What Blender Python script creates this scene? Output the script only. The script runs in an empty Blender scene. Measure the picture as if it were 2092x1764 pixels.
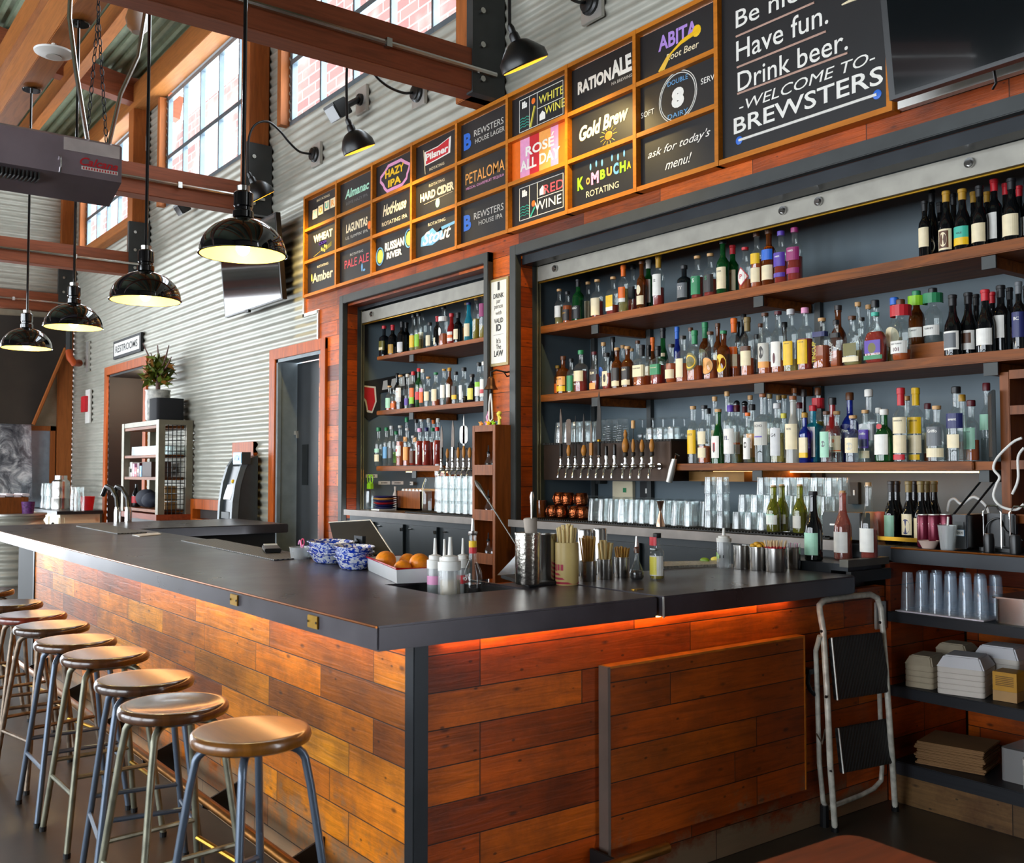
import bpy, bmesh, math, random
from mathutils import Vector, Matrix
random.seed(7)
R = math.radians
SC = bpy.context.scene
COL = SC.collection
# ---------------------------------------------------------------- camera
EYE = Vector((0.0, 0.0, 1.53))
FPX, CX, CY = 2034.0, 1046.0, 882.0            # 35 mm lens on a 36 mm wide sensor, 2092 x 1764
PITCH = math.atan(81 / FPX)
YAW = math.atan(1536 * math.cos(PITCH) / FPX)
FWD = Vector((-math.cos(YAW) * math.cos(PITCH), math.sin(YAW) * math.cos(PITCH), math.sin(PITCH)))
RGT = Vector((math.sin(YAW), math.cos(YAW), 0.0))
UPV = RGT.cross(FWD)
cam = bpy.data.cameras.new('camera')
cam.sensor_fit = 'HORIZONTAL'
cam.sensor_width = 36.0
cam.lens = 35.0
cam.clip_end = 300
cam.dof.use_dof = True
cam.dof.focus_distance = 6.2
cam.dof.aperture_fstop = 5.6
camo = bpy.data.objects.new('camera', cam)
camo.matrix_world = Matrix((( RGT.x, UPV.x, -FWD.x, EYE.x), (RGT.y, UPV.y, -FWD.y, EYE.y), (RGT.z, UPV.z, -FWD.z, EYE.z), (0, 0, 0, 1)))
COL.objects.link(camo)
SC.camera = camo
# ---------------------------------------------------------------- sky, exposure
W = bpy.data.worlds.new('world')
SC.world = W
W.use_nodes = True
_bg = W.node_tree.nodes['Background']
_bg.inputs['Color'].default_value = (0.86, 0.93, 1.0, 1)
_bg.inputs['Strength'].default_value = 7.0
SC.view_settings.view_transform = 'Standard'
SC.view_settings.look = 'None'
SC.view_settings.exposure = 0.62
SC.view_settings.gamma = 1.0
SC.view_settings.use_curve_mapping = False
SC.cycles.use_denoising = True
SC.cycles.max_bounces = 7
SC.cycles.diffuse_bounces = 4
SC.cycles.glossy_bounces = 4
SC.cycles.transmission_bounces = 4
SC.cycles.transparent_max_bounces = 24
SC.cycles.caustics_reflective = False
SC.cycles.caustics_refractive = False
SC.cycles.sample_clamp_indirect = 6.0

# ---------------------------------------------------------------- measuring on the photograph: where a sight line meets a plane of the room
def ray(u, v):
    return FWD + RGT * ((u - CX) / FPX) - UPV * ((v - CY) / FPX)
def oX(u, v, x):
    d = ray(u, v); return EYE + d * ((x - EYE.x) / d.x)
def oY(u, v, y):
    d = ray(u, v); return EYE + d * ((y - EYE.y) / d.y)
def oZ(u, v, z):
    d = ray(u, v); return EYE + d * ((z - EYE.z) / d.z)
def depth_at(p):
    return (Vector(p) - EYE).dot(FWD)

# ---------------------------------------------------------------- colours and materials
def lin(h):
    if not isinstance(h, str):
        return tuple(h)
    h = h.lstrip('#')
    o = []
    for i in (0, 2, 4):
        c = int(h[i:i + 2], 16) / 255
        o.append(c / 12.92 if c <= 0.04045 else ((c + 0.055) / 1.055) ** 2.4)
    return tuple(o)
MATS = {}
class NT:
    def __init__(s, name):
        s.m = bpy.data.materials.new(name); s.m.use_nodes = True
        s.t = s.m.node_tree; s.t.nodes.clear()
        s.out = s.t.nodes.new('ShaderNodeOutputMaterial')
    def n(s, typ, **kw):
        nd = s.t.nodes.new('ShaderNode' + typ)
        for k, v in kw.items():
            if k.startswith('_'):
                setattr(nd, k[1:], v)
            else:
                key = int(k[1:]) if k[0] == 'i' and k[1:].isdigit() else k.replace('__', ' ')
                sock = nd.inputs[key]
                if isinstance(v, bpy.types.NodeSocket):
                    s.t.links.new(v, sock)
                else:
                    if sock.type == 'RGBA' and len(v) == 3:
                        v = (*v, 1)
                    sock.default_value = v
        return nd
    def l(s, a, b):
        s.t.links.new(a, b)
    def ramp(s, fac, stops, interp='LINEAR'):
        r = s.t.nodes.new('ShaderNodeValToRGB'); s.l(fac, r.inputs[0])
        cr = r.color_ramp; cr.interpolation = interp
        while len(cr.elements) > 1:
            cr.elements.remove(cr.elements[-1])
        for i, (p, c) in enumerate(stops):
            e = cr.elements[0] if i == 0 else cr.elements.new(p)
            e.position = p
            c = lin(c) if isinstance(c, str) else ((c, c, c) if isinstance(c, (int, float)) else c)
            e.color = (*c, 1)
        return r.outputs[0]
    def mix(s, fac, a, b, typ='MIX'):
        m = s.t.nodes.new('ShaderNodeMix'); m.data_type = 'RGBA'; m.blend_type = typ
        for sock, v in ((m.inputs[0], fac), (m.inputs[6], a), (m.inputs[7], b)):
            if isinstance(v, bpy.types.NodeSocket): s.l(v, sock)
            else: sock.default_value = v if isinstance(v, (int, float)) else ((*v, 1) if len(v) == 3 else v)
        return m.outputs[2]
    def done(s, shader):
        s.l(shader, s.out.inputs[0]); return s.m
def mat(name, col, rough=0.5, metal=0.0, var=0.12, scale=9.0, bump=0.0, spec=0.5, emit=None, estr=0.0, coat=0.0):
    if name in MATS: return MATS[name]
    t = NT(name); c = lin(col)
    tc = t.n('TexCoord')
    nz = t.n('TexNoise', Vector=tc.outputs['Object'], Scale=scale, Detail=3.0)
    lo = tuple(x * (1 - var) for x in c); hi = tuple(min(1, x * (1 + var)) for x in c)
    cc = t.ramp(nz.outputs[0], [(0.3, lo), (0.7, hi)])
    p = t.n('BsdfPrincipled', Base__Color=cc, Roughness=rough, Metallic=metal, Specular__IOR__Level=spec, Coat__Weight=coat)
    if emit is not None:
        p.inputs['Emission Color'].default_value = (*lin(emit), 1); p.inputs['Emission Strength'].default_value = estr
    if bump:
        b = t.n('Bump', Height=nz.outputs[0], Strength=bump, Distance=0.01); t.l(b.outputs[0], p.inputs['Normal'])
    MATS[name] = t.done(p.outputs[0]); return MATS[name]
def glass(name, tint=(1, 1, 1), body=0.10, rough=0.02, bodycol=None):
    """thin-walled glass: what is behind shows through, tinted, under a clear reflection"""
    if name in MATS: return MATS[name]
    t = NT(name)
    tr = t.n('BsdfTransparent', Color=tint)
    df = t.n('BsdfDiffuse', Color=bodycol or tint)
    m1 = t.n('MixShader', Fac=body, i1=tr.outputs[0], i2=df.outputs[0])
    gl = t.n('BsdfGlossy', Roughness=rough, Color=(1, 1, 1))
    lw = t.n('LayerWeight', Blend=0.22)
    r = t.ramp(lw.outputs['Facing'], [(0.0, 0.05), (0.55, 0.13), (0.85, 0.42), (1.0, 0.8)])
    m2 = t.n('MixShader', Fac=r, i1=m1.outputs[0], i2=gl.outputs[0])
    MATS[name] = t.done(m2.outputs[0]); return MATS[name]
def liquid(name, col, op=0.6):
    if name in MATS: return MATS[name]
    t = NT(name); c = lin(col)
    tc = t.n('TexCoord'); nz = t.n('TexNoise', Vector=tc.outputs['Object'], Scale=12.0)
    cc = t.ramp(nz.outputs[0], [(0.3, tuple(x * .8 for x in c)), (0.7, c)])
    tr = t.n('BsdfTransparent', Color=tuple(min(1, x ** 0.6) for x in c))
    p = t.n('BsdfPrincipled', Base__Color=cc, Roughness=0.08)
    m = t.n('MixShader', Fac=op, i1=tr.outputs[0], i2=p.outputs[0])
    MATS[name] = t.done(m.outputs[0]); return MATS[name]
def planks(name, along, up, bh=0.14, bl=1.1, tones=('#3a1806', '#7a3410', '#a8501a', '#c46a22', '#8a3c10'), rough=0.42, wear=0.35, shift=0.0, gap='#160a04', knots=0.7, scuff=0.0):
    """reclaimed boards: along/up are axis letters of the object's own space"""
    if name in MATS: return MATS[name]
    t = NT(name); tc = t.n('TexCoord'); sx = t.n('SeparateXYZ', Vector=tc.outputs['Object'])
    ix = {'x': 0, 'y': 1, 'z': 2}
    a, u = sx.outputs[ix[along]], sx.outputs[ix[up]]
    third = sx.outputs[({0, 1, 2} - {ix[along], ix[up]}).pop()]
    ush = t.n('Math', _operation='ADD', i0=u, i1=shift)
    v = t.n('CombineXYZ', X=a, Y=ush.outputs[0], Z=third)
    br = t.n('TexBrick', Vector=v.outputs[0], Color1=(0, 0, 0), Color2=(1, 1, 1), Mortar=(.5, .5, .5), Scale=1.0, Mortar__Size=0.0022, Mortar__Smooth=0.3, Bias=0.0, Brick__Width=bl, Row__Height=bh, _offset=0.37, _offset_frequency=3, _squash=0.7, _squash_frequency=2)
    n = len(tones)
    base = t.ramp(br.outputs[0], [(i / (n - 1), c) for i, c in enumerate(tones)])
    # board-wise offset of the grain so neighbouring boards differ
    bo = t.n('Math', _operation='MULTIPLY', i0=br.outputs[0], i1=37.0)
    gv = t.n('CombineXYZ', X=a, Y=u, Z=bo.outputs[0])
    gm = t.n('Mapping', Vector=gv.outputs[0], Scale=(2.2, 26.0, 1.0))
    gr = t.n('TexNoise', Vector=gm.outputs[0], Scale=2.0, Detail=6.0, Roughness=0.62, Distortion=0.6)
    g = t.ramp(gr.outputs[0], [(0.25, 0.42), (0.5, 0.95), (0.8, 1.3)])
    c1 = t.mix(0.85, base, g, 'MULTIPLY')
    km = t.n('Mapping', Vector=gv.outputs[0], Scale=(3.4, 8.0, 1.0))
    kn = t.n('TexVoronoi', Vector=km.outputs[0], Scale=1.6, Randomness=1.0)
    k = t.ramp(kn.outputs['Distance'], [(0.05, 0.0), (0.13, 1.0)])
    kk = t.mix(knots, (1, 1, 1), k)
    c2 = t.mix(1.0, c1, kk, 'MULTIPLY')
    wn = t.n('TexNoise', Vector=gv.outputs[0], Scale=5.0, Detail=8.0, Roughness=0.75)
    w = t.ramp(wn.outputs[0], [(0.44, 0.0), (0.66, 1.0)])
    wf = t.n('Math', _operation='MULTIPLY', i0=w, i1=wear)
    c3 = t.mix(wf.outputs[0], c2, lin('#4a2a12'))
    nm = t.n('Mapping', Vector=gv.outputs[0], Scale=(9, 16, 1)); nv = t.n('TexVoronoi', Vector=nm.outputs[0], Scale=1.0)
    nh = t.ramp(nv.outputs['Distance'], [(0.05, 0.12), (0.09, 1.0)])
    c3 = t.mix(0.8, c3, nh, 'MULTIPLY')
    bn = t.n('TexNoise', Vector=gv.outputs[0], Scale=1.7, Detail=3.0); bl_ = t.ramp(bn.outputs[0], [(0.35, 0.45), (0.6, 1.12)])
    c3 = t.mix(0.75, c3, bl_, 'MULTIPLY')
    if scuff:
        sc = t.n('Math', _operation='MULTIPLY_ADD', i0=u, i1=-1.0 / scuff, i2=1.0); sn = t.n('Math', _operation='MULTIPLY_ADD', i0=wn.outputs[0], i1=2.4, i2=-1.1)
        sm = t.n('Math', _operation='ADD', i0=sc.outputs[0], i1=sn.outputs[0]); sf = t.ramp(sm.outputs[0], [(0.25, 0.0), (0.75, 0.75)]); c3 = t.mix(sf, c3, lin('#8c7a60'))
    c4 = t.mix(br.outputs['Fac'], c3, lin(gap))
    p = t.n('BsdfPrincipled', Base__Color=c4, Roughness=rough, Specular__IOR__Level=0.35)
    hh = t.n('Math', _operation='MULTIPLY_ADD', i0=br.outputs['Fac'], i1=-1.5, i2=gr.outputs[0])
    b = t.n('Bump', Height=hh.outputs[0], Strength=0.35, Distance=0.006)
    t.l(b.outputs[0], p.inputs['Normal'])
    MATS[name] = t.done(p.outputs[0]); return MATS[name]
def timber(name, col, along='x', rough=0.5, contrast=0.45, coat=0.0):
    if name in MATS: return MATS[name]
    t = NT(name); c = lin(col); tc = t.n('TexCoord')
    sc = {'x': (1.2, 14, 14), 'y': (14, 1.2, 14), 'z': (14, 14, 1.2)}[along]
    mp = t.n('Mapping', Vector=tc.outputs['Object'], Scale=sc)
    nz = t.n('TexNoise', Vector=mp.outputs[0], Scale=2.2, Detail=6.0, Roughness=0.6, Distortion=0.8)
    cc = t.ramp(nz.outputs[0], [(0.25, tuple(x * (1 - contrast) for x in c)), (0.55, c), (0.85, tuple(min(1, x * (1 + contrast * .6)) for x in c))])
    p = t.n('BsdfPrincipled', Base__Color=cc, Roughness=rough, Coat__Weight=coat, Specular__IOR__Level=0.3)
    b = t.n('Bump', Height=nz.outputs[0], Strength=0.2, Distance=0.004); t.l(b.outputs[0], p.inputs['Normal'])
    MATS[name] = t.done(p.outputs[0]); return MATS[name]

# ---------------------------------------------------------------- mesh building
class MB:
    def __init__(s):
        s.v = []; s.f = []
    def add(s, vs, fs):
        o = len(s.v); s.v.extend(Vector(p) for p in vs); s.f.extend(tuple(i + o for i in f) for f in fs); return s
    def box(s, c, d, rz=0.0, m=None):
        x, y, z = (k / 2 for k in d)
        vs = [Vector((sx * x, sy * y, sz * z)) for sz in (-1, 1) for sx, sy in ((-1, -1), (1, -1), (1, 1), (-1, 1))]
        if m is None: m = Matrix.Rotation(rz, 3, 'Z')
        c = Vector(c)
        return s.add([m @ p + c for p in vs], [(3, 2, 1, 0), (4, 5, 6, 7), (0, 1, 5, 4), (1, 2, 6, 5), (2, 3, 7, 6), (3, 0, 4, 7)])
    def bb(s, a, b):
        """box between two corners"""
        a, b = Vector(a), Vector(b)
        return s.box((a + b) / 2, [abs(k) for k in (b - a)])
    def rbox(s, c, d, r, m=None, seg=3):
        """box with rounded vertical edges (about the local z axis)"""
        x, y, z = (k / 2 for k in d); ring = []
        for sx, sy, a0 in ((1, 1, 0), (-1, 1, 90), (-1, -1, 180), (1, -1, 270)):
            for i in range(seg + 1):
                a = R(a0 + 90 * i / seg); ring.append((sx * (x - r) + r * math.cos(a), sy * (y - r) + r * math.sin(a)))
        return s.prism(ring, -z, z, c, m)
    def prism(s, ring, z0, z1, c=(0, 0, 0), m=None):
        n = len(ring); c = Vector(c); m = m or Matrix.Identity(3)
        vs = [m @ Vector((p[0], p[1], z0)) + c for p in ring] + [m @ Vector((p[0], p[1], z1)) + c for p in ring]
        return s.add(vs, [tuple(range(n - 1, -1, -1)), tuple(range(n, 2 * n))] + [(i, (i + 1) % n, n + (i + 1) % n, n + i) for i in range(n)])
    def lathe(s, prof, c=(0, 0, 0), seg=20, m=None, section=None, cap0=True, cap1=True):
        """prof: (radius, z) from bottom to top"""
        c = Vector(c); m = m or Matrix.Identity(3); vs = []; fs = []
        for r, z in prof:
            for i in range(seg):
                a = 2 * math.pi * i / seg
                k = section(a) if section else 1.0
                if isinstance(k, tuple): x, y = r * k[0], r * k[1]
                else: x, y = r * k * math.cos(a), r * k * math.sin(a)
                vs.append(m @ Vector((x, y, z)) + c)
        for j in range(len(prof) - 1):
            for i in range(seg):
                fs.append((j * seg + i, j * seg + (i + 1) % seg, (j + 1) * seg + (i + 1) % seg, (j + 1) * seg + i))
        if cap0 and prof[0][0] > 1e-6: fs.append(tuple(range(seg - 1, -1, -1)))
        k = (len(prof) - 1) * seg
        if cap1 and prof[-1][0] > 1e-6: fs.append(tuple(range(k, k + seg)))
        return s.add(vs, fs)
    def tube(s, pts, r, seg=8, closed=False):
        pts = [Vector(p) for p in pts]; n = len(pts); rings = []
        rr = r if isinstance(r, (list, tuple)) else [r] * n
        prev = None
        for i, p in enumerate(pts):
            if closed: d = pts[(i + 1) % n] - pts[i - 1]
            else: d = pts[min(i + 1, n - 1)] - pts[max(i - 1, 0)]
            d.normalize()
            if prev is None:
                ref = Vector((0, 0, 1)) if abs(d.z) < .9 else Vector((1, 0, 0)); u = d.cross(ref).normalized()
            else:
                u = (prev - d * prev.dot(d)).normalized()
            prev = u; w = d.cross(u)
            rings.append([p + (u * math.cos(2 * math.pi * k / seg) + w * math.sin(2 * math.pi * k / seg)) * rr[i] for k in range(seg)])
        vs = [q for g in rings for q in g]; fs = []
        for j in range(n if closed else n - 1):
            for k in range(seg):
                a, b = j * seg, ((j + 1) % n) * seg
                fs.append((a + k, a + (k + 1) % seg, b + (k + 1) % seg, b + k))
        if not closed:
            fs.append(tuple(range(seg - 1, -1, -1))); fs.append(tuple(range((n - 1) * seg, n * seg)))
        return s.add(vs, fs)
    def sphere(s, c, r, seg=14, rings=8, sq=(1, 1, 1)):
        prof = [(max(1e-7, r * math.sin(math.pi * i / rings)), -r * math.cos(math.pi * i / rings)) for i in range(rings + 1)]
        m = Matrix.Diagonal(Vector(sq)); return s.lathe(prof, c, seg, m, cap0=False, cap1=False)
    def quad(s, a, b, c, d):
        return s.add([a, b, c, d], [(0, 1, 2, 3)])
    def build(s, name, material, parent=None, smooth=False, bevel=0.0, auto=True):
        me = bpy.data.meshes.new(name)
        off = ORIG.get(parent.name, Vector()) if parent is not None else Vector()
        me.from_pydata([tuple(p - off) for p in s.v], [], s.f)
        if not auto: pass
        bm = bmesh.new(); bm.from_mesh(me)
        bmesh.ops.recalc_face_normals(bm, faces=bm.faces)
        if bevel: bmesh.ops.bevel(bm, geom=[e for e in bm.edges if e.calc_face_angle(0) > 0.6], offset=bevel, segments=2, affect='EDGES', clamp_overlap=True)
        if smooth:
            for f in bm.faces: f.smooth = True
            for e in bm.edges:
                if len(e.link_faces) == 2 and e.calc_face_angle(0) > R(38): e.smooth = False
        bm.to_mesh(me); bm.free()
        if material is not None: me.materials.append(material)
        ob = bpy.data.objects.new(name, me); COL.objects.link(ob)
        if parent is not None:
            ob.parent = parent
            ORIG[ob.name] = off.copy()
        return ob
ORIG = {}
def tag(o, label=None, cat=None, group=None, kind=None):
    if label: o['label'] = label
    if cat: o['category'] = cat
    if group: o['group'] = group
    if kind: o['kind'] = kind
    return o
def thing(name, label, cat, loc=(0, 0, 0), group=None):
    """an Empty at a thing's base; parts built in world coordinates are hung under it"""
    o = bpy.data.objects.new(name, None); COL.objects.link(o); o.location = loc
    o.empty_display_size = 0.05
    ORIG[o.name] = Vector(loc)
    return tag(o, label, cat, group)
def struct(o):
    o['kind'] = 'structure'; return o
KIDS = {}
def kids(o):
    return [c for c in o.children]
def dup(root, loc, rz=0.0, label=None, group=None, sc=None):
    r = root.copy(); COL.objects.link(r); r.location = loc; r.rotation_euler = (0, 0, rz)
    if sc: r.scale = sc
    if label: r['label'] = label
    if group: r['group'] = group
    for ch in kids(root):
        c = ch.copy(); COL.objects.link(c); c.parent = r
        for g in kids(ch):
            d = g.copy(); COL.objects.link(d); d.parent = c
    return r
def text_verts(s, size, bold=0.0, shear=0.0, align='CENTER', spacing=1.0, thick=0.0015):
    cu = bpy.data.curves.new('lettering', 'FONT'); cu.body = s; cu.size = size; cu.align_x = align; cu.align_y = 'CENTER'
    cu.offset = bold; cu.shear = shear; cu.extrude = thick; cu.resolution_u = 3; cu.space_character = spacing
    ob = bpy.data.objects.new('lettering', cu)
    me = bpy.data.meshes.new_from_object(ob)
    vs = [v.co.copy() for v in me.vertices]; fs = [tuple(p.vertices) for p in me.polygons]
    bpy.data.objects.remove(ob); bpy.data.curves.remove(cu); bpy.data.meshes.remove(me)
    return vs, fs
def text(mb, s, c, w=None, h=None, bold=0.0, shear=0.0, face='-y', arc=0.0, size=None, spacing=1.0, thick=0.0015, rot=0.0):
    """lettering fitted into width w and height h, centred on c, facing -y, +x, or wrapped by a function"""
    vs, fs = text_verts(s, 1.0, bold, shear, spacing=spacing, thick=0.0)
    x0, x1 = min(v.x for v in vs), max(v.x for v in vs); y0, y1 = min(v.y for v in vs), max(v.y for v in vs)
    kx = (w / (x1 - x0)) if w else None; ky = (h / (y1 - y0)) if h else None
    kx = kx or ky; ky = ky or kx
    c = Vector(c); out = []
    for v in vs:
        x, y = (v.x - (x0 + x1) / 2) * kx, (v.y - (y0 + y1) / 2) * ky
        if arc: y += arc * (1 - (2 * x / (w or 1)) ** 2)
        if rot: x, y = x * math.cos(rot) - y * math.sin(rot), x * math.sin(rot) + y * math.cos(rot)
        if callable(face): out.append(face(x, y))
        elif face == '-y': out.append(c + Vector((x, 0, y)))
        elif face == '+x': out.append(c + Vector((0, x, y)))
        elif face == '+z': out.append(c + Vector((x, y, 0)))
    return mb.add(out, fs)
def cells(mb, xs, ys, holes, z0, z1):
    """slab on a grid with some cells left out"""
    nx, ny = len(xs) - 1, len(ys) - 1
    full = lambda i, j: 0 <= i < nx and 0 <= j < ny and (i, j) not in holes
    for i in range(nx):
        for j in range(ny):
            if not full(i, j): continue
            a, b, c, d = xs[i], xs[i + 1], ys[j], ys[j + 1]
            mb.quad((a, c, z1), (b, c, z1), (b, d, z1), (a, d, z1)); mb.quad((a, d, z0), (b, d, z0), (b, c, z0), (a, c, z0))
            if not full(i - 1, j): mb.quad((a, d, z0), (a, c, z0), (a, c, z1), (a, d, z1))
            if not full(i + 1, j): mb.quad((b, c, z0), (b, d, z0), (b, d, z1), (b, c, z1))
            if not full(i, j - 1): mb.quad((a, c, z0), (b, c, z0), (b, c, z1), (a, c, z1))
            if not full(i, j + 1): mb.quad((b, d, z0), (a, d, z0), (a, d, z1), (b, d, z1))
    return mb
def weld(ob, d=1e-4):
    bm = bmesh.new(); bm.from_mesh(ob.data); bmesh.ops.remove_doubles(bm, verts=bm.verts, dist=d); bmesh.ops.recalc_face_normals(bm, faces=bm.faces); bm.to_mesh(ob.data); bm.free(); return ob
# ================================================================= materials of the place
M_STEEL = mat('dark_steel', '#2c2f33', 0.38, 0.55, 0.18, 5.0)
M_FRAME = mat('frame_steel', '#3a3d3d', 0.5, 0.3, 0.15, 6.0)
M_NICHE = mat('niche_paint', '#54626a', 0.55, 0, 0.06, 3.0)
M_BLACK = mat('black_plastic', '#0c0d0f', 0.35)
M_BLACKM = mat('black_matt', '#101113', 0.6)
M_CHROME = mat('chrome', '#d8d8d6', 0.12, 1.0, 0.03)
M_STAIN = mat('stainless', '#b8b5b0', 0.24, 1.0, 0.06, 14)
M_ALU = mat('aluminium', '#c4c2bc', 0.42, 0.7, 0.06)
M_BRASS = mat('brass', '#b98d2c', 0.3, 0.9, 0.15, 12)
M_WHITE = mat('white_paint', '#e4e2dc', 0.4, 0, 0.04)
M_CREAM = mat('cream', '#e6d9b8', 0.55, 0, 0.05)
M_ORANGE_T = mat('orange_trim', '#c06a10', 0.45, 0, 0.25, 20)
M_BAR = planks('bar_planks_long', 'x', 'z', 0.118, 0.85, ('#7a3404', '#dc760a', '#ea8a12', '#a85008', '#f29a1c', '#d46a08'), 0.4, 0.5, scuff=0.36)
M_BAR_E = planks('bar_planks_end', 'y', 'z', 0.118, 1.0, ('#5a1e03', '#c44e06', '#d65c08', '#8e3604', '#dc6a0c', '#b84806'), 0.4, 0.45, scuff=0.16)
M_GATE = planks('gate_planks', 'y', 'z', 0.118, 1.9, ('#9c3e04', '#c45606', '#aa4606', '#cc600a'), 0.42, 0.4, 0.05, scuff=0.25)
M_WALLP = planks('wall_planks', 'x', 'z', 0.142, 1.0, ('#5a1e04', '#c25008', '#d8640c', '#963c06', '#cc5a08', '#dc7010'), 0.45, 0.4, 0.03)
M_WALLPV = planks('jamb_planks', 'y', 'z', 0.142, 1.3, ('#8a3204', '#bc4c08', '#a44206'), 0.45, 0.4)
M_TRIMW = timber('door_trim_wood', '#b45410', 'z', 0.5, 0.6)
M_BEAM_Y = timber('beam_timber_y', '#8a4a2e', 'y', 0.55, 0.35)
M_BEAM_X = timber('beam_timber_x', '#a5632c', 'x', 0.55, 0.35)
M_POST = timber('post_timber', '#a8602c', 'z', 0.55, 0.35)
M_SHELF = timber('shelf_timber', '#8c4a10', 'x', 0.5, 0.65)
M_RACKW = timber('rack_timber', '#86481a', 'z', 0.45, 0.5)
def galv():
    t = NT('galvanised'); tc = t.n('TexCoord')
    nz = t.n('TexNoise', Vector=tc.outputs['Object'], Scale=1.3, Detail=5.0)
    mp = t.n('Mapping', Vector=tc.outputs['Object'], Scale=(0.6, 1, 6)); n2 = t.n('TexNoise', Vector=mp.outputs[0], Scale=6.0, Detail=4.0)
    c = t.mix(0.5, t.ramp(nz.outputs[0], [(0.3, '#98988c'), (0.7, '#bcbaae')]), t.ramp(n2.outputs[0], [(0.3, '#9c9c90'), (0.7, '#bebcb0')]))
    p = t.n('BsdfPrincipled', Base__Color=c, Roughness=0.45, Metallic=0.2)
    return t.done(p.outputs[0])
M_GALV = galv()
def floor_mat():
    t = NT('stained_concrete'); tc = t.n('TexCoord')
    nz = t.n('TexNoise', Vector=tc.outputs['Object'], Scale=1.1, Detail=7.0, Roughness=0.65)
    c = t.ramp(nz.outputs[0], [(0.3, '#2a241c'), (0.55, '#4a4238'), (0.75, '#5c5448')])
    p = t.n('BsdfPrincipled', Base__Color=c, Roughness=0.38); return t.done(p.outputs[0])
# ================================================================= shell
YW = 4.30
f = MB().quad((-19.5, -9, 0), (6, -9, 0), (6, 5.2, 0), (-19.5, 5.2, 0)).build('floor', floor_mat()); struct(f)
# corrugated sheet wall: horizontal ribs, sine profile
def corr(mb, x0, x1, z0, z1, y=YW, per=0.092, amp=0.012, ph=0.0):
    n = max(2, int(round((z1 - z0) / per * 8)))
    pts = [(z0 + (z1 - z0) * i / n) for i in range(n + 1)]
    vs = []
    for z in pts:
        yy = y - amp * math.sin(2 * math.pi * (z + ph) / per)
        vs += [(x0, yy, z), (x1, yy, z)]
    mb.add(vs, [(2 * i, 2 * i + 1, 2 * i + 3, 2 * i + 2) for i in range(n)])
XE = -18.4
DX0, DX1, DZ = -9.74, -8.70, 2.70        # near doorway
RX0, RX1, RZ = -16.1, -14.25, 3.02       # restroom doorway
WZ0, WZ1 = 5.11, 6.60                    # clerestory windows
BAYS = [(-9.50, -6.10), (-13.45, -10.30), (-17.6, -14.55)]
wb = MB()
for x0, x1, z0, z1 in [(XE, RX0, 0, 5.11), (RX0, RX1, RZ, 5.11), (RX1, -12.3, 0, 5.11),
                       (-12.3, -11.18, 1.19, 5.11), (-12.3, -11.18, 0, 0.93), (-11.18, -10.9, 0, 5.11), (-10.9, -10.3, 1.85, 5.11), (-10.9, -10.3, 0, 1.2), (-10.3, DX0, 0, 5.11),
                       (DX0, -9.1, DZ, 5.11), (-9.1, -8.78, DZ, 3.1), (-9.1, 2.5, 4.2, 5.11), (-6.1, 2.5, 5.11, 7.0),
                       (-17.6 - .8, -17.6, 5.11, 7.0), (-14.55, -13.45, 5.11, 7.0), (-10.3, -9.5, 5.11, 7.0)]:
    corr(wb, x0, x1, z0, z1)
wall = struct(wb.build('wall_back', M_GALV, smooth=True))
# reclaimed-board cladding round the two bar openings
O1 = (-8.19, -5.965, 1.10, 3.05); O2 = (-5.57, 1.6, 1.10, 3.04)   # clear openings x0,x1,z0,z1
cl = MB()
for x0, x1, z0, z1 in [(-8.78, O1[0], 0, 3.1), (O1[0], O1[1], O1[3], 3.1), (O1[1], O2[0], 0, 3.1), (O2[0], 2.5, O2[3], 3.1), (-9.1, 2.5, 3.1, 4.2)]:
    cl.quad((x0, YW - .012, z0), (x1, YW - .012, z0), (x1, YW - .012, z1), (x0, YW - .012, z1))
struct(cl.build('wall_cladding', M_WALLP))
tr = MB()
tr.bb((-9.12, 4.27, 3.06), (-9.09, 4.3, 4.25)); tr.bb((-9.12, 4.27, 3.06), (-8.78, 4.3, 3.09)); tr.bb((-8.80, 4.27, 2.80), (-8.77, 4.3, 3.09))
struct(tr.build('trim_metal_edge', M_ALU))
# niche behind the openings
YN = 4.95
nb = MB()
nb.quad((-8.05, YN, 0.9), (-5.94, YN, 0.9), (-5.94, YN, 3.4), (-8.05, YN, 3.4))
nb.quad((-8.30, 4.3, 0.9), (-8.05, YN, 0.9), (-8.05, YN, 3.4), (-8.30, 4.3, 3.4))
nb.quad((-5.94, YN, 0.9), (-5.94, 4.3, 0.9), (-5.94, 4.3, 3.4), (-5.94, YN, 3.4))
nb.quad((-5.585, YN, 0.0), (2.0, YN, 0.0), (2.0, YN, 3.4), (-5.585, YN, 3.4))
nb.quad((-5.585, 4.3, 0.9), (-5.585, YN, 0.9), (-5.585, YN, 3.4), (-5.585, 4.3, 3.4))
nb.quad((2.0, 4.3, 0), (2.0, YN, 0), (2.0, YN, 3.4), (2.0, 4.3, 3.4))
nb.quad((-8.3, 4.3, 3.3), (2.0, 4.3, 3.3), (2.0, YN, 3.3), (-8.3, YN, 3.3))
struct(nb.build('wall_niche', M_NICHE))
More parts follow.
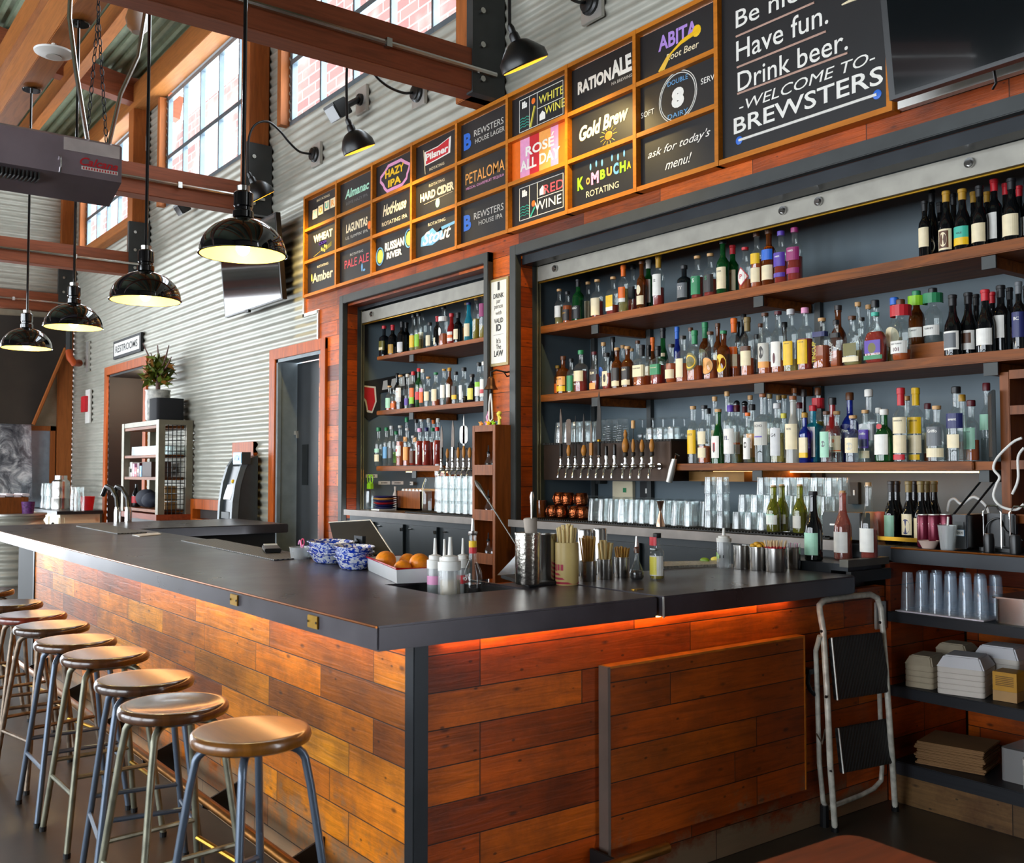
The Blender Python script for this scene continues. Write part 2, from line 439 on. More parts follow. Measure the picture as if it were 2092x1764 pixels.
# steel frames of the openings, roll-up shutter rails
def opening(name, o, mull):
    x0, x1, z0, z1 = o
    fr = MB(); w = 0.075
    fr.bb((x0 - w, 4.235, z0 - .05), (x0 - .001, 4.285, z1 + .02 + w)); fr.bb((x1, 4.235, z0 - .05), (x1 + .055, 4.285, z1 + .02 + w))
    fr.bb((x0 - w, 4.236, z1 + .02), (x1 + .055, 4.286, z1 + .02 + w))
    a = struct(fr.build(name, M_FRAME, bevel=.004))
    jb = MB(); jb.bb((x0 - .012, 4.286, z0), (x0, 4.385, z1)); jb.bb((x0 - .012, 4.29, z1), (x1, 4.40, z1 + .02))
    j = jb.build('jamb', M_WALLPV, a)
    rl = MB(); rl.bb((x0 - .012, 4.386, z0), (x0 + .002, 4.455, z1)); rl.build('shutter_guide', M_FRAME, a)
    g = MB(); g.bb((x0 + .002, 4.425, z0 + .05), (x0 + .012, 4.432, z1)); g.bb((x0 + .002, 4.445, z0 + .05), (x0 + .016, 4.452, z1)); g.build('guide_edge', mat('bright_edge', '#a89c78', .3, .8), a)
    s = MB(); s.bb((x0 + .018, 4.42, z1 - .15), (x1, 4.45, z1 - .045)); s.build('shutter_bottom_rail', mat('dull_aluminium', '#9a968c', .5, .4), a)
    k = MB(); k.tube([(x0 + .018, 4.435, z1 - .158), (x1, 4.435, z1 - .158)], .007, 8); k.build('rail_seal', M_BRASS, a)
    h = MB(); h.bb((x0, 4.40, z1 - .03), (x1, 4.5, z1 + .1)); h.build('shutter_housing', M_STEEL, a)
    for xx in [x0 + .22] + ([x0 + 2.4, x1 - 5.0, -2.35] if x1 > 0 else []):
        b = MB(); b.lathe([(.024, 0), (.024, .012)], (xx, 4.418, z1 - .09), 14, Matrix.Rotation(R(90), 3, 'X')); b.lathe([(.015, 0), (.015, .015)], (xx, 4.412, z1 - .09), 10, Matrix.Rotation(R(90), 3, 'X')); b.build('lock_boss', M_CHROME, a, True)
    return a
opening('trim_1', O1, 0); opening('trim_2', O2, 0)
# deep dark header over the wide opening
hd = MB(); hd.bb((-5.56, 4.287, 2.995), (2.0, 4.40, 3.06)); struct(hd.build('trim_3', M_STEEL))
# the street side behind the photographer: wall with big glazed door openings
M_PLASTER = mat('dark_plaster', '#4a4640', .8)
fw = MB(); YS = -9.0; ops = [(-18.6, -13.9), (-13.1, -8.4), (-7.6, -2.9), (-2.1, 2.6)]
fw.bb((-19.5, YS - .2, 4.9), (6, YS, 9.6)); xs_ = [-19.5] + [k for o in ops for k in o] + [6]
for i in range(0, len(xs_), 2): fw.bb((xs_[i], YS - .2, 0), (xs_[i + 1], YS, 4.9))
struct(fw.build('wall_street', M_PLASTER))
gl_ = MB()
for a, b in ops:
    for k in range(1, 4): x = a + (b - a) * k / 4; gl_.bb((x - .04, YS - .14, 0), (x + .04, YS - .06, 4.9))
    for z in (1.2, 2.5, 3.7): gl_.bb((a, YS - .14, z - .04), (b, YS - .06, z + .04))
struct(gl_.build('window_5', M_BLACKM))
rw = MB(); rw.bb((6, -9, 0), (6.2, 5.2, 9.6)); struct(rw.build('wall_right', M_PLASTER))
rw = MB(); rw.bb((-19.7, -9, 0), (-19.5, -3, 9.6)); struct(rw.build('wall_left', M_PLASTER))
for a, b in ops:
    pl_ = bpy.data.lights.new('daylight_portal', 'AREA'); pl_.shape = 'RECTANGLE'; pl_.size = b - a; pl_.size_y = 4.9; pl_.cycles.is_portal = True
    po = bpy.data.objects.new('daylight_portal', pl_); po.location = ((a + b) / 2, YS + .02, 2.45); po.rotation_euler = (R(90), 0, 0); COL.objects.link(po)
for a, b in BAYS:
    pl_ = bpy.data.lights.new('daylight_portal', 'AREA'); pl_.shape = 'RECTANGLE'; pl_.size = b - a; pl_.size_y = WZ1 - WZ0; pl_.cycles.is_portal = True
    po = bpy.data.objects.new('daylight_portal', pl_); po.location = ((a + b) / 2, 4.28, (WZ0 + WZ1) / 2); po.rotation_euler = (R(-90), 0, 0); COL.objects.link(po)
# roof deck and timber
rd = MB()
for i in range(110):
    y0 = 4.6 - i * 0.125
    z = lambda y: 7.05 + (4.3 - y) * 0.16
    h = .045
    for a, b, d in ((0, .045, 0), (.045, .06, 1), (.06, .11, 2), (.11, .125, 3)):
        za, zb = (z(y0 - a) + (h if d in (2, 3) else 0)), (z(y0 - b) + (h if d in (1, 2) else 0))
        rd.quad((-19.5, y0 - a, za), (3, y0 - a, za), (3, y0 - b, zb), (-19.5, y0 - b, zb))
struct(rd.build('ceiling', mat('deck_metal', '#7d8a72', .45, .3)))
tp = MB(); tp.quad((-19.5, 5.2, 7.6), (6, 5.2, 7.6), (6, -9.0, 9.6), (-19.5, -9.0, 9.6)); struct(tp.build('roof', M_BLACKM))
def beam(name, a, b, m, bev=.006):
    return struct(MB().bb(a, b).build(name, m, bevel=bev))
TX = [-5.78, -9.95, -14.12, -18.2]
for i, x in enumerate(TX):
    b = beam('beam', (x - .19, -3.5, 4.255), (x, 4.27, 4.565), M_BEAM_Y)
    c = MB(); c.tube([(x + .022, -3.5, 4.405), (x + .022, 4.2, 4.405)], .02, 8); c.build('conduit', M_STAIN, b, True)
    st = MB()
    for y in (-1.2, .3, 1.8, 3.3): st.bb((x, y - .02, 4.375), (x + .048, y + .02, 4.435))
    st.build('conduit_strap', M_STAIN, b)
    pb = beam('post', (x - .30, 4.06, 4.255), (x - .06, 4.28, 7.05), M_POST)
    pl = MB(); pl.bb((x - .065, 4.0, 4.24), (x + .012, 4.285, 5.0)); pl.build('steel_plate', M_FRAME, pb)
    bo = MB()
    for z in (4.35, 4.6, 4.85):
        bo.lathe([(.022, 0), (.022, .02)], (x + .012, 4.08, z), 8, Matrix.Rotation(R(90), 3, 'Y'))
    bo.build('plate_bolt', M_STAIN, pb)
    # rafter on the roof slope
    rf = MB(); m = Matrix.Rotation(-math.atan(.16), 3, 'X'); rf.box((x - .15, -.5, 7.05 + 4.8 * .16 - .22), (.2, 10.6, .34), m=m); struct(rf.build('beam', M_BEAM_Y))
for y, z0, z1, w in [(1.85, 4.95, 5.30, .2), (2.2, 6.2, 6.5, .18), (.6, 6.9, 7.2, .16), (-1.0, 7.2, 7.5, .16), (3.2, 6.72, 6.98, .14)]:
    beam('beam', (-19.4, y - w / 2, z0), (1.5, y + w / 2, z1), M_BEAM_X)
beam('beam', (-19.4, 4.05, 6.62), (1.5, 4.29, 6.95), timber('header_timber', '#b07038', 'x', .55, .3))
beam('trim_4', (-18.3, 4.12, 5.04), (-14.2, 4.27, 5.18), M_BEAM_X)
for xa, xb in ((-14.22, -12.6), (-18.25, -16.5)):
    n = Vector((xb - xa, 0, 1.25)); c = Vector(((xa + xb) / 2, 3.2, 4.75)); L = n.length
# clerestory windows
M_MULL = mat('window_frame_metal', '#70808a', .4, .3)
M_PANE = glass('window_glass', (0.97, 0.99, 1.0), 0.02, 0.02)
for i, (x0, x1) in enumerate(BAYS):
    w = MB(); zz = WZ0 + .0
    nC = 5
    for k in range(nC + 1):
        x = x0 + (x1 - x0) * k / nC; t = .03 if k in (0, nC) else .016
        w.bb((x - t, 4.30, WZ0), (x + t, 4.36, WZ1))
    for z in (WZ0 + .02, WZ0 + .66, WZ1 - .02): w.bb((x0, 4.301, z - .028), (x1, 4.359, z + .028))
    fr = struct(w.build('window_%d' % (i + 1), M_MULL))
    MB().quad((x0, 4.33, WZ0), (x1, 4.33, WZ0), (x1, 4.33, WZ1), (x0, 4.33, WZ1)).build('pane', M_PANE, fr)
    tw = MB(); tw.bb((x0 - .12, 4.2, WZ0), (x0 - .03, 4.3, WZ1)); tw.bb((x1 + .03, 4.2, WZ0), (x1 + .12, 4.3, WZ1)); tw.build('casing', M_POST, fr)
# brick building across the lane
def brick():
    t = NT('far_brick'); tc = t.n('TexCoord'); sx = t.n('SeparateXYZ', Vector=tc.outputs['Object']); v = t.n('CombineXYZ', X=sx.outputs[0], Y=sx.outputs[2])
    b = t.n('TexBrick', Vector=v.outputs[0], Color1=lin('#5c302c'), Color2=lin('#74463f'), Mortar=lin('#85746f'), Scale=1.0, Mortar__Size=.02, Brick__Width=.9, Row__Height=.3)
    nz = t.n('TexNoise', Vector=tc.outputs['Object'], Scale=.5, Detail=6.0); c = t.mix(t.ramp(nz.outputs[0], [(.45, 0.0), (.6, .6)]), b.outputs[0], lin('#8a746c'))
    p = t.n('BsdfPrincipled', Base__Color=c, Roughness=.9); return t.done(p.outputs[0])
bb = tag(MB().bb((-60, 13, 0), (-18.0, 20, 15.4)).build('brick_building_outside', brick()), 'pale red brick building outside the high windows', 'building')
# end wall
M_CANVAS = mat('canvas', '#2c2620', .8, 0, .3, 2.0)
M_PALE = mat('pale_panel', '#a39a84', .7)
ew = MB(); n = 200
vs = []
for i in range(n + 1):
    z = 4.45 + 2.75 * i / n; xx = XE + .012 * math.sin(2 * math.pi * z / .092); vs += [(xx, -3, z), (xx, 4.3, z)]
ew.add(vs, [(2 * k, 2 * k + 1, 2 * k + 3, 2 * k + 2) for k in range(n)]); struct(ew.build('wall_end', M_GALV, smooth=True))
pw = MB(); pw.bb((XE - .1, 3.05, 0), (XE, 4.3, 4.45)); struct(pw.build('wall_end_panel', M_PALE))
beam('post', (XE, 4.05, 0), (XE + .12, 4.28, 4.3), M_POST)
beam('post', (XE, 3.05, 0), (XE + .1, 3.15, 2.5), M_POST)
wn = MB(); wn.bb((XE, 3.42, .6), (XE + .05, 3.5, 2.3)); wn.bb((XE, 3.95, .6), (XE + .05, 4.03, 2.3)); wn.bb((XE, 3.42, 2.22), (XE + .05, 4.03, 2.3))
w4 = struct(wn.build('window_4', M_POST)); MB().bb((XE + .005, 3.5, .6), (XE + .015, 3.95, 2.22)).build('pane', mat('sky_lit_pane', '#93a4b4', .15), w4)
# ================================================================= roll-down canvas at the far end
cc = thing('canvas_curtain', 'dark brown canvas roll curtain with clear vinyl window at the far end', 'curtain', (XE + .25, 2.6, 1.0))
def sheet(pts, th, d):
    mb = MB(); a = [Vector(p) for p in pts]; b = [p - Vector(d) * th for p in a]; n = len(a)
    return mb.add(a + b, [tuple(range(n)), tuple(range(2 * n - 1, n - 1, -1))] + [(i, (i + 1) % n, n + (i + 1) % n, n + i) for i in range(n)])
XC = XE + .25
sheet([oX(-120, 636, XC), oX(146, 652, XC), oX(132, 712, XC), oX(66, 868, XC), oX(-120, 860, XC)], .03, (1, 0, 0)).build('canvas', M_CANVAS, cc)
def vinyl():
    t = NT('cloudy_vinyl'); tc = t.n('TexCoord'); nz = t.n('TexNoise', Vector=tc.outputs['Object'], Scale=3.2, Detail=7.0, Roughness=.7, Distortion=1.2)
    c = t.ramp(nz.outputs[0], [(.32, '#1c2230'), (.46, '#5a5e66'), (.56, '#9aa0a8'), (.66, '#d6dade')])
    p = t.n('BsdfPrincipled', Base__Color=c, Roughness=.12); return t.done(p.outputs[0])
sheet([oX(-120, 862, XC), oX(64, 868, XC), oX(66, 1022, XC), oX(-120, 1022, XC)], .02, (1, 0, 0)).build('vinyl_window', vinyl(), cc)
MB().tube([oX(134, 712, XC + .03), oX(68, 868, XC + .03)], .03, 6).build('curtain_batten', M_POST, cc)
# ================================================================= bar
BX, BY = -2.609, 1.47
bar = thing('bar_counter', 'long L-shaped bar with dark steel top and reclaimed orange board front', 'bar counter', (-5.5, 1.9, 0))
xs = [-9.35, -8.15, -3.55, -3.30, -3.12, BX]; ys = [BY, 2.04, 2.40, 2.43, 2.640]
def topmat():
    t = NT('bar_top_steel'); tc = t.n('TexCoord')
    nz = t.n('TexNoise', Vector=tc.outputs['Object'], Scale=2.4, Detail=7.0, Roughness=.65); mp = t.n('Mapping', Vector=tc.outputs['Object'], Scale=(1, 9, 1)); n2 = t.n('TexNoise', Vector=mp.outputs[0], Scale=9.0, Detail=3.0)
    c = t.ramp(nz.outputs[0], [(.3, '#3a3538'), (.55, '#474248'), (.75, '#544e52')])
    r = t.ramp(nz.outputs[0], [(.3, .26), (.7, .36)])
    p = t.n('BsdfPrincipled', Base__Color=c, Roughness=r, Metallic=.35); return t.done(p.outputs[0])
M_TOP = topmat()
tb = cells(MB(), xs, ys, {(1, 3), (2, 3), (2, 1), (3, 1), (0, 3)}, .994, 1.07)
tb.bb((-9.35, 2.64, .994), (-8.15, 3.70, 1.07))
tb.bb((-9.35, 2.43, .994), (-8.15, 2.64, 1.07))
ctop = weld(tb.build('countertop', M_TOP, bar)); 
bm = bmesh.new(); bm.from_mesh(ctop.data)
bmesh.ops.bevel(bm, geom=[e for e in bm.edges if len(e.link_faces) == 2 and e.calc_face_angle(0) > 1.0 and max(v.co.z for v in e.verts) + 0 > .99], offset=.006, segments=2, affect='EDGES')
for fc in bm.faces: fc.smooth = True
for e in bm.edges:
    if len(e.link_faces) == 2 and e.calc_face_angle(0) > R(50): e.smooth = False
bm.to_mesh(ctop.data); bm.free()
# hinged flap on the short side
fl = MB(); ring = [(-3.30, 2.648), (BX + .02, 2.648), (BX + .02, 3.82)] + [(BX + .02 - .04 + .04 * math.cos(R(a)), 3.82 + .04 * math.sin(R(a))) for a in (30, 60, 90)] + [(-3.30, 3.86)]
fl.prism(ring, .996, 1.072); fl.build('hinged_flap', M_TOP, bar, bevel=.005, smooth=True)
MB().bb((BX + .021, 2.641, .994), (BX + .026, 2.647, 1.07)).build('flap_seam', M_ALU, bar)
hp = MB(); hp.rbox((-2.80, 2.72, 1.0735), (.03, .055, .003), .012); hp.build('flap_latch_plate', M_BRASS, bar)
MB().tube([(-9.35, BY - .001, 1.067), (BX - .005, BY - .001, 1.067)], .004, 6).build('edge_highlight', mat('copper_edge_tone', '#a8632c', .3, .8), bar)  # lamp highlight along the bevelled edge, put in as a copper-coloured tube
# recessed well
wl = MB(); wl.bb((-3.55, 2.04, .90), (-3.12, 2.40, .905)); wl.bb((-3.552, 2.04, .9), (-3.545, 2.4, 1.06)); wl.bb((-3.125, 2.04, .9), (-3.118, 2.4, 1.06)); wl.bb((-3.55, 2.038, .9), (-3.12, 2.045, 1.06)); wl.bb((-3.55, 2.395, .9), (-3.12, 2.402, 1.06)); wl.build('bottle_well', M_BLACKM, bar)
MB().bb((-8.07, 1.648, 0.0), (-2.70, 1.70, .993)).build('front_panel', M_BAR, bar)
MB().bb((-2.745, 1.70, 0.0), (-2.692, 2.43, .993)).build('end_panel', M_BAR_E, bar)
MB().bb((-2.745, 2.43, 0.0), (-2.694, 4.22, .993)).build('end_panel', M_BAR_E, bar)
MB().bb((-2.72, 1.63, 0), (-2.665, 1.685, .993)).build('corner_post', M_STEEL, bar, bevel=.003)
MB().bb((-8.10, 1.64, 0), (-8.06, 1.70, .993)).build('corner_post', M_STEEL, bar, bevel=.003)
MB().bb((-9.2, 1.75, 0), (-8.2, 3.6, .99)).build('return_base', M_BLACKM, bar)
for u, v in ((480, 1226), (641, 1271)):
    p = oY(u, v, BY); q = MB(); q.box((p.x, BY - .003, p.z), (.075, .006, .042)); pl = q.build('brass_plaque', M_BRASS, bar, bevel=.002)
    s = MB()
    for dx in (-.03, .03): s.lathe([(.004, 0), (.004, .003)], (p.x + dx, BY - .006, p.z), 8, Matrix.Rotation(R(90), 3, 'X'))
    s.build('plaque_screw', M_CHROME, pl)
# gate under the flap
gt = MB().bb((-2.690, 2.425, .19), (-2.645, 3.548, .828)).build('gate', M_GATE, bar)
e = MB(); e.bb((-2.691, 2.42, .12), (-2.643, 2.433, .832)); e.build('gate_edge', mat('weathered_edge', '#6a5c54', .6), gt)
e = MB(); e.bb((-2.69, 2.433, .826), (-2.6435, 3.55, .834)); e.bb((-2.69, 3.541, .19), (-2.6435, 3.55, .826)); e.build('gate_trim', M_ORANGE_T, gt)
h = MB(); pts = [oX(u, v, -2.665) for u, v in ((1652, 1378), (1650, 1396), (1655, 1410), (1664, 1420))]; h.tube(pts, .009, 8); h.bb(pts[0] - Vector((.03, .012, .0)), pts[0] + Vector((.012, .025, .022))); h.build('gate_handle', M_STEEL, gt, True)
# under-counter light strip (the glow on the boards)
M_LED = mat('warm_strip', '#ffb860', .5, emit='#ffbe78', estr=9.0)
MB().bb((-8.0, 1.60, .984), (-2.75, 1.615, .993)).build('light_strip', M_LED, bar); MB().bb((-2.678, 1.75, .984), (-2.664, 3.5, .993)).build('light_strip', M_LED, bar)
# foot rail
fr = MB(); fr.tube([(-8.0, 1.50, .17), (-2.62, 1.50, .17), (-2.565, 1.53, .172), (-2.55, 1.58, .175), (-2.55, 2.62, .186)], .02, 10); fr.build('foot_rail', mat('worn_brass', '#8a5a24', .35, .8, .3, 10), bar, True)
for x in (-7.6, -6.6, -5.7, -4.9, -4.1, -3.3):
  k = MB(); k.add([(x - .005, 1.647, .06), (x - .005, 1.647, .22), (x - .005, 1.49, .16), (x - .005, 1.49, .14), (x + .005, 1.647, .06), (x + .005, 1.647, .22), (x + .005, 1.49, .16), (x + .005, 1.49, .14)], [(0, 1, 2, 3), (7, 6, 5, 4), (0, 4, 5, 1), (1, 5, 6, 2), (2, 6, 7, 3), (3, 7, 4, 0)]); k.build('rail_bracket', M_BLACKM, bar)
for y in (1.95, 2.38): MB().box((-2.62, y, .17), (.14, .012, .05)).build('rail_bracket', M_BLACKM, bar)
# outlet plate on the boards past the gate
p = oX(1796, 1257, -2.69); q = thing('outlet_plate', 'grey metal outlet plate on the boards behind the step ladder', 'outlet', p)
MB().box((p.x + .006, p.y, p.z), (.012, .085, .125)).build('plate', M_ALU, q, bevel=.003)
m = MB(); [m.box((p.x + .013, p.y, p.z + d), (.004, .03, .035)) for d in (-.03, .03)]; m.build('socket', M_FRAME, q)
# ================================================================= low counter where the wine stands
lc = thing('low_counter', 'low dark counter at the end of the bar holding five opened wine bottles', 'counter', (-3.2, 4.0, 0))
MB().bb((-3.28, 3.90, 1.08), (-2.67, 4.16, 1.112)).build('top', M_STEEL, lc)
MB().bb((-2.68, 3.90, 1.03), (-2.655, 4.215, 1.0795)).build('fascia', M_BLACKM, lc)
m = MB(); m.bb((-2.70, 3.88, 1.10), (-2.655, 4.20, 1.132)); m.build('edge_trim', mat('dull_trim', '#5d5a52', .4, .5), lc)
MB().bb((-3.2, 3.90, .2), (-2.76, 4.16, 1.08)).build('support', M_STEEL, lc)
# ================================================================= service counter on the right
sv = thing('service_counter', 'service counter of dark shelves against reclaimed boards, right of the bar', 'counter', (-1.6, 4.5, 0))
xr = 1.2; yf = 4.225
MB().bb((-2.665, yf, 1.105), (xr, 4.66, 1.174)).bb((-2.94, 4.31, 1.105), (-2.666, 4.66, 1.174)).build('top', M_STEEL, sv, bevel=.006)
MB().tube([(-2.66, yf, 1.172), (xr, yf, 1.172)], .005, 6).build('copper_tone_line', mat('copper_edge_tone', '#a8632c', .3, .8), sv)  # thin copper-coloured line along the front edge
M_DSH = timber('dark_shelf_timber', '#23252a', 'x', .5, .35)
for a, b in ((.828, .876), (.485, .535), (.13, .19)): MB().bb((-2.69, yf, a), (xr, 4.88, b)).build('shelf', M_DSH, sv, bevel=.004)
MB().bb((-2.66, 4.885, 0), (xr, 4.90, 1.1)).build('back_panel', M_WALLP, sv)
MB().bb((-2.695, 4.23, 0), (-2.67, 4.88, 1.10)).build('side_panel', M_WALLPV, sv)
MB().bb((-2.665, yf + .005, 0), (xr, yf + .05, .13)).build('toe_board', planks('toe_planks', 'x', 'z', .2, 2.0, ('#4a3a28', '#7a5a34', '#5a4630'), .6, .7), sv)
# ================================================================= back-bar coolers, counters
M_COOL = mat('cooler_paint', '#1d2427', .38, .1, .1)
def cooler(name, label, x0, x1, ndoor, zt=1.19):
    t = thing(name, label, 'cooler', ((x0 + x1) / 2, 4.3, 0))
    MB().bb((x0, 4.22, 0), (x1, 4.29, zt - .04)).build('cabinet', M_COOL, t)
    MB().bb((x0 - .02, 4.17, zt - .04), (x1, 4.285, zt)).bb((x0 + .0, 4.286, zt - .04), (x1, YN - .01, zt)).build('worktop', mat('worktop_steel', '#6f665f', .35, .7), t, bevel=.004)
    MB().bb((x0 - .02, 4.168, zt - .045), (x1 + .02, 4.18, zt + .004)).build('worktop_edge', mat('worktop_edge_steel', '#7d7670', .4, .6), t)
    w = (x1 - x0) / ndoor
    for i in range(ndoor):
        a, b = x0 + i * w + .05, x0 + (i + 1) * w - .05
        d = MB().bb((a, 4.195, .12), (b, 4.222, zt - .09)).build('door', M_COOL, t, bevel=.004)
        q = MB(); q.bb((a + .1, 4.19, .25), (b - .12, 4.196, .30)); q.bb((a + .1, 4.19, .80), (b - .12, 4.196, .83)); q.bb((a + .1, 4.19, .25), (a + .115, 4.196, .83)); q.bb((b - .135, 4.19, .25), (b - .12, 4.196, .83)); q.build('door_moulding', M_COOL, d)
        MB().box((b - .02, 4.19, zt - .13), (.03, .014, .03)).build('latch', M_CHROME, d, bevel=.003); MB().box((a + .02, 4.19, zt - .12), (.05, .012, .012)).build('hinge_pin', M_CHROME, d, bevel=.003)
        q = MB(); q.tube([(a + .085, 4.185, .5), (a + .085, 4.165, .55), (a + .085, 4.165, .78), (a + .085, 4.185, .82)], .008, 8); q.build('door_handle', M_CHROME, d, True)
    return t
cooler('back_bar_cooler', 'dark panelled back bar cooler under the narrow opening with steel top', -8.0, -5.97, 4, 1.185)
cooler('back_bar_cooler', 'dark panelled back bar cooler under the wide opening with steel top', -5.55, -2.95, 4, 1.19)
# ribbed glass mats on the back counter
M_RUB = mat('rubber', '#15130f', .6)
def ribmat(label, x0, x1, y0, y1, z):
    z += .001
    t = tag(MB().bb((x0, y0, z), (x1, y1, z + .006)).build('glass_mat', M_RUB), label, 'mat'); 
    return t
def ribs(t, x0, x1, y0, y1, z, step=.022):
    m = MB(); x = x0 + .01
    while x < x1 - .01:
        m.bb((x - .004, y0, z), (x + .004, y1, z + .007)); x += step
    ORIG[t.name] = Vector(); m.build('ribs', M_RUB, t)
ZC1, ZC2 = 1.186, 1.191
a = ribmat('black ribbed rubber mat under the glasses left of the jigger', -5.5, -3.995, 4.28, 4.85, ZC2); ribs(a, -5.5, -3.995, 4.28, 4.85, ZC2 + .006)
a = ribmat('black ribbed rubber mat under the tumbler pyramid right of the jigger', -3.985, -3.02, 4.26, 4.85, ZC2); ribs(a, -3.985, -3.02, 4.26, 4.85, ZC2 + .006)
a = ribmat('black ribbed rubber mat on the counter of the narrow opening', -7.12, -6.0, 4.26, 4.85, ZC1); ribs(a, -7.12, -6.0, 4.26, 4.85, ZC1 + .006)
# ================================================================= bottle shelves
def shelf(label, x0, x1, y0, z0, z1, brackets, group):
    t = thing('wall_shelf', label, 'shelf', ((x0 + x1) / 2, 4.7, z0), group)
    MB().bb((x0, y0, z0), (x1, YN, z1)).build('board', M_SHELF, t, bevel=.005)
    for bx in brackets:
        b = MB(); b.bb((bx - .05, y0 + .03, z0 - .055), (bx + .0, YN - .02, z0 - .002)); b.bb((bx - .05, y0 + .03, z0 - .057), (bx + .012, y0 + .04, z0 - .002)); bo = b.build('bracket', M_SHELF, t)
        MB().bb((bx - .052, y0 + .02, z0 - .06), (bx + .014, y0 + .031, z0 - .001)).build('bracket_cap', M_FRAME, bo)
    return t
ZS = {'t': 2.57, 'm': 2.075, 'b': 1.575}
SF = 4.45
g = 'timber bottle shelves'
shelf('top timber bottle shelf of the wide opening', -5.57, 1.4, SF, 2.517, ZS['t'], (-5.0 + .02, -3.60, -2.28), g)
shelf('middle timber bottle shelf of the wide opening', -5.57, 1.4, SF, 2.026, ZS['m'], (-4.98, -3.60, -2.28), g)
shelf('bottom timber bottle shelf of the wide opening, beside the taps', -4.27, -2.38, SF, 1.535, ZS['b'], (-3.62,), g)
shelf('top timber bottle shelf of the narrow opening', -7.94, -6.0, SF, 2.537, ZS['t'], (-7.35,), g)
shelf('middle timber bottle shelf of the narrow opening', -7.94, -6.0, SF, 2.036, ZS['m'], (-7.35,), g)
shelf('bottom timber bottle shelf of the narrow opening', -7.94, -6.86, SF, 1.532, ZS['b'], (-7.3,), g)
# uprights carrying the shelves
for i, x in enumerate((-5.52, -4.94, -3.55, -2.23)):
    struct(MB().bb((x - .02, YN - .035, 1.2), (x + .02, YN - .002, 2.56)).build('trim_5', M_FRAME))
struct(MB().bb((-6.85, YN - .035, 1.6), (-6.81, YN - .002, 2.56)).build('trim_5', M_FRAME))
# lights under the lowest shelf of each opening
for x0, x1, z in ((-4.2, -2.5, 1.53), (-7.9, -6.95, 1.527)):
    t = thing('shelf_light', 'slim warm light strip under the bottom shelf of the %s opening' % ('wide' if x0 > -5 else 'narrow'), 'light', (x0, 4.6, z))
    MB().bb((x0, 4.74, z - .008), (x1, 4.76, z - .001)).build('strip', mat('warm_strip_dim', '#ffd090', .5, emit='#ffb860', estr=10.0), t)
# ================================================================= doors
d1 = MB(); ytr = 4.262
d1.bb((-9.905, ytr, 0), (-9.76, 4.3, 2.80)); d1.bb((-8.705, ytr, 0), (-8.598, 4.3, 2.80)); d1.bb((-9.905, ytr - .001, 2.695), (-8.598, 4.3, 2.805))
dd = struct(d1.build('door_1', M_TRIMW, bevel=.004)); ORIG[dd.name] = Vector()
M_DFR = mat('door_frame_grey', '#7b868c', .5); M_DOOR = mat('door_leaf_charcoal', '#22262a', .5)
q = MB(); q.bb((-9.76, 4.28, 0), (-9.72, 4.32, 2.695)); q.bb((-9.76, 4.32, 0), (-9.73, 4.56, 2.69)); q.bb((-9.76, 4.28, 2.66), (-8.70, 4.32, 2.70)); q.bb((-9.72, 4.3, 2.67), (-8.7, 4.5, 2.70)); q.bb((-8.72, 4.285, 0), (-8.70, 4.5, 2.7)); q.build('door_frame', M_DFR, dd)
lf = MB().bb((-9.72, 4.5, 0.01), (-8.72, 4.55, 2.66)).build('door_leaf', M_DOOR, dd)
q = MB(); p = oY(622, 950, 4.49); q.box((p.x, 4.498, p.z), (.14, .008, .42)); q.build('vision_panel', mat('dark_pane', '#15181b', .15), lf)
q = MB(); p = oY(604, 885, 4.49); q.box((p.x + .02, 4.485, p.z), (.05, .03, .04)); q.box((p.x + .04, 4.49, p.z - .03), (.02, .02, .05)); q.build('door_latch', M_ALU, lf)
q = MB(); p = oY(640, 1110, 4.49); q.bb((-9.6, 4.49, .1), (-8.8, 4.5, .35)); q.build('kick_plate', M_FRAME, lf)
d2 = MB(); d2.bb((RX0 - .14, 4.262, 0), (RX0, 4.3, RZ + .12)); d2.bb((RX1, 4.262, 0), (RX1 + .14, 4.3, RZ + .12)); d2.bb((RX0 - .14, 4.261, RZ), (RX1 + .14, 4.3, RZ + .125))
dd2 = struct(d2.build('door_2', M_TRIMW, bevel=.004)); ORIG[dd2.name] = Vector()
q = MB(); q.bb((RX0 - .0, 4.3, 0), (RX0 + .03, 5.1, RZ)); q.bb((RX0, 4.3, RZ - .03), (RX1, 5.1, RZ)); q.build('door_reveal', M_BLACKM, dd2)
q = MB(); q.bb((RX0, 5.08, 0), (RX1 + .6, 5.12, RZ)); q.bb((RX1 - .02, 4.32, 0), (RX1, 5.1, RZ)); q.build('passage_wall', M_WALLP, dd2)
# small framed openings low in the corrugated wall
for nm, x0, x1, z0, z1, lab in (('wall_hatch', -12.30, -11.17, .93, 1.19, 'low timber-framed hatch in the corrugated wall beside the cash machine'), ('wall_hatch', -10.9, -10.3, 1.2, 1.85, 'timber-framed hatch in the corrugated wall behind the cash machine')):
    t = thing(nm, lab, 'hatch', ((x0 + x1) / 2, 4.3, z0))
    w = .12; q = MB(); q.bb((x0, 4.26, z0), (x0 + w, 4.36, z1)); q.bb((x1 - w, 4.26, z0), (x1, 4.36, z1)); q.bb((x0, 4.258, z1 - w), (x1, 4.36, z1)); q.bb((x0, 4.258, z0 - .05), (x1, 4.36, z0 + .02)); q.build('frame', M_TRIMW, t)
    MB().bb((x0, 4.36, z0), (x1, 4.4, z1)).build('back_board', mat('hatch_dark', '#3a3330', .7) if z0 < 1 else M_TRIMW, t)

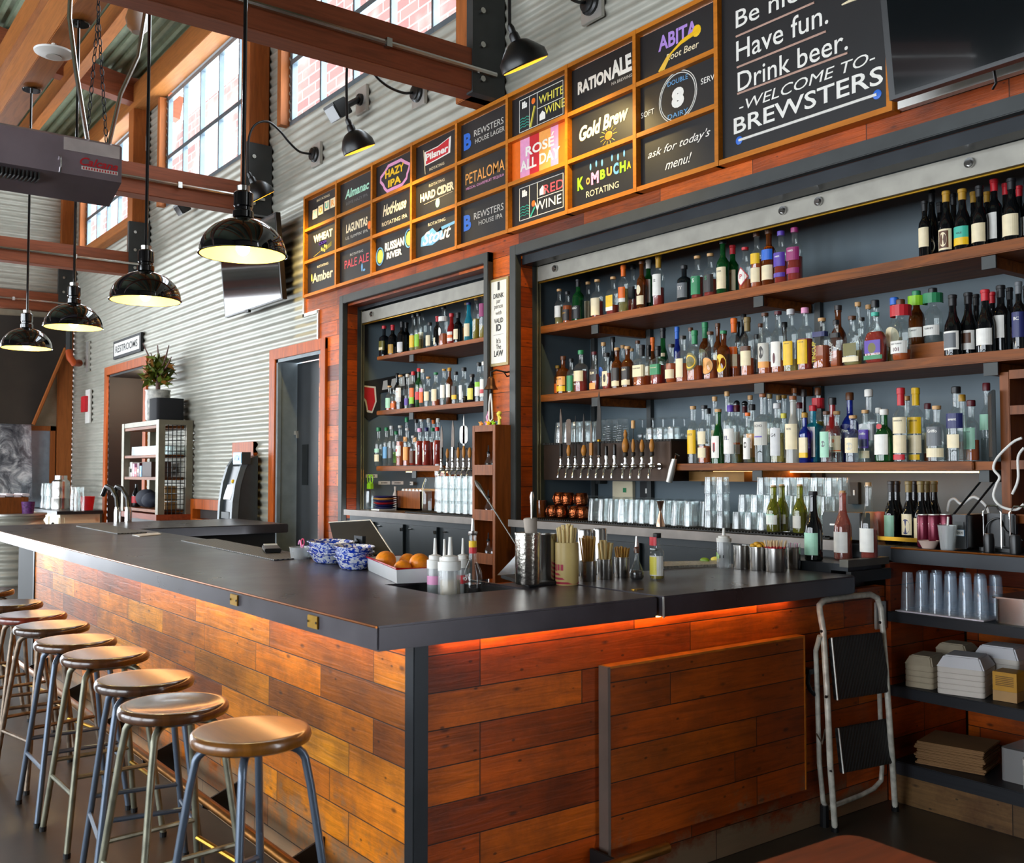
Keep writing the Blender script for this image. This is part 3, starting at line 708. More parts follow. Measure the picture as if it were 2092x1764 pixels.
# unseen fill lamp, added to brighten the restroom passage
pl = thing('passage_fill_lamp', 'small round fill lamp added unseen inside the restroom passage', 'lamp', (-14.9, 4.7, 2.95)); MB().lathe([(.10, 0), (.12, .03), (.12, .04)], (-14.9, 4.7, 2.94), 20).build('diffuser', mat('passage_fill_glow', '#ffe8c0', .4, emit='#ffd8a0', estr=5), pl)
l = bpy.data.lights.new('bulb_light', 'POINT'); l.energy = 45; l.color = (1, .82, .6); l.shadow_soft_size = .1; lo = bpy.data.objects.new('bulb_light', l); lo.parent = pl; lo.location = (0, 0, -.12); COL.objects.link(lo)

MB().rbox((-8.135, 2.98, .80), (.30, .52, .014), .1, Matrix.Rotation(R(90), 3, 'Y')).build('sink_back', M_FRAME, bar)
# ================================================================= bottles
PAL = dict(cream='efdfb8', white='efece4', yellow='f4c312', orange='ef6f17', black='141417', dark='2b2321', green='2c8a58', teal='3db8a0', blue='2c6cd2',
           purple='5a3da8', magenta='9c2c6c', red='c81f2b', maroon='581520', gold='b78a28', grey='666a6e', peach='f2a652', lime='93d024', pink='e79cc6', silver='cfd0d2',
           brown='5a3216', cork='cfa067', bronze='857040', navy='1f2560', sky='68a6d8', olive='6a6420', wood='9c5a2c', mint='a8dcc0', frost='c9c6bc', lemon='f0e25a')
def pm(n):
    return mat('paint_' + n, '#' + PAL[n], 0.42, 0, 0.05, 30)
G = {'c': glass('glass_clear', (.92, .95, .94), .025), 'g': glass('glass_green', (.05, .32, .10), .30, bodycol=(.015, .16, .04)), 'd': glass('glass_dark_wine', (.03, .035, .03), .75, bodycol=(.006, .007, .008)),
     'a': glass('glass_amber', (.42, .16, .04), .35, bodycol=(.22, .06, .01)), 'b': glass('glass_blue', (.05, .12, .55), .4, bodycol=(.01, .04, .35)), 'n': glass('glass_charcoal', (.05, .07, .08), .6, bodycol=(.012, .018, .022)),
     'r': glass('glass_red', (.6, .05, .04), .55, bodycol=(.42, .02, .02)), 't': glass('glass_teal', (.12, .62, .75), .35, bodycol=(.03, .45, .58)), 'y': glass('glass_olive', (.42, .44, .06), .35, bodycol=(.22, .22, .02)),
     'f': glass('glass_frosted', (.75, .75, .70), .45, .15, bodycol=(.6, .58, .52)), 'p': glass('glass_pinkish', (.75, .35, .28), .3, bodycol=(.6, .2, .15))}
GN = {'c': 'clear', 'g': 'green', 'd': 'dark wine', 'a': 'brown', 'b': 'blue', 'n': 'charcoal', 'r': 'red', 't': 'turquoise', 'y': 'olive', 'f': 'frosted', 'p': 'pink'}
LQ = {'A': liquid('spirit_amber', '#d8620c', .72), 'R': liquid('spirit_red_brown', '#b42404', .72), 'K': liquid('spirit_dark', '#1c0a06', .8), 'W': liquid('spirit_clear', '#c8d0d0', .12),
      'Y': liquid('spirit_pale', '#d8c878', .35), 'G': liquid('spirit_green_gold', '#c0a818', .55), 'P': liquid('wine_rose', '#c04838', .6), 'B': liquid('spirit_blue', '#18b0d0', .6), 'M': liquid('wine_red', '#5a0a16', .8)}
LN = {'A': 'amber', 'R': 'red-brown', 'K': 'dark', 'W': '', 'Y': 'pale', 'G': 'golden', 'P': 'rose', 'B': 'turquoise', 'M': 'red'}
# (radius fraction, height fraction); neck radius is absolute so slim bottles keep a neck
PROF = {
    'std': ([(.9, 0), (1, .015), (1, .56), (.93, .61), (.72, .655)], .69, .93),
    'tall': ([(.9, 0), (1, .012), (1, .60), (.92, .65), (.66, .69)], .72, .94),
    'sq': ([(.92, 0), (1, .015), (1, .58), (.9, .63), (.62, .665)], .69, .93),
    'wine': ([(.9, 0), (1, .015), (1, .42), (.93, .50), (.72, .58), (.5, .66)], .73, .97),
    'bord': ([(.9, 0), (1, .012), (1, .55), (.92, .61), (.66, .66)], .70, .97),
    'cone': ([(1.0, 0), (1.0, .04), (.92, .35), (.78, .50), (.55, .62)], .70, .94),
    'round': ([(.8, 0), (.95, .03), (1, .25), (.97, .48), (.82, .57), (.58, .63)], .67, .92),
}
def squar(a, p=5.0):
    c, s = abs(math.cos(a)), abs(math.sin(a)); return 1 / ((c ** p + s ** p) ** (1 / p)) * .93
def flat(a):
    c, s = math.cos(a), math.sin(a); k = squar(a, 3.2); return (k * c, k * s * .58)
PLACED = {}
SHELF_SEQ = {}
def spot(key, p_at, r, y0):
    """a free place on a shelf along the sight line, as near the front as the neighbours allow"""
    used = PLACED.setdefault(key, [])
    for rr in (1.0, .93, .86):
        for k in range(0, 14):
            y = y0 + .012 * k; x = p_at(y)
            if all((x - a) ** 2 + (y - b) ** 2 > (r * rr + c + .0012) ** 2 for a, b, c in used):
                used.append((x, y, r * rr)); return x, y, r * rr
    x = p_at(y0 + .07); used.append((x, y0 + .07, r * .8)); return x, y0 + .07, r * .8
def on_glass(c, r, sec, z0=0.0):
    def f(x, y):
        a = -math.pi / 2 + x / r
        if sec is None: px, py = r * math.cos(a), r * math.sin(a)
        elif sec is flat: k = flat(a); px, py = r * k[0], r * k[1]
        else: k = sec(a); px, py = r * k * math.cos(a), r * k * math.sin(a)
        s = 1.035; return Vector((c[0] + px * s, c[1] + py * s, c[2] + z0 + y))
    return f
def bottle(x, y, z, r, H, kind, gl, liq, cap, labs, name='liquor_bottle', neck=None, seg=20):
    t = thing(name, None, 'bottle', (x, y, z))
    c = Vector((x, y, z)); base = kind.rstrip('q'); prof, zn, zc = PROF[kind if kind in PROF else 'std']
    sec = squar if kind == 'sq' else (flat if kind == 'flask' else None)
    if kind == 'flask': prof, zn, zc = PROF['round']
    rn = neck or max(.0125, min(.016, r * .42))
    sh = len(prof)
    pr = [(max(r * a, rn), H * b) for a, b in prof] + [(rn * 1.08, H * zn), (rn, H * (zn + .04)), (rn, H * (zc - .03)), (rn * 1.18, H * (zc - .025)), (rn * 1.18, H * zc)]
    mb = MB()
    if sec is None: mb.lathe(pr, c, seg)
    else:
        # boxy body below, round neck above
        vs = []; fs = []
        for j, (rr, zz) in enumerate(pr):
            k = 1.0 if j < sh - 1 else (.45 if j == sh - 1 else 0.0)
            for i in range(seg):
                a = 2 * math.pi * i / seg; q = sec(a); q = q if isinstance(q, tuple) else (q * math.cos(a), q * math.sin(a))
                vs.append(c + Vector((rr * (q[0] * k + math.cos(a) * (1 - k)), rr * (q[1] * k + math.sin(a) * (1 - k)), zz)))
        n = len(pr)
        for j in range(n - 1):
            for i in range(seg): fs.append((j * seg + i, j * seg + (i + 1) % seg, (j + 1) * seg + (i + 1) % seg, (j + 1) * seg + i))
        fs += [tuple(range(seg - 1, -1, -1)), tuple(range((n - 1) * seg, n * seg))]
        mb.add(vs, fs)
    mb.build('glass', G[gl], t, True)
    if liq and liq != '-':
        lv = float(liq[1:] or .5); k = .9
        lp = [(r * k * a, H * b + .006) for a, b in prof if b < lv]
        if lv > prof[-1][1]: lp += [(rn * .9, H * zn), (rn * .8, H * min(lv, zc - .04))]
        else:
            lo = max([q for q in prof if q[1] < lv], key=lambda q: q[1]); hi = min([q for q in prof if q[1] >= lv], key=lambda q: q[1])
            f = (lv - lo[1]) / max(1e-6, hi[1] - lo[1]); lp.append((r * k * (lo[0] + (hi[0] - lo[0]) * f), H * lv))
        MB().lathe(lp, c, 14, section=(flat if sec is flat else sec)).build('liquid', LQ[liq[0]], t, True)
    # stopper
    st, _, col = cap.partition('-')
    m = MB()
    if st == 'k':
        m.lathe([(rn * 1.0, H * zc), (rn * 1.25, H * (zc + .005)), (rn * 1.3, H * .995), (rn * 1.1, H)], c, 14); m.build('stopper', pm(col or 'cork'), t, True)
    elif st == 's':
        m.lathe([(rn * 1.3, H * (zc - .03)), (rn * 1.34, H * (zc - .02)), (rn * 1.34, H * .99), (rn * 1.15, H)], c, 14); m.build('cap', pm(col or 'black'), t, True)
    elif st in ('f', 'x'):
        z0 = zn + .04 if st == 'x' else zc - .15
        m.lathe([(rn * 1.14, H * z0), (rn * 1.14, H * (zc - .03)), (rn * 1.3, H * (zc - .025)), (rn * 1.28, H * .992), (rn * 1.05, H)], c, 14); m.build('capsule', pm(col or 'black'), t, True)
    elif st == 'o':
        m.lathe([(rn * 1.2, H * (zc - .12)), (rn * 1.25, H * (zc - .02)), (rn * 1.1, H * (zc - .01))], c, 14); m.build('neck_band', pm(col), t, True)
        MB().sphere(c + Vector((0, 0, H * .955)), H * .05, 14, 8).build('ball_stopper', G['n'] if col != 'purple' else G['c'], t, True)
    elif st == 'n':
        MB().lathe([(rn * 1.0, H * (zc - .02)), (rn * .86, H * zc), (rn * .86, H)], c, 12).build('stopper', pm(col or 'cork'), t, True)
    rl = r
    for L in labs:
        if L.startswith('T='):
            s, colr, zc_, w = (L[2:].split(':') + ['black', '.35', '1.1'])[:4] if L.count(':') >= 3 else (L[2:].split(':') + [None] * 3)[:4]
            colr = colr or 'black'; zc_ = float(zc_ or .35); w = float(w or 1.2)
            q = MB()
            if s.endswith('/'):   # lettering running up the bottle
                vs, fs = text_verts(s[:-1].replace('_', ' '), 1.0, .03); x0, x1 = min(v.x for v in vs), max(v.x for v in vs); y0, y1 = min(v.y for v in vs), max(v.y for v in vs)
                k = H * w / (x1 - x0); f = on_glass(c, r, sec, H * zc_)
                q.add([f(-((v.y - (y0 + y1) / 2) * k) - r * .5, (v.x - (x0 + x1) / 2) * k) for v in vs], fs)
            else:
                text(q, s.replace('_', ' '), c, w=r * w, h=None, bold=.02, face=on_glass(c, r, sec, H * zc_))
            q.v = [p + (p - c).normalized() * .0012 for p in q.v]
            q.build('lettering', pm(colr), t); continue
        nm, z0, z1, *an = L.split(':'); z0, z1 = float(z0) * H, float(z1) * H; an = R(float(an[0])) if an else R(64)
        f = on_glass(c, r, sec); ns = 10; vs = []
        if nm.startswith('oval_'):
            nm = nm[5:]; ring = [f(r * an * math.cos(2 * math.pi * i / 20), (z0 + z1) / 2 + (z1 - z0) / 2 * math.sin(2 * math.pi * i / 20)) for i in range(20)]; q = MB()
            q.add(ring + [f(0, (z0 + z1) / 2)], [(i, (i + 1) % 20, 20) for i in range(20)])
        elif nm.startswith('dia_'):
            nm = nm[4:]; q = MB(); zm = (z0 + z1) / 2; cols = [-1 + .25 * i for i in range(9)]
            vs = []
            for k in cols: hh = (z1 - z0) / 2 * (1 - abs(k)); vs += [f(r * an * k, zm - hh), f(r * an * k, zm + hh + 1e-5)]
            q.add(vs, [(2 * i, 2 * i + 2, 2 * i + 3, 2 * i + 1) for i in range(8)])
        else:
            for i in range(ns + 1):
                a = -r * an + 2 * r * an * i / ns; vs += [f(a, z0), f(a, z1)]
            q = MB().add(vs, [(2 * i, 2 * i + 2, 2 * i + 3, 2 * i + 1) for i in range(ns)])
        q.v = [p + Vector((p.x - c.x, p.y - c.y, 0)) * (.004 * labs.index(L)) for p in q.v]
        q.build('paper_label', pm(nm), t)
    return t
def words_for(gl, liq, labs, cap):
    l = [x for x in labs if not x.startswith('T=')]
    ln = LN.get(liq[0], '') if liq != '-' else ''
    a = (GN[gl] + ' glass bottle') if gl != 'c' else ((ln + ' spirit bottle') if ln else 'clear glass bottle')
    if gl == 'd': a = 'dark wine bottle'
    b = (l[0].split(':')[0].replace('oval_', 'oval ').replace('dia_', 'diamond ') + ' label') if l else 'no label'
    st, _, col = cap.partition('-')
    c = {'k': 'cork stopper' if not col else col + ' stopper', 's': (col or 'black') + ' cap', 'f': (col or 'black') + ' capsule', 'x': (col or 'black') + ' wax top', 'o': 'ball stopper', 'n': 'pushed-in cork'}[st]
    return a + ', ' + b + ', ' + c
ORD = lambda n: '%d%s' % (n, 'th' if 10 <= n % 100 <= 20 else {1: 'st', 2: 'nd', 3: 'rd'}.get(n % 10, 'th'))
def row(key, zs, y0, where, data, crop, group, name='liquor_bottle', base_from=None):
    x0c, y0c, k = crop; lst = []
    for ln in data.strip().splitlines():
        f = ln.split()
        if not f: continue
        u, vt, w = x0c + float(f[0]) / k, y0c + float(f[1]) / k, float(f[2]) / k
        kind, gl, liq, cap = f[3:7]; labs = f[7].split('|') if len(f) > 7 and f[7] != '-' else []
        back = int(f[8]) if len(f) > 8 else 0
        yy = y0 + .105 * back
        d = depth_at(oY(u, vt, yy)); r = min(.064, max(.021, w / 2 / FPX * d * 1.07)) * (.97 if back else 1.0)
        if kind == 'flask': r = min(r, .075)
        kf = 1.13 if kind == 'sq' else 1.0; x, y, r = spot(key, lambda q: oY(u, 900, q).x, r * kf, yy); r /= kf
        H = max(.17, oY(u, vt, y).z - zs)
        t = bottle(x, y, zs, r, H, kind, gl, liq, cap, labs, 'wine_bottle' if kind == 'wine' else name)
        lst.append((back, x, t, words_for(gl, liq, labs, cap)))
    return lst
def label_row(lst, where, group):
    for b in sorted({q[0] for q in lst}):
        rw = sorted([q for q in lst if q[0] == b], key=lambda q: q[1])
        for i, q in enumerate(rw):
            lb = '%s, %s from left, %s row, %s' % (q[3], ORD(i + 1), ('front', 'back', 'rear')[b], where)
            for cut in (' glass', ' spirit', ' stopper'):
                if len(lb.replace('-', ' ').split()) > 16: lb = lb.replace(cut, '', 1)
            tag(q[2], lb, None, group)
YF = 4.515
A_ = (1080, 450, 3.374); B_ = (1600, 300, 3.675); D_ = (1080, 750, 3.374); E_ = (1500, 750, 3.534); F_ = (680, 520, 2.941)
top = row('t', ZS['t'], YF, '', '''
213 475 60 std c Y.5 k white:.2:.52
270 492 66 std c A.55 s-black dark:.08:.42|T=JURY:gold:.3:1.0
345 408 78 bord g K.5 f-black black:.05:.36|T=AGO:white:.3:1.1
413 425 62 std c Y.4 k cream:.1:.52 1
478 408 85 std c R.42 k cream:.05:.5
588 390 85 sq c R.25 k yellow:.15:.5:40|white:.1:.2:40
658 308 66 tall c Y.5 x-orange orange:.3:.53|white:.22:.3
725 305 64 sq c R.5 s-black black:.3:.55 1
785 282 66 bord a K.5 s-brown cream:.1:.28|oval_cream:.3:.5:30
832 270 70 bord g K.5 f-white white:.15:.6|T=PORT:black:.45:1.0
902 230 78 std c R.35 x-gold white:.2:.6|T=12:dark:.48:.5
1080 310 92 std n - s-black grey:.1:.5|T=TT:white:.36:.8
1172 245 84 std c R.5 k green:.1:.52|T=S:white:.42:.35
1262 228 90 std c R.4 k dark:.1:.5|T=S:green:.42:.35
1350 140 82 bord g K.5 s-black cream:.1:.5|T=CORK:dark:.42:.9
1418 170 80 bord g K.5 f-red cream:.1:.5|T=CORK:dark:.42:.9
1505 185 90 std c A.25 k-red dia_red:.08:.53:66|dia_white:.11:.5:56|T=P:red:.31:.42
1585 72 78 std c A.5 s-brown yellow:.42:.6|cream:.1:.35
1670 52 92 std a A.7 s-brown blue:.44:.62|cream:.1:.35
1755 72 95 tall c R.42 s-purple purple:.32:.58|purple:.12:.2|T=YARD:white:.5:.8
1850 48 105 tall c R.45 s-magenta magenta:.38:.62|magenta:.14:.24|T=YARD:white:.55:.8
''', A_, '')
top += row('t', ZS['t'], YF, '', '''
1090 400 82 bord d - f-black cream:.18:.52
1145 315 95 wine d - f-black oval_cream:.06:.3:50|T=Anto:black:.18:.8
1205 410 60 wine d - f-black white:.6:.66 1
1255 325 105 wine d - f-gold cream:.05:.38|brown:.08:.35:40|oval_cream:.1:.33:28
1310 345 70 wine d - f-black - 1
1378 310 115 wine d - f-gold teal:.2:.38|yellow:.08:.2|T=VALE:black:.27:.7
1462 330 70 wine d - f-gold - 1
1508 285 108 wine d - f-black cream:.08:.38
1565 330 70 wine d - f-gold - 1
1620 235 105 bord d - f-red white:.12:.5:40
1705 265 70 wine d - f-red - 1
1752 228 122 wine d - f-black cream:.08:.42
1810 285 70 wine d - f-red - 1
1880 240 115 wine d - f-black white:.1:.4
''', B_, '')
label_row(top, 'top wide shelf', 'bottles on the top wide shelf')
mid = row('m', ZS['m'], YF, '', '''
200 1002 45 std a K.5 s-gold orange:.1:.4 1
240 938 85 std a K.6 s-brown peach:.22:.45|yellow:.06:.2|T=KEY_LDR:dark:.38:1.1
295 955 60 std c G.4 s-black green:.06:.5
362 897 92 std c R.5 s-green cream:.25:.5|T=TRACE:white:.18:1.0
455 908 80 flask c R.42 k-maroon dark:.25:.55:50|peach:.04:.2:40|T=ELM:cream:.45:.9
518 842 60 round c W.5 k oval_blue:.3:.5:40 1
540 915 78 flask c R.45 s-black cream:.1:.5:34|oval_dark:.2:.42:20
583 805 50 std n K.5 s-black - 1
612 880 72 std a K.5 k dark:.2:.5|cream:.06:.18
652 862 50 std c A.4 k yellow:.2:.4 2
685 870 80 std a K.5 k dark:.2:.5|cream:.06:.18|T=elijah:cream:.42:.9
712 885 36 std c A.5 k cream:.1:.4 2
755 830 58 std c W.4 k-brown white:.2:.4 1
785 860 108 sq c A.25 x-black cream:.22:.5|T=KNOB_CREEK:black:.42:1.2
832 862 46 sq c A.4 x-black cream:.22:.5 1
858 808 44 std a K.6 x-orange dark:.2:.4 2
895 868 92 sq c R.5 x-black green:.25:.52|T=KNOB_CREEK:cream:.43:1.1
930 742 74 wine g K.5 f-black cream:.5:.56|cream:.2:.35 1
988 855 82 round c A.5 k-dark cream:.12:.35
1028 735 44 tall b - f-blue white:.2:.4 1
1068 797 92 std c A.4 k-dark cream:.1:.5:40
1122 740 60 std c A.4 k-brown cream:.2:.4 1
1150 760 105 std c A.3 x-green oval_olive:.2:.55:55|oval_yellow:.24:.51:46|oval_olive:.27:.48:38
1222 703 80 std a K.6 x-green oval_olive:.25:.55 1
1258 768 92 std c A.4 k-brown oval_dark:.1:.46:62|oval_peach:.11:.45:58
1310 710 60 std a K.6 k-brown cream:.3:.45 1
1350 762 84 std a K.5 k-green oval_yellow:.12:.5:60
1422 675 90 tall c A.4 x-orange orange:.4:.52|cream:.2:.4|orange:.17:.2
1448 700 44 tall n K.5 s-black grey:.1:.4 2
1490 647 62 tall n K.5 s-black white:.3:.5 1
1515 668 88 tall c A.3 x-bronze brown:.42:.5|cream:.17:.42
1580 788 64 std c W.4 s-black grey:.1:.4|T=AGU:dark:.22:.9
1607 712 44 std c A.4 k-brown - 1
1638 638 92 tall c A.2 k-brown frost:.2:.5|peach:.1:.2|oval_dark:.25:.45:22
1728 627 92 tall c A.2 k-maroon white:.1:.5:52|oval_maroon:.15:.32:12
1772 702 52 std n K.4 s-black - 1
1815 612 96 tall c Y.2 s-silver yellow:.1:.48:48|T=TAYLOR:dark:.44:.8
1915 602 100 tall c R.5 s-pink yellow:.1:.48:48|T=TAYLOR:dark:.44:.8
''', A_, '')
mid += row('m', ZS['m'], YF, '', '''
302 1285 118 sq c A.45 k navy:.62:.72:80|T=TINCUP/:lemon:.32:.42
425 1190 120 round a A.6 k-dark - 1
408 1300 92 sq c A.35 s-black black:.62:.72:80|T=TINCUP/:white:.32:.42
530 1270 150 flask c Y.3 k-brown olive:.2:.45:40|cream:.08:.18:52
575 1165 62 sq c W.3 k - 1
602 1280 54 std c W.3 k-dark - 2
655 1185 54 std c W.3 k - 2
705 1150 130 flask c R.5 s-black - 1
705 1242 180 flask c R.62 k-teal purple:.2:.45:40|green:.08:.16:48|oval_olive:.2:.4:20
850 1130 120 round c Y.4 s-blue oval_cream:.25:.55:60 1
898 1145 138 round c A.18 s-brown white:.12:.32|T=WILD_TURKEY:dark:.27:1.2|T=101:maroon:.18:.6|red:.72:.9:120
''', B_, '')
# plank block that lifts two bottles
bl = tag(MB().bb(oY(1862, 720, 4.62) * 1, oY(1862, 720, 4.62) * 1).build('riser_block', M_SHELF), 'wooden riser block under two bottles on the middle wide shelf', 'block')
xa, xb = oY(1858, 720, 4.6).x, oY(1936, 720, 4.6).x
bpy.data.objects.remove(bl)
bl = tag(MB().bb((xa, 4.60, ZS['m']), (xb, 4.76, ZS['m'] + .09)).build('riser_block', M_SHELF, bevel=.003), 'wooden riser block under two bottles on the middle wide shelf', 'block')
mid2 = row('riser', ZS['m'] + .09, 4.66, '', '''
1018 1080 112 round a K.6 s-green white:.14:.32|T=TURKEY:dark:.26:1.0|lime:.72:.9:120
1142 1060 130 round c W.2 s-black white:.14:.32|T=TURKEY:dark:.26:1.0|green:.72:.9:120
''', B_, '')
for t, s in zip(mid2, ('dark spirit', 'nearly empty clear')): tag(t[2], s + ' bottle with white label standing on the riser block, middle wide shelf', None, 'bottles on the riser block')
mid += row('m', ZS['m'], YF, '', '''
1290 1110 118 wine d - f-black white:.1:.4|grey:.13:.37:45
1408 1093 120 wine d - f-black white:.1:.4|brown:.2:.36:40
1468 1105 60 wine d - f-black - 1
1537 1070 122 wine d - f-red white:.12:.38
1590 1088 64 wine d - f-red - 1
1655 1038 116 bord d - f-black white:.22:.55:44
1722 1055 70 wine d - f-black white:.2:.4 1
1790 1010 92 bord d - f-grey navy:.18:.55|T=BC:white:.45:.8
1850 1040 92 bord d - f-black cream:.18:.5
''', B_, '')
label_row(mid, 'middle wide shelf', 'bottles on the middle wide shelf')
bot = row('b', ZS['b'], YF, '', '''
1135 270 75 tall c W.4 k yellow:.17:.58|T=AGO:dark:.5:1.0
1212 265 84 tall c A.3 k-black cream:.33:.55:50|cream:.1:.27:50
1240 285 44 std c W.3 s-black - 1
1285 205 52 std c Y.4 k oval_cream:.3:.5 1
1308 290 88 cone g G.3 k white:.1:.5:44|red:.22:.38:12|dark:.2:.36:6
1370 168 66 std c Y.4 k - 1
1393 232 88 tall c W.3 o-purple white:.15:.55|T=EL:navy:.4:.8
1437 232 84 tall c G.3 o-maroon white:.15:.5|orange:.3:.33 1
1492 235 66 std c A.3 o-maroon white:.15:.45 2
1512 315 60 std c W.3 k-orange white:.08:.5|oval_dark:.3:.42:24
1543 258 78 std c G.4 s-black peach:.1:.5|T=G4:dark:.38:.8
1530 195 50 std c W.3 k - 2
1617 175 112 std c W.4 k-wood frost:.25:.58|T=OCHO:dark:.52:1.1|purple:.36:.38:30
1665 185 56 std c W.3 k-bronze cream:.3:.5 2
1715 250 90 tall c Y.5 s-silver silver:.12:.58:58|T=G4:dark:.46:.8
1727 195 52 std c W.3 k-bronze - 2
1765 185 56 std c W.3 k-gold - 2
1760 320 54 std c Y.4 s-lemon white:.1:.5 1
1825 200 100 cone f W.3 k-wood cream:.2:.58|T=DOS:dark:.5:.7
1835 145 56 std c W.3 k-wood - 2
1870 245 52 std c W.3 s-maroon - 1
1900 155 50 std n W.3 s-dark - 2
1905 315 78 sq b - s-gold cream:.2:.5|yellow:.1:.2
1962 265 130 sq t B.3 s-red white:.1:.62:44|oval_blue:.4:.52:14|T=SAPPHIRE:navy:.6:.7
''', D_, '')
bot += row('b', ZS['b'], YF, '', '''
610 150 84 std c G.55 s-brown red:.72:.86:120 1
668 320 88 std c W.3 k-brown mint:.1:.6:50|oval_grey:.3:.42:20
712 222 105 round r - s-black oval_white:.2:.3 1
742 320 112 std c W.3 k cream:.2:.52|orange:.22:.24|oval_orange:.38:.46:12
838 185 130 round b - s-brown oval_navy:.35:.55|T=Pinn:white:.45:.8 1
860 350 106 std c W.3 k cream:.2:.52|oval_frost:.26:.42:26
820 380 40 std c W.2 k - 2
975 162 118 sq c W.3 s-white silver:.3:.52 1
948 310 112 std c W.3 k purple:.27:.62:56|navy:.3:.44:48|cream:.08:.22|T=Griffo:white:.54:1.1
1045 295 50 std c W.3 s-white - 1
1085 305 128 round g - s-white white:.14:.52:50|oval_red:.62:.72:18
1208 150 106 tall c W.3 x-red cream:.38:.6|cream:.12:.36|red:.03:.1:50|T=HANSON:dark:.55:1.2
1250 210 52 std c W.3 k - 1
1315 150 110 tall c W.3 x-yellow yellow:.38:.6|cream:.12:.36|yellow:.03:.1:50|T=HANSON:dark:.55:1.2
1400 262 72 std c A.3 s-maroon cream:.15:.5 1
1465 280 132 std c W.3 k grey:.28:.62:50|cream:.08:.24|T=Griffo:white:.54:1.0
1608 142 126 tall c W.4 s-black navy:.44:.64|T=agent:white:.55:.9|cream:.18:.36:40
1650 200 60 std c A.3 s-gold - 1
1715 240 110 std c A.35 s-maroon mint:.2:.55:50|T=SAKE:dark:.48:.6
''', E_, '')
bot += row('b', ZS['b'], YF, '', '1828 115 90 std c W.3 s-maroon mint:.4:.6 2', E_, '')
label_row(bot, 'bottom wide shelf', 'bottles on the bottom wide shelf')
nt = row('nt', ZS['t'], YF, '', '''
305 430 52 sq n K.4 s-red olive:.2:.5|cream:.22:.3:40
357 425 52 bord d - f-red gold:.05:.35
413 405 54 bord d - f-black silver:.05:.35
440 410 50 bord d - f-black white:.05:.3|oval_white:.4:.5:20
482 358 46 std c Y.3 s-black yellow:.1:.42
512 350 44 std c Y.3 s-black lime:.1:.42
538 315 54 std c W.3 k cream:.08:.42|oval_orange:.3:.4:20
580 410 44 round c W.3 s-dark cream:.1:.5
627 372 46 bord d - f-red cream:.08:.3:20
664 308 58 tall c A.3 s-black white:.6:.72:100|oval_white:.25:.45:26
712 355 50 round r - s-red white:.1:.4|orange:.2:.3
752 350 52 bord d - f-black cream:.12:.45:50
800 290 44 tall c W.4 k peach:.1:.4 1
815 290 52 wine t - s-navy cream:.12:.45
860 262 44 tall c G.5 k - 
902 245 46 tall c G.3 k magenta:.5:.8:80
930 300 34 tall c G.3 s-silver green:.5:.7 
''', F_, '')
label_row(nt, 'top narrow shelf', 'bottles on the top narrow shelf')
nm = row('nm', ZS['m'], YF, '', '''
340 790 46 std c A.3 k mint:.1:.5
368 800 40 std c A.4 s-black orange:.1:.3
405 725 50 tall c K.4 k white:.35:.62|silver:.22:.35|T=PLATA:red:.5:.9
385 715 36 tall n - s-black - 1
447 720 34 cone c W.3 s-silver purple:.1:.3
482 705 44 std c K.3 s-red orange:.3:.55|lime:.12:.3
515 685 40 tall g - s-red red:.2:.4
538 690 38 tall c W.3 s-white orange:.12:.4|pink:.4:.5
572 735 46 std c W.2 k cream:.2:.5
618 710 48 std c A.2 k-green cream:.15:.5
667 688 42 tall c W.3 k-gold white:.2:.55
700 682 38 tall a K.5 s-gold white:.2:.55
738 705 46 std c W.3 s-black dark:.28:.55|yellow:.15:.28
787 680 54 std c K.2 s-black silver:.1:.5:30
836 720 52 round n - s-dark lemon:.1:.5
877 650 46 tall c W.3 s-black white:.15:.5|lime:.38:.5
908 645 46 tall c W.3 s-white white:.12:.55|red:.2:.3
''', F_, '')
label_row(nm, 'middle narrow shelf', 'bottles on the middle narrow shelf')
nbt = row('nb', ZS['b'], YF, '', '''
275 1040 46 std c W.3 s-green mint:.35:.45|cream:.12:.3
322 1040 40 tall c W.3 s-green sky:.2:.5
352 1030 40 tall c W.3 s-silver grey:.2:.45
380 1062 34 std c Y.4 s-green lime:.1:.4 1
405 1028 48 tall c A.6 k-frost white:.25:.5|oval_red:.35:.42:16
447 1045 46 tall c A.5 k-silver peach:.15:.5
482 1090 38 std c R.5 k-silver brown:.1:.5
522 1045 46 sq c R.66 s-pink frost:.05:.5:20
562 1040 42 sq c R.64 s-navy cream:.1:.4:14
600 1042 38 sq c R.62 s-green - 1
627 1038 42 sq c R.66 s-red - 
443 980 38 std c W.3 s-green peach:.5:.6 1
500 985 36 std c W.3 s-black peach:.5:.6 1
532 978 36 tall c W.3 s-white - 1
575 985 40 tall c A.5 s-frost - 1
605 990 36 std c W.3 s-orange - 2
632 985 36 tall c A.5 s-frost - 1
''', F_, '')
label_row(nbt, 'bottom narrow shelf', 'bottles on the bottom narrow shelf')
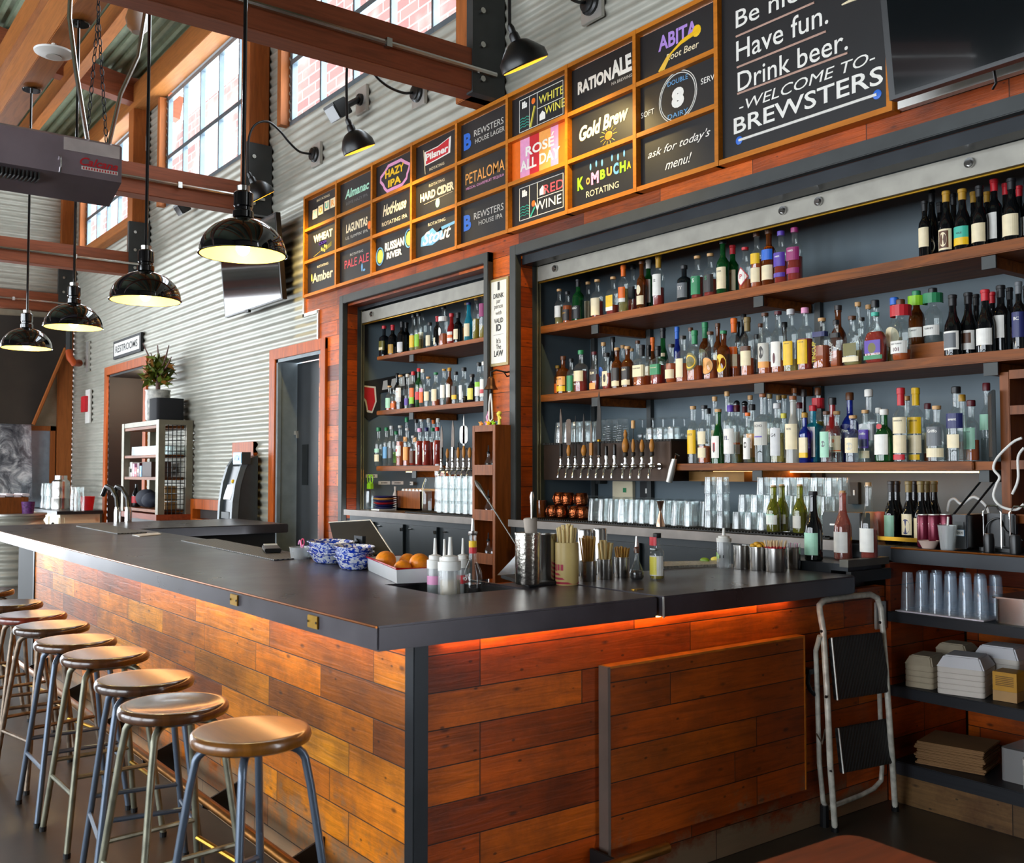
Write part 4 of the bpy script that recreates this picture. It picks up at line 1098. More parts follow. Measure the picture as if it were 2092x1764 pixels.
# ================================================================= draft boxes and taps
M_RUST = mat('rusty_steel', '#33241a', .5, .5, .6, 3.0)
M_BLADE = mat('old_blade', '#5c5048', .45, .7, .4, 14)
M_BLADED = mat('dark_blade', '#26221f', .5, .5, .3, 14)
M_HW = timber('handle_wood', '#a8702e', 'z', .4, .4)
def draft_box(label, x0, x1, y0, z0, z1):
    t = thing('draft_box', label, 'beer dispenser', ((x0 + x1) / 2, y0, z0))
    MB().bb((x0, y0, z0), (x1, YN - .06, z1)).build('housing', M_RUST, t, bevel=.004)
    MB().bb((x0 - .004, y0 - .004, z1), (x1 + .004, YN - .06, z1 + .014)).build('top_mat', M_RUB, t)
    m = MB(); x = x0 + .02
    while x < x1: m.bb((x, y0 - .008, z1 + .003), (x + .014, y0 - .003, z1 + .013)); x += .028
    m.build('mat_teeth', M_RUB, t)
    for xx in (x0 + .1, x1 - .12): MB().bb((xx, YN - .075, z0 - .03), (xx + .05, YN - .01, z1)).build('wall_mount', M_FRAME, t)
    return t
YB = 4.47
db1 = draft_box('long rusted steel draft box with twelve taps in the wide opening', -5.55, -4.30, YB, 1.468, 1.715)
db2 = draft_box('dark draft box with six taps in the narrow opening', -6.83, -6.1, YB + .02, 1.502, 1.70)
MB().bb((-4.299, 4.72, 1.468), (-4.275, YN - .07, 1.715)).bb((-4.274, 4.60, 1.468), (-3.84, YN - .07, 1.528)).build('housing_end', mat('warm_steel', '#6a4a1e', .4, .6, .3, 4), db1)
def tap(c, handle, label, group):
    """c: where the shank leaves the box. faucet > spout, collar, lever"""
    x, y, z = c; t = thing('beer_tap', label, 'beer tap', (x, y, z), group)
    q = MB(); q.tube([(x, y, z), (x, y - .07, z)], .011, 10); q.lathe([(.02, 0), (.02, .008)], (x, y - .002, z), 12, Matrix.Rotation(R(90), 3, 'X')); q.build('shank', M_CHROME, t, True)
    q = MB(); q.sphere((x, y - .07, z), .017, 12, 8); q.tube([(x, y - .07, z), (x, y - .09, z - .02), (x, y - .098, z - .075)], [.011, .010, .008], 10); q.build('spout', M_CHROME, t, True)
    q = MB(); q.lathe([(.010, 0), (.014, .012), (.008, .03), (.012, .045), (.007, .06)], (x, y - .07, z + .005), 12); q.build('collar', M_CHROME, t, True)
    h0 = z + .065; yy = y - .07
    for nm, shape, a, b, r, m in handle:
        q = MB(); za, zb = h0 + a, h0 + b
        if shape == 'cyl': q.lathe([(r * .9, za), (r, za + .006), (r, zb - .006), (r * .8, zb)], (x, yy, 0), 12)
        elif shape == 'grip': q.lathe([(r * .6, za), (r * .75, za + .01), (r, za + (zb - za) * .35), (r * .95, za + (zb - za) * .6), (r * .55, zb - .006), (r * .4, zb)], (x, yy, 0), 12)
        elif shape == 'blade':
            q.add([(x - r, yy - .002, za), (x + r, yy - .002, za), (x + r * .9, yy - .002, za + (zb - za) * .6), (x + r * .1, yy - .002, zb), (x - r * .6, yy - .002, za + (zb - za) * .8)] + [(x - r, yy + .002, za), (x + r, yy + .002, za), (x + r * .9, yy + .002, za + (zb - za) * .6), (x + r * .1, yy + .002, zb), (x - r * .6, yy + .002, za + (zb - za) * .8)],
                  [(0, 1, 2, 3, 4), (9, 8, 7, 6, 5)] + [(i, (i + 1) % 5, 5 + (i + 1) % 5, 5 + i) for i in range(5)])
        elif shape == 'wide': q.rbox((x, yy, (za + zb) / 2), (zb - za, r * 2, .004), r * .6, Matrix.Rotation(R(90), 3, 'X') @ Matrix.Rotation(R(90), 3, 'Z'))
        elif shape == 'box': q.box((x, yy, (za + zb) / 2), (r * 2, .014, zb - za))
        q.build(nm, m, t, shape in ('cyl', 'grip'))
    return t
def tx(u, y=YB): return oY(u, 955, y - .07).x
zT = 1.56
ZP = lambda v, u=1250: oY(u, v, YB - .07).z
H = lambda v: ZP(v) - (zT + .065)
defs1 = [
 (1146, [('ferrule', 'cyl', 0, H(931), .011, M_BLADE), ('handle', 'cyl', H(931), H(903), .012, M_BLADED), ('knife_blade', 'blade', H(903), H(826), .016, M_BLADE)], 'long rusty bread knife'),
 (1162, [('ferrule', 'box', 0, H(931), .012, M_CHROME), ('handle', 'grip', H(931), H(907), .016, M_HW), ('spatula_blade', 'wide', H(907), H(851), .024, M_BLADE)], 'broad worn spatula'),
 (1176, [('ferrule', 'box', 0, H(931), .011, M_CHROME), ('handle', 'cyl', H(931), H(906), .007, M_BLADED), ('skewer', 'cyl', H(906), H(845), .0025, M_BLADED)], 'thin steel skewer'),
 (1193, [('ferrule', 'cyl', 0, H(930), .016, M_BLADE), ('handle', 'grip', H(930), H(908), .02, M_HW), ('knife_blade', 'blade', H(908), H(840), .012, M_BLADED)], 'short dark pointed knife'),
 (1208, [('ferrule', 'cyl', 0, H(930), .011, M_CHROME), ('handle', 'box', H(930), H(904), .013, M_HW), ('knife_blade', 'blade', H(904), H(858), .009, M_BLADE)], 'narrow paring knife with wood handle'),
 (1224, [('ferrule', 'box', 0, H(930), .014, M_BLADE), ('handle', 'cyl', H(930), H(902), .011, M_BLACKM), ('handle_cap', 'cyl', H(902), H(897), .013, M_BRASS), ('knife_blade', 'blade', H(897), H(798), .022, M_BLADED)], 'tall black carving blade'),
 (1239, [('lever_base', 'cyl', 0, H(935), .014, M_CHROME), ('handle', 'cyl', H(935), H(911), .011, M_BLACK)], 'plain black lever, first of the two'),
 (1256, [('lever_base', 'cyl', 0, H(935), .014, M_CHROME), ('handle', 'cyl', H(935), H(908), .011, M_BLACK)], 'plain black lever, second of the two'),
 (1278, [('ferrule', 'cyl', 0, H(925), .016, M_BLADED), ('handle', 'grip', H(925), H(897), .024, M_HW), ('horn', 'grip', H(897), H(880), .013, M_HW)], 'thick carved wood handle with a horn tip'),
 (1294, [('ferrule', 'cyl', 0, H(925), .014, M_BLADED), ('handle', 'grip', H(925), H(899), .013, M_HW), ('pick', 'cyl', H(899), H(878), .003, M_BLADED), ('cork', 'cyl', H(878), H(862), .013, pm('cork'))], 'ice pick with a cork on its tip'),
 (1312, [('ferrule', 'cyl', 0, H(925), .014, M_BLADED), ('handle', 'grip', H(925), H(901), .016, M_HW), ('awl', 'cyl', H(901), H(888), .002, M_BLADED)], 'short wood-handled awl'),
 (1332, [('ferrule', 'cyl', 0, H(925), .014, M_BLADED), ('handle', 'grip', H(925), H(900), .017, M_HW), ('awl', 'cyl', H(900), H(885), .002, M_BLADED)], 'wood-handled awl at the end beside the shelf'),
]
for u, h, s in defs1: tap((tx(u), YB, zT), h, 'chrome beer tap with ' + s + ' on the long box', 'taps of the long draft box')
zT = 1.545
ZP = lambda v, u=920: oY(u, v, YB - .05).z
defs2 = [
 (902, [('ferrule', 'cyl', 0, H(937), .012, M_CHROME), ('handle', 'box', H(937), H(914), .014, M_BLADE), ('saw_blade', 'blade', H(914), H(868), .02, M_BLADE)], 'narrow saw blade'),
 (914, [('ferrule', 'cyl', 0, H(936), .012, M_BLADE), ('handle', 'grip', H(936), H(917), .014, M_HW)], 'short plain wood handle'),
 (925, [('ferrule', 'cyl', 0, H(936), .012, M_CHROME), ('handle', 'box', H(936), H(914), .013, M_STAIN), ('saw_blade', 'blade', H(914), H(858), .022, M_BLADE)], 'wide serrated blade'),
 (936, [('ferrule', 'cyl', 0, H(936), .012, M_CHROME), ('handle', 'grip', H(936), H(915), .014, M_HW), ('tang', 'cyl', H(915), H(905), .005, M_BLADED)], 'wood handle and bare tang'),
 (947.5, [('ferrule', 'cyl', 0, H(936), .012, M_CHROME), ('handle', 'grip', H(936), H(912), .014, M_HW), ('grater', 'wide', H(908), H(872), .058, M_STAIN), ('grater_spine', 'blade', H(912), H(849), .014, M_STAIN)], 'steel grater paddle'),
 (959.5, [('ferrule', 'cyl', 0, H(936), .012, M_CHROME), ('handle', 'grip', H(936), H(916), .016, M_HW)], 'wood handle beside the tall rack'),
]
for u, h, s in defs2: tap((oY(u, 955, YB - .05).x, YB + .02, zT), h, 'chrome beer tap with ' + s + ' on the narrow box', 'taps of the short draft box')
# steel cleaver-like handle hanging at the shelf end
p = oY(1372, 965, 4.43)
t = thing('hanging_scraper', 'pale steel scraper hanging from the end of the bottom wide shelf', 'scraper', (p.x, 4.43, p.z))
q = MB(); a, b = oY(1378, 938, 4.43), oY(1367, 985, 4.43); q.tube([a, (a + b) / 2, b], [.016, .022, .02], 10); q.build('handle', M_ALU, t, True)
MB().tube([a + Vector((0, .0, .0)), a + Vector((.012, .0, .03)), a + Vector((.03, .01, .015))], .006, 8).build('hook', M_CHROME, t, True)
# ================================================================= glassware
M_GL = glass('barware_glass', (.95, .98, .98), .02, .03, bodycol=(.8, .85, .86))
M_GLW = glass('barware_glass_bright', (.96, .98, .98), .05, .06, bodycol=(.9, .94, .94))
M_COP = mat('hammered_copper', '#8a4a2a', .22, .95, .35, 40, bump=.4)
GLY = (.04,)
def fluted(a): return 1 + .035 * math.cos(a * 9)
def proto(name, lab, cat, parts):
    t = thing(name, lab, cat)
    for nm, m, mat_ in parts: m.build(nm, mat_, t, True)
    return t
def hide(o):  # the model from which copies are made is itself the first one placed
    return o
def upside(prof, wall=.0025, seg=18, sec=None):
    """upturned tumbler: open end down, thick base up, with an inner wall"""
    m = MB(); top = prof[-1][1]
    outer = prof; inner = [(max(.001, r - wall), z) for r, z in prof[:-1]] + [(prof[-1][0] - wall, top - .014)]
    full = outer + [(max(.001, inner[-1][0] * .2), top)][:0] + inner[::-1]
    m.lathe(full, seg=seg, section=sec, cap0=False, cap1=False); n = len(full)
    return m
def glass_parts(kind):
    if kind == 'pint': return [('glass', upside([(.044, 0), (.042, .05), (.036, .11), (.032, .145)], sec=fluted, seg=36), M_GLW), ('glass_base', MB().lathe([(.030, .132), (.032, .1455)], seg=18), M_GL)]
    if kind == 'tumbler': return [('glass', upside([(.042, 0), (.040, .04), (.036, .095)], seg=18), M_GLW), ('glass_base', MB().lathe([(.034, .078), (.036, .096)], seg=18), M_GL)]
    if kind == 'rocks': return [('glass', upside([(.044, 0), (.043, .05), (.04, .075)], seg=18), M_GLW), ('glass_base', MB().lathe([(.038, .062), (.04, .0755)], seg=18), M_GL)]
    if kind == 'stem': return [('bowl', MB().lathe([(.036, 0), (.042, .03), (.040, .055), (.02, .082), (.006, .09)], seg=18, cap0=False), M_GL), ('stem', MB().lathe([(.006, .088), (.0042, .11), (.006, .138)], seg=10), M_GL), ('foot', MB().lathe([(.006, .136), (.034, .146), (.035, .149), (.01, .150)], seg=18), M_GLW)]
    if kind == 'stack':  # nested tumblers seen as a ribbed column
        pr = []; 
        for i in range(7): z = .016 * i; pr += [(.046, z), (.047, z + .006), (.0445, z + .012)]
        pr += [(.042, .12), (.038, .15)]
        return [('nested_glasses', MB().lathe(pr, seg=20, cap0=False), M_GLW)]
PROTO = {}
def put(kind, name, lab, cat, group, spots):
    for x, y, z in spots:
        if kind not in PROTO:
            t = PROTO[kind] = proto(name, lab, cat, glass_parts(kind)); t.location = (x, y, z); tag(t, lab, cat, group)
        else: dup(PROTO[kind], (x, y, z), random.uniform(0, 6), lab, group)
def grid(u0, u1, n, y, rows=1, dy=.088, z=0, off=.0):
    x0, x1 = oY(u0, 1000, y).x, oY(u1, 1000, y).x; out = []
    for j in range(rows):
        for i in range(n):
            out.append((x0 + (x1 - x0) * i / max(1, n - 1) + (off if j % 2 else 0) - j * dy * .0, y + j * dy, z))
    return out
ZM1, ZM2 = ZC1 + .013, ZC2 + .013
# on top of the long draft box
zb = 1.731
put('pint', 'pint_glass', 'upturned ribbed pint glass on top of the long draft box', 'glass', 'pint glasses on the draft box', [(-5.47 + .094 * i, 4.56 + .1 * j, zb) for j in range(2) for i in range(4)])
put('stack', 'glass_stack', 'column of nested tumblers on the long draft box behind the taps', 'stack of glasses', 'nested tumblers on the draft box', [(-5.075 + .102 * i, 4.6, zb) for i in range(3)])
put('stem', 'stem_glass', 'upturned stemmed glass on the long draft box behind the wood-handled taps', 'glass', 'stemmed glasses on the draft box', [(-4.76 + .094 * i, 4.68 + .1 * j, zb) for j in range(2) for i in range(4)])
put('rocks', 'rocks_glass', 'upturned rocks glass at the end of the long draft box', 'glass', 'rocks glasses on the draft box', [(-4.54 + .094 * i, 4.55, zb) for i in range(3)])
# wide opening counter, left to right
put('stem', 'stem_glass', 'upturned stemmed glass behind the copper mugs on the back counter', 'glass', 'stemmed glasses behind the mugs', [(-5.50 + .096 * i, 4.70 + .1 * j, ZM2) for j in range(2) for i in range(4)])
def mug():
    t = thing('copper_mug', 'copper mug', 'mug'); pr = [(.030, 0), (.043, .012), (.047, .045), (.043, .075), (.036, .088)]
    MB().lathe(pr + [(.034, .088), (.04, .07), (.02, .06)], seg=20, cap1=False).build('cup', M_COP, t, True)
    a = [(.046, 0, .02), (.066, 0, .025), (.072, 0, .05), (.062, 0, .072), (.044, 0, .07)]; MB().tube(a, .004, 8).build('handle', M_COP, t, True); return t
mg = mug(); first = True
for x, y, z in [(-5.40, 4.44, 0), (-5.28, 4.42, 0), (-5.165, 4.44, 0), (-5.06, 4.42, 0), (-5.34, 4.45, .09), (-5.23, 4.43, .09), (-5.115, 4.45, .09)]:
    l = 'dark copper mug in the %s row of the mug pile on the back counter' % ('upper' if z else 'lower')
    if first: mg.location = (x, y, ZM2 + z); mg.rotation_euler = (0, 0, -1.5); tag(mg, l, 'mug', 'copper mugs ' + ('upper' if z else 'lower')); first = False
    else: dup(mg, (x, y, ZM2 + z), random.uniform(-1.8, -1.2), l, 'copper mugs ' + ('upper' if z else 'lower'))
dg = thing('dark_tumbler', 'tall dark amber tumbler beside the copper mugs', 'glass', (-5.51, 4.42, ZM2)); MB().lathe([(.034, 0), (.036, .12), (.033, .12), (.031, .01)], (-5.51, 4.42, ZM2), 18, cap1=False).build('cup', G['a'], dg, True)
put('stem', 'stem_glass', 'upturned stemmed glass behind the pint glasses on the back counter', 'glass', 'stemmed glasses behind the pints', [(-4.99 + .098 * i, 4.66 + .1 * j, ZM2) for j in range(2) for i in range(8)])
put('pint', 'pint_glass', 'upturned ribbed pint glass on the rubber mat of the wide opening', 'glass', 'pint glasses on the counter', [(-4.93 + .094 * i + .045 * j, 4.40 + .09 * j, ZM2) for j in range(2) for i in range(15) if -4.93 + .094 * i < -4.08])
for z in range(3): put('tumbler', 'tumbler', 'upturned tumbler in the short stacks left of the tumbler pyramid', 'glass', 'stacked tumblers', [(-3.935 + .09 * i, 4.42, ZM2 + .098 * z) for i in range(2)])
for z, (a, n) in enumerate(((0, 10), (1, 9), (2, 7))):
    put('tumbler', 'tumbler', 'upturned tumbler in the %s row of the tumbler pyramid behind the wine' % ('bottom', 'middle', 'top')[z], 'glass', '%s row of the tumbler pyramid' % ('bottom', 'middle', 'top')[z], [(-3.745 + .044 * z + (.088 if z == 2 else 0) + .088 * i, 4.44 + .09 * j, ZM2 + .098 * z) for j in range(2) for i in range((8, 7, 6)[z])])
# jigger
p = oY(1364, 1074, 4.30); t = tag(MB().lathe([(.026, 0), (.022, .03), (.007, .085), (.0065, .092), (.02, .14), (.0235, .15), (.021, .15), (.006, .098)], (p.x, 4.24, ZC2 + .013), 18, cap1=False).build('jigger', mat('copper_steel', '#c49a80', .2, .95), smooth=True), 'tall steel jigger on the edge of the back counter before the glasses', 'jigger')
# narrow opening counter
for z in range(3):
    put('pint' if z < 0 else 'tumbler', 'tumbler', 'upturned tumbler in the %s tier of glasses in the narrow opening' % ('bottom', 'middle', 'top')[z], 'glass', '%s tier of narrow opening glasses' % ('bottom', 'middle', 'top')[z], [(-6.74 + .092 * i, 4.38 + .09 * j, ZM1 + .098 * z) for j in range(2) for i in range(8)])
for z in range(4):
    put('tumbler', 'tumbler', 'upturned tumbler in the two tall thin stacks of the narrow opening', 'glass', 'thin tumbler stacks', [(-6.965 + .09 * i, 4.50, ZM1 + .098 * z) for i in range(2) if not (i and z > 2)])
t = thing('glass_bottle', 'clear swing-top bottle beside the tumbler stacks of the narrow opening', 'bottle', (-7.06, 4.44, ZM1)); MB().lathe([(.038, 0), (.04, .01), (.04, .16), (.02, .22), (.016, .27)], (-7.06, 4.44, ZM1), 18).build('glass', G['c'], t, True); MB().tube([(-7.10, 4.42, ZM1 + .02), (-7.10, 4.42, ZM1 + .2), (-7.07, 4.43, ZM1 + .27)], .004, 6).build('wire', mat('bright_edge', '#a89c78'), t, True)
# plates, napkin box, jug, little labels
t = thing('plate_stack', 'stack of navy plates with red rims on the narrow counter', 'plates', (-7.62, 4.38, ZC1))
x, y = oY(787, 1040, 4.40).x, 4.40
for i in range(6):
    c = ('navy', 'navy', 'red', 'navy', 'peach', 'navy')[i]; MB().lathe([(.06, 0), (.102, .014), (.105, .0185), (.1, .0185), (.06, .006)], (x, y, ZC1 + .012 + .019 * i), 24).build('plate', pm(c), t, True)
MB().bb((x - .07, y - .1, ZC1), (x + .07, y + .06, ZC1 + .012)).build('folded_cloth', M_WHITE, t)
bx = thing('napkin_box', 'wooden box of rolled white napkins beside the navy plates', 'box', (-7.2, 4.5, ZC1)); xa, xb = oY(806, 1020, 4.50).x, oY(856, 1020, 4.50).x
q = MB(); z0 = ZC1 + .0
q.bb((xa, 4.52, z0), (xb, 4.535, z0 + .17)); q.bb((xa, 4.75, z0), (xb, 4.765, z0 + .17)); q.bb((xa, 4.52, z0), (xa + .015, 4.76, z0 + .17)); q.bb((xb - .015, 4.52, z0), (xb, 4.76, z0 + .17)); q.bb((xa, 4.52, z0), (xb, 4.76, z0 + .02)); q.build('box', M_RACKW, bx)
for i in range(6): tag(MB().tube([(xa + .06 + i * (xb - xa - .12) / 5, 4.55, z0 + .165), (xa + .06 + i * (xb - xa - .12) / 5, 4.73, z0 + .165)], .024, 10).build('rolled_napkin', M_WHITE, None, True), 'rolled white napkin in the wooden box on the narrow counter', 'napkin', 'rolled napkins')
p = oY(756, 1020, 4.5); t = thing('glass_jug', 'clear glass jug with lime green scissors handles standing in it', 'jug', (p.x, 4.5, ZC1)); MB().lathe([(.05, 0), (.055, .1), (.05, .16), (.047, .16), (.052, .1), (.046, .008)], (p.x, 4.5, ZC1), 18, cap1=False).build('jug', M_GL, t, True)
q = thing('scissors', 'lime green handled scissors standing in the glass jug', 'scissors', (p.x, 4.5, ZC1 + .16))
for dx in (-.025, .025): MB().tube([(p.x + dx + .025 * math.cos(a / 12 * 2 * math.pi), 4.5, ZC1 + .27 + .04 * math.sin(a / 12 * 2 * math.pi)) for a in range(12)], .006, 6, True).build('handle', pm('lime'), q, True)
MB().box((p.x, 4.5, ZC1 + .205), (.07, .03, .05)).build('grip', pm('lime'), q); MB().bb((p.x - .008, 4.497, ZC1 + .02), (p.x + .008, 4.503, ZC1 + .2)).build('blade', M_STAIN, q)
t = thing('bottle_brush', 'white bottle topper behind the napkin box', 'topper', (-7.25, 4.76, ZC1)); p = oY(807, 990, 4.76); MB().lathe([(.022, 0), (.03, .10), (.012, .16), (.014, .2)], (p.x, 4.76, ZC1 + .0), 14).build('body', M_WHITE, t, True)
for i, (u, v) in enumerate(((759, 973), (785, 987), (812, 987), (838, 988))):
    # shelf-edge name strips stuck to the angled side wall
    d = ray(u, v); a, b = Vector((-8.30, 4.3, 0)), Vector((-8.05, YN, 0)); n = Vector(((b - a).y, -(b - a).x, 0)).normalized(); s = (a - EYE).dot(n) / d.dot(n); p = EYE + d * s
    if p.y > YN - .05: p = oY(u, v, YN - .004)
    ax = (b - a).normalized() if p.y < YN - .06 else Vector((1, 0, 0)); nn = n if n.dot(EYE - p) > 0 else -n
    if p.y >= YN - .06: nn = Vector((0, -1, 0))
    hx, hz = ax * .055, Vector((0, 0, .016)); p = p + nn * .004
    o = MB().add([p - hx - hz, p + hx - hz, p + hx + hz, p - hx + hz] + [p - hx - hz - nn * .003, p + hx - hz - nn * .003, p + hx + hz - nn * .003, p - hx + hz - nn * .003], [(0, 1, 2, 3), (7, 6, 5, 4), (0, 4, 5, 1), (1, 5, 6, 2), (2, 6, 7, 3), (3, 7, 4, 0)]).build('name_strip', M_WHITE)
    tag(o, '%s pale name strip along the dark side wall of the narrow opening' % ('1st', '2nd', '3rd', '4th')[i], 'label', 'name strips in the niche')
    ORIG[o.name] = Vector(); q = MB(); ax2 = ax; [q.add([p + nn * .001 + ax2 * (k * .012 - .028) - hz * .35, p + nn * .001 + ax2 * (k * .012 - .02) - hz * .35, p + nn * .001 + ax2 * (k * .012 - .02) + hz * .35, p + nn * .001 + ax2 * (k * .012 - .028) + hz * .35], [(0, 1, 2, 3)]) for k in range(5)]; q.build('print', M_FRAME, o)
# sticker and plaque at the left end of the middle narrow shelf
p = oY(790, 800, 4.56); t = tag(MB().box((oY(784, 800, 4.76).x, 4.76, ZS['m'] + .131), (.16, .012, .26)).build('wood_plaque', timber('pale_plaque', '#d8b880', 'z', .5, .2)), 'pale wooden plaque with handwriting leaning on the middle narrow shelf', 'plaque')
ORIG[t.name] = Vector(); q = MB(); xx = oY(784, 800, 4.76).x
for i in range(7): q.tube([(xx - .05 + .004 * math.sin(i * 3 + k) + k * .014, 4.752, ZS['m'] + .06 + i * .024 + .006 * math.sin(k * 2.3 + i)) for k in range(7)], .002, 4)
q.build('handwriting', M_BLACKM, t)
a, b = Vector((-8.30, 4.3, 0)), Vector((-8.05, YN, 0)); ax = (b - a).normalized(); nn = Vector((ax.y, -ax.x, 0)).normalized(); c0 = a + ax * .36 + nn * .006 + Vector((0, 0, 2.20))
def onwall(pts, d): return [c0 + ax * x + Vector((0, 0, z)) + nn * d for x, z in pts]
def flatshape(mb, pts, d, th=.004):
    f = onwall(pts, d); g = onwall(pts, d - th); n = len(pts); mb.add(f + g, [tuple(range(n)), tuple(range(2 * n - 1, n - 1, -1))] + [(i, (i + 1) % n, n + (i + 1) % n, n + i) for i in range(n)])
t = thing('wall_sticker', 'black sticker with red map shape and white capitals on the niche side wall', 'sticker', c0)
q = MB(); flatshape(q, [(-.26, .05), (-.2, .16), (.0, .2), (.34, .28), (.34, .12), (-.02, .06), (-.02, -.14), (-.12, -.2), (-.2, -.12), (-.24, -.02)], .004); q.build('backing', M_BLACKM, t)
q = MB(); flatshape(q, [(-.22, .05), (-.17, .13), (-.06, .12), (-.05, -.02), (-.09, -.13), (-.14, -.12), (-.16, -.02)], .007, .002); q.build('outline', M_WHITE, t)
q = MB(); flatshape(q, [(-.20, .05), (-.165, .115), (-.075, .105), (-.065, -.02), (-.095, -.11), (-.13, -.10), (-.145, -.01)], .009, .002); q.build('red_shape', pm('red'), t)
q = MB()
for i in range(4): flatshape(q, [(.0 + .08 * i, .09 + .018 * i), (.055 + .08 * i, .10 + .018 * i), (.05 + .08 * i, .185 + .02 * i), (.012 + .08 * i, .175 + .02 * i)], .008, .002)
q.build('lettering', M_WHITE, t)
# ================================================================= tall syrup rack on the pier
rk = thing('syrup_rack', 'tall narrow timber rack of syrup bottles fixed to the pier between the openings', 'rack', (-5.77, 4.2, .8))
X0, X1, Y0, Y1 = -5.91, -5.628, 4.10, 4.284
zt = oY(990, 869, 4.1).z
rows_v = [(871, 950, 972), (972, 1042, 1063), (1064, 1131, 1152)]
q = MB(); q.bb((X0, Y0, .75), (X0 + .03, Y1, zt)); q.build('side', M_RACKW, rk, bevel=.002)
MB().bb((X1 - .032, Y0, .75), (X1, Y1, zt)).build('side', M_RACKW, rk, bevel=.002)
MB().bb((X0 + .03, Y0, zt - .045), (X1 - .032, Y1, zt)).build('top', M_RACKW, rk)
MB().bb((X0 + .03, Y1 - .008, 1.15), (X1 - .032, Y1, zt - .045)).build('back', M_RACKW, rk)
SZ = []
for i, (v, w) in enumerate(((950, 971), (1042, 1064), (1131, 1153), (1228, 1250))):
    za, zb_ = oY(990, v, Y0).z, oY(990, w, Y0).z
    MB().bb((X0 + .03, Y0 + .012, zb_), (X1 - .032, Y1 - .01, zb_ + .014)).build('shelf', M_RACKW, rk); MB().bb((X0 + .028, Y0 - .001, zb_), (X1 - .03, Y0 + .012, za)).build('lip', M_RACKW, rk); SZ.append(zb_ + .014)
n = 0
for i, z in enumerate(SZ):
    for k, x in enumerate((-5.835, -5.765, -5.697)):
        if i == 3 and k != 1: continue
        t = thing('syrup_bottle', '%s syrup bottle with steel pourer from left, %s compartment of the tall rack' % (('1st', '2nd', '3rd')[k], ('top', 'second', 'third', 'lowest')[i]), 'bottle', (x, 4.19, z), 'syrup bottles in the tall rack')
        z += .001; c = (x, 4.19, z); MB().lathe([(.027, 0), (.029, .008), (.029, .075), (.016, .10), (.0125, .115), (.0125, .14)], c, 16).build('glass', G['c'], t, True)
        lq = ('K', 'W', 'K', 'K')[i]; MB().lathe([(.025, .006), (.025, (.07, .05, .055, .05)[i])], c, 14).build('liquid', LQ[lq], t, True)
        q = MB(); q.lathe([(.014, .138), (.014, .15), (.006, .156), (.0045, .185), (.003, .20)], c, 10); q.build('pourer', M_STAIN if k else M_BLACKM, t, True)
        f = on_glass(c, .029, None); MB().add([f(-.018, .03), f(.008, .03), f(.008, .052), f(-.018, .052)], [(0, 1, 2, 3)]).build('paper_label', M_WHITE, t)
# little plastic figures on the rack
def fig(name, lab, x, y, col, h, lean=0.0, tail=False):
    t = thing(name, lab, 'toy', (x, y, zt)); q = MB(); z = zt
    if tail: q.tube([(x - .01, y, z), (x + .004, y, z + h * .35), (x - .008, y, z + h * .6), (x + .006, y, z + h * .8), (x + .0, y, z + h)], [.012, .013, .011, .008, .002], 8)
    else:
        q.lathe([(.012, 0), (.014, h * .1), (.011, h * .35), (.014, h * .5), (.011, h * .62), (.006, h * .68)], (x, y, z), 12); q.sphere((x, y, z + h * .82), h * .17, 12, 8)
        q.tube([(x - .01, y, z + h * .55), (x - .024, y, z + h * .7), (x - .028, y, z + h * .86)], .005, 6); q.tube([(x + .01, y, z + h * .55), (x + .022, y, z + h * .42)], .005, 6)
    q.build('body', pm(col), t, True); return t
fig('toy_figure', 'small yellow plastic figure on top of the tall syrup rack', -5.66, 4.16, 'lemon', .10)
fig('toy_tentacle', 'small lilac wavy plastic figure on top of the tall syrup rack', -5.80, 4.16, 'pink', .105, tail=True)
for i, (x, c) in enumerate(((-5.855, 'peach'), (-5.825, 'pink'), (-5.765, 'yellow'), (-5.735, 'magenta'), (-5.705, 'lime'), (-5.69, 'sky'))): fig('toy_figure', '%s tiny plastic figure lying on top of the tall syrup rack' % ('peach', 'pink', 'yellow', 'magenta', 'lime', 'sky blue')[i], x, 4.14 + .03 * (i % 2), c, .034)
# bell with rope on an iron bracket
bp = Vector((-5.86, 4.14, oY(1003, 775, 4.14).z)); bl = thing('hand_bell', 'small bronze bell with white pull rope hanging on the pier', 'bell', bp)
xb = oY(1003, 785, 4.14).x
z1, z0 = oY(1003, 769, 4.14).z, oY(1003, 796, 4.14).z
M_BELL = mat('bell_bronze', '#5a3c2c', .4, .7, .2)
MB().lathe([(.052, 0), (.046, .008), (.033, .03), (.026, (z1 - z0) * .8), (.014, (z1 - z0) * .95), (.002, z1 - z0)], (xb, 4.14, z0), 20, cap0=True).build('dome', M_BELL, bl, True)
q = MB(); q.tube([(xb, 4.14, z1), (xb, 4.14, z1 + .03), (xb + .02, 4.17, z1 + .045), (xb + .05, 4.24, z1 + .03), (xb + .055, 4.285, z1 + .04)], .006, 8); q.build('bracket', M_BLACKM, bl, True)
q = MB(); q.tube([(xb + .055, 4.28, z1 + .01), (xb + .055, 4.24, z1 + .0), (xb + .055, 4.215, z1 + .03)], .005, 8); q.build('hook', M_STEEL, bl, True)
zl = oY(1001, 862, 4.14).z; zk = z0 - .03
q = MB(); q.tube([(xb - .004, 4.14, z0 + .01), (xb - .004, 4.14, zk)], .008, 8); q.build('clapper_knot', M_BLACKM, bl, True)
q = MB(); q.tube([(xb - .004, 4.14, zk + .005), (xb - .02, 4.14, zk - .07), (xb - .024, 4.14, zl + .02), (xb - .004, 4.14, zl), (xb + .02, 4.14, zl + .02), (xb + .012, 4.14, zk - .07), (xb + .002, 4.14, zk)], .0065, 8); q.build('rope', M_WHITE, bl, True)
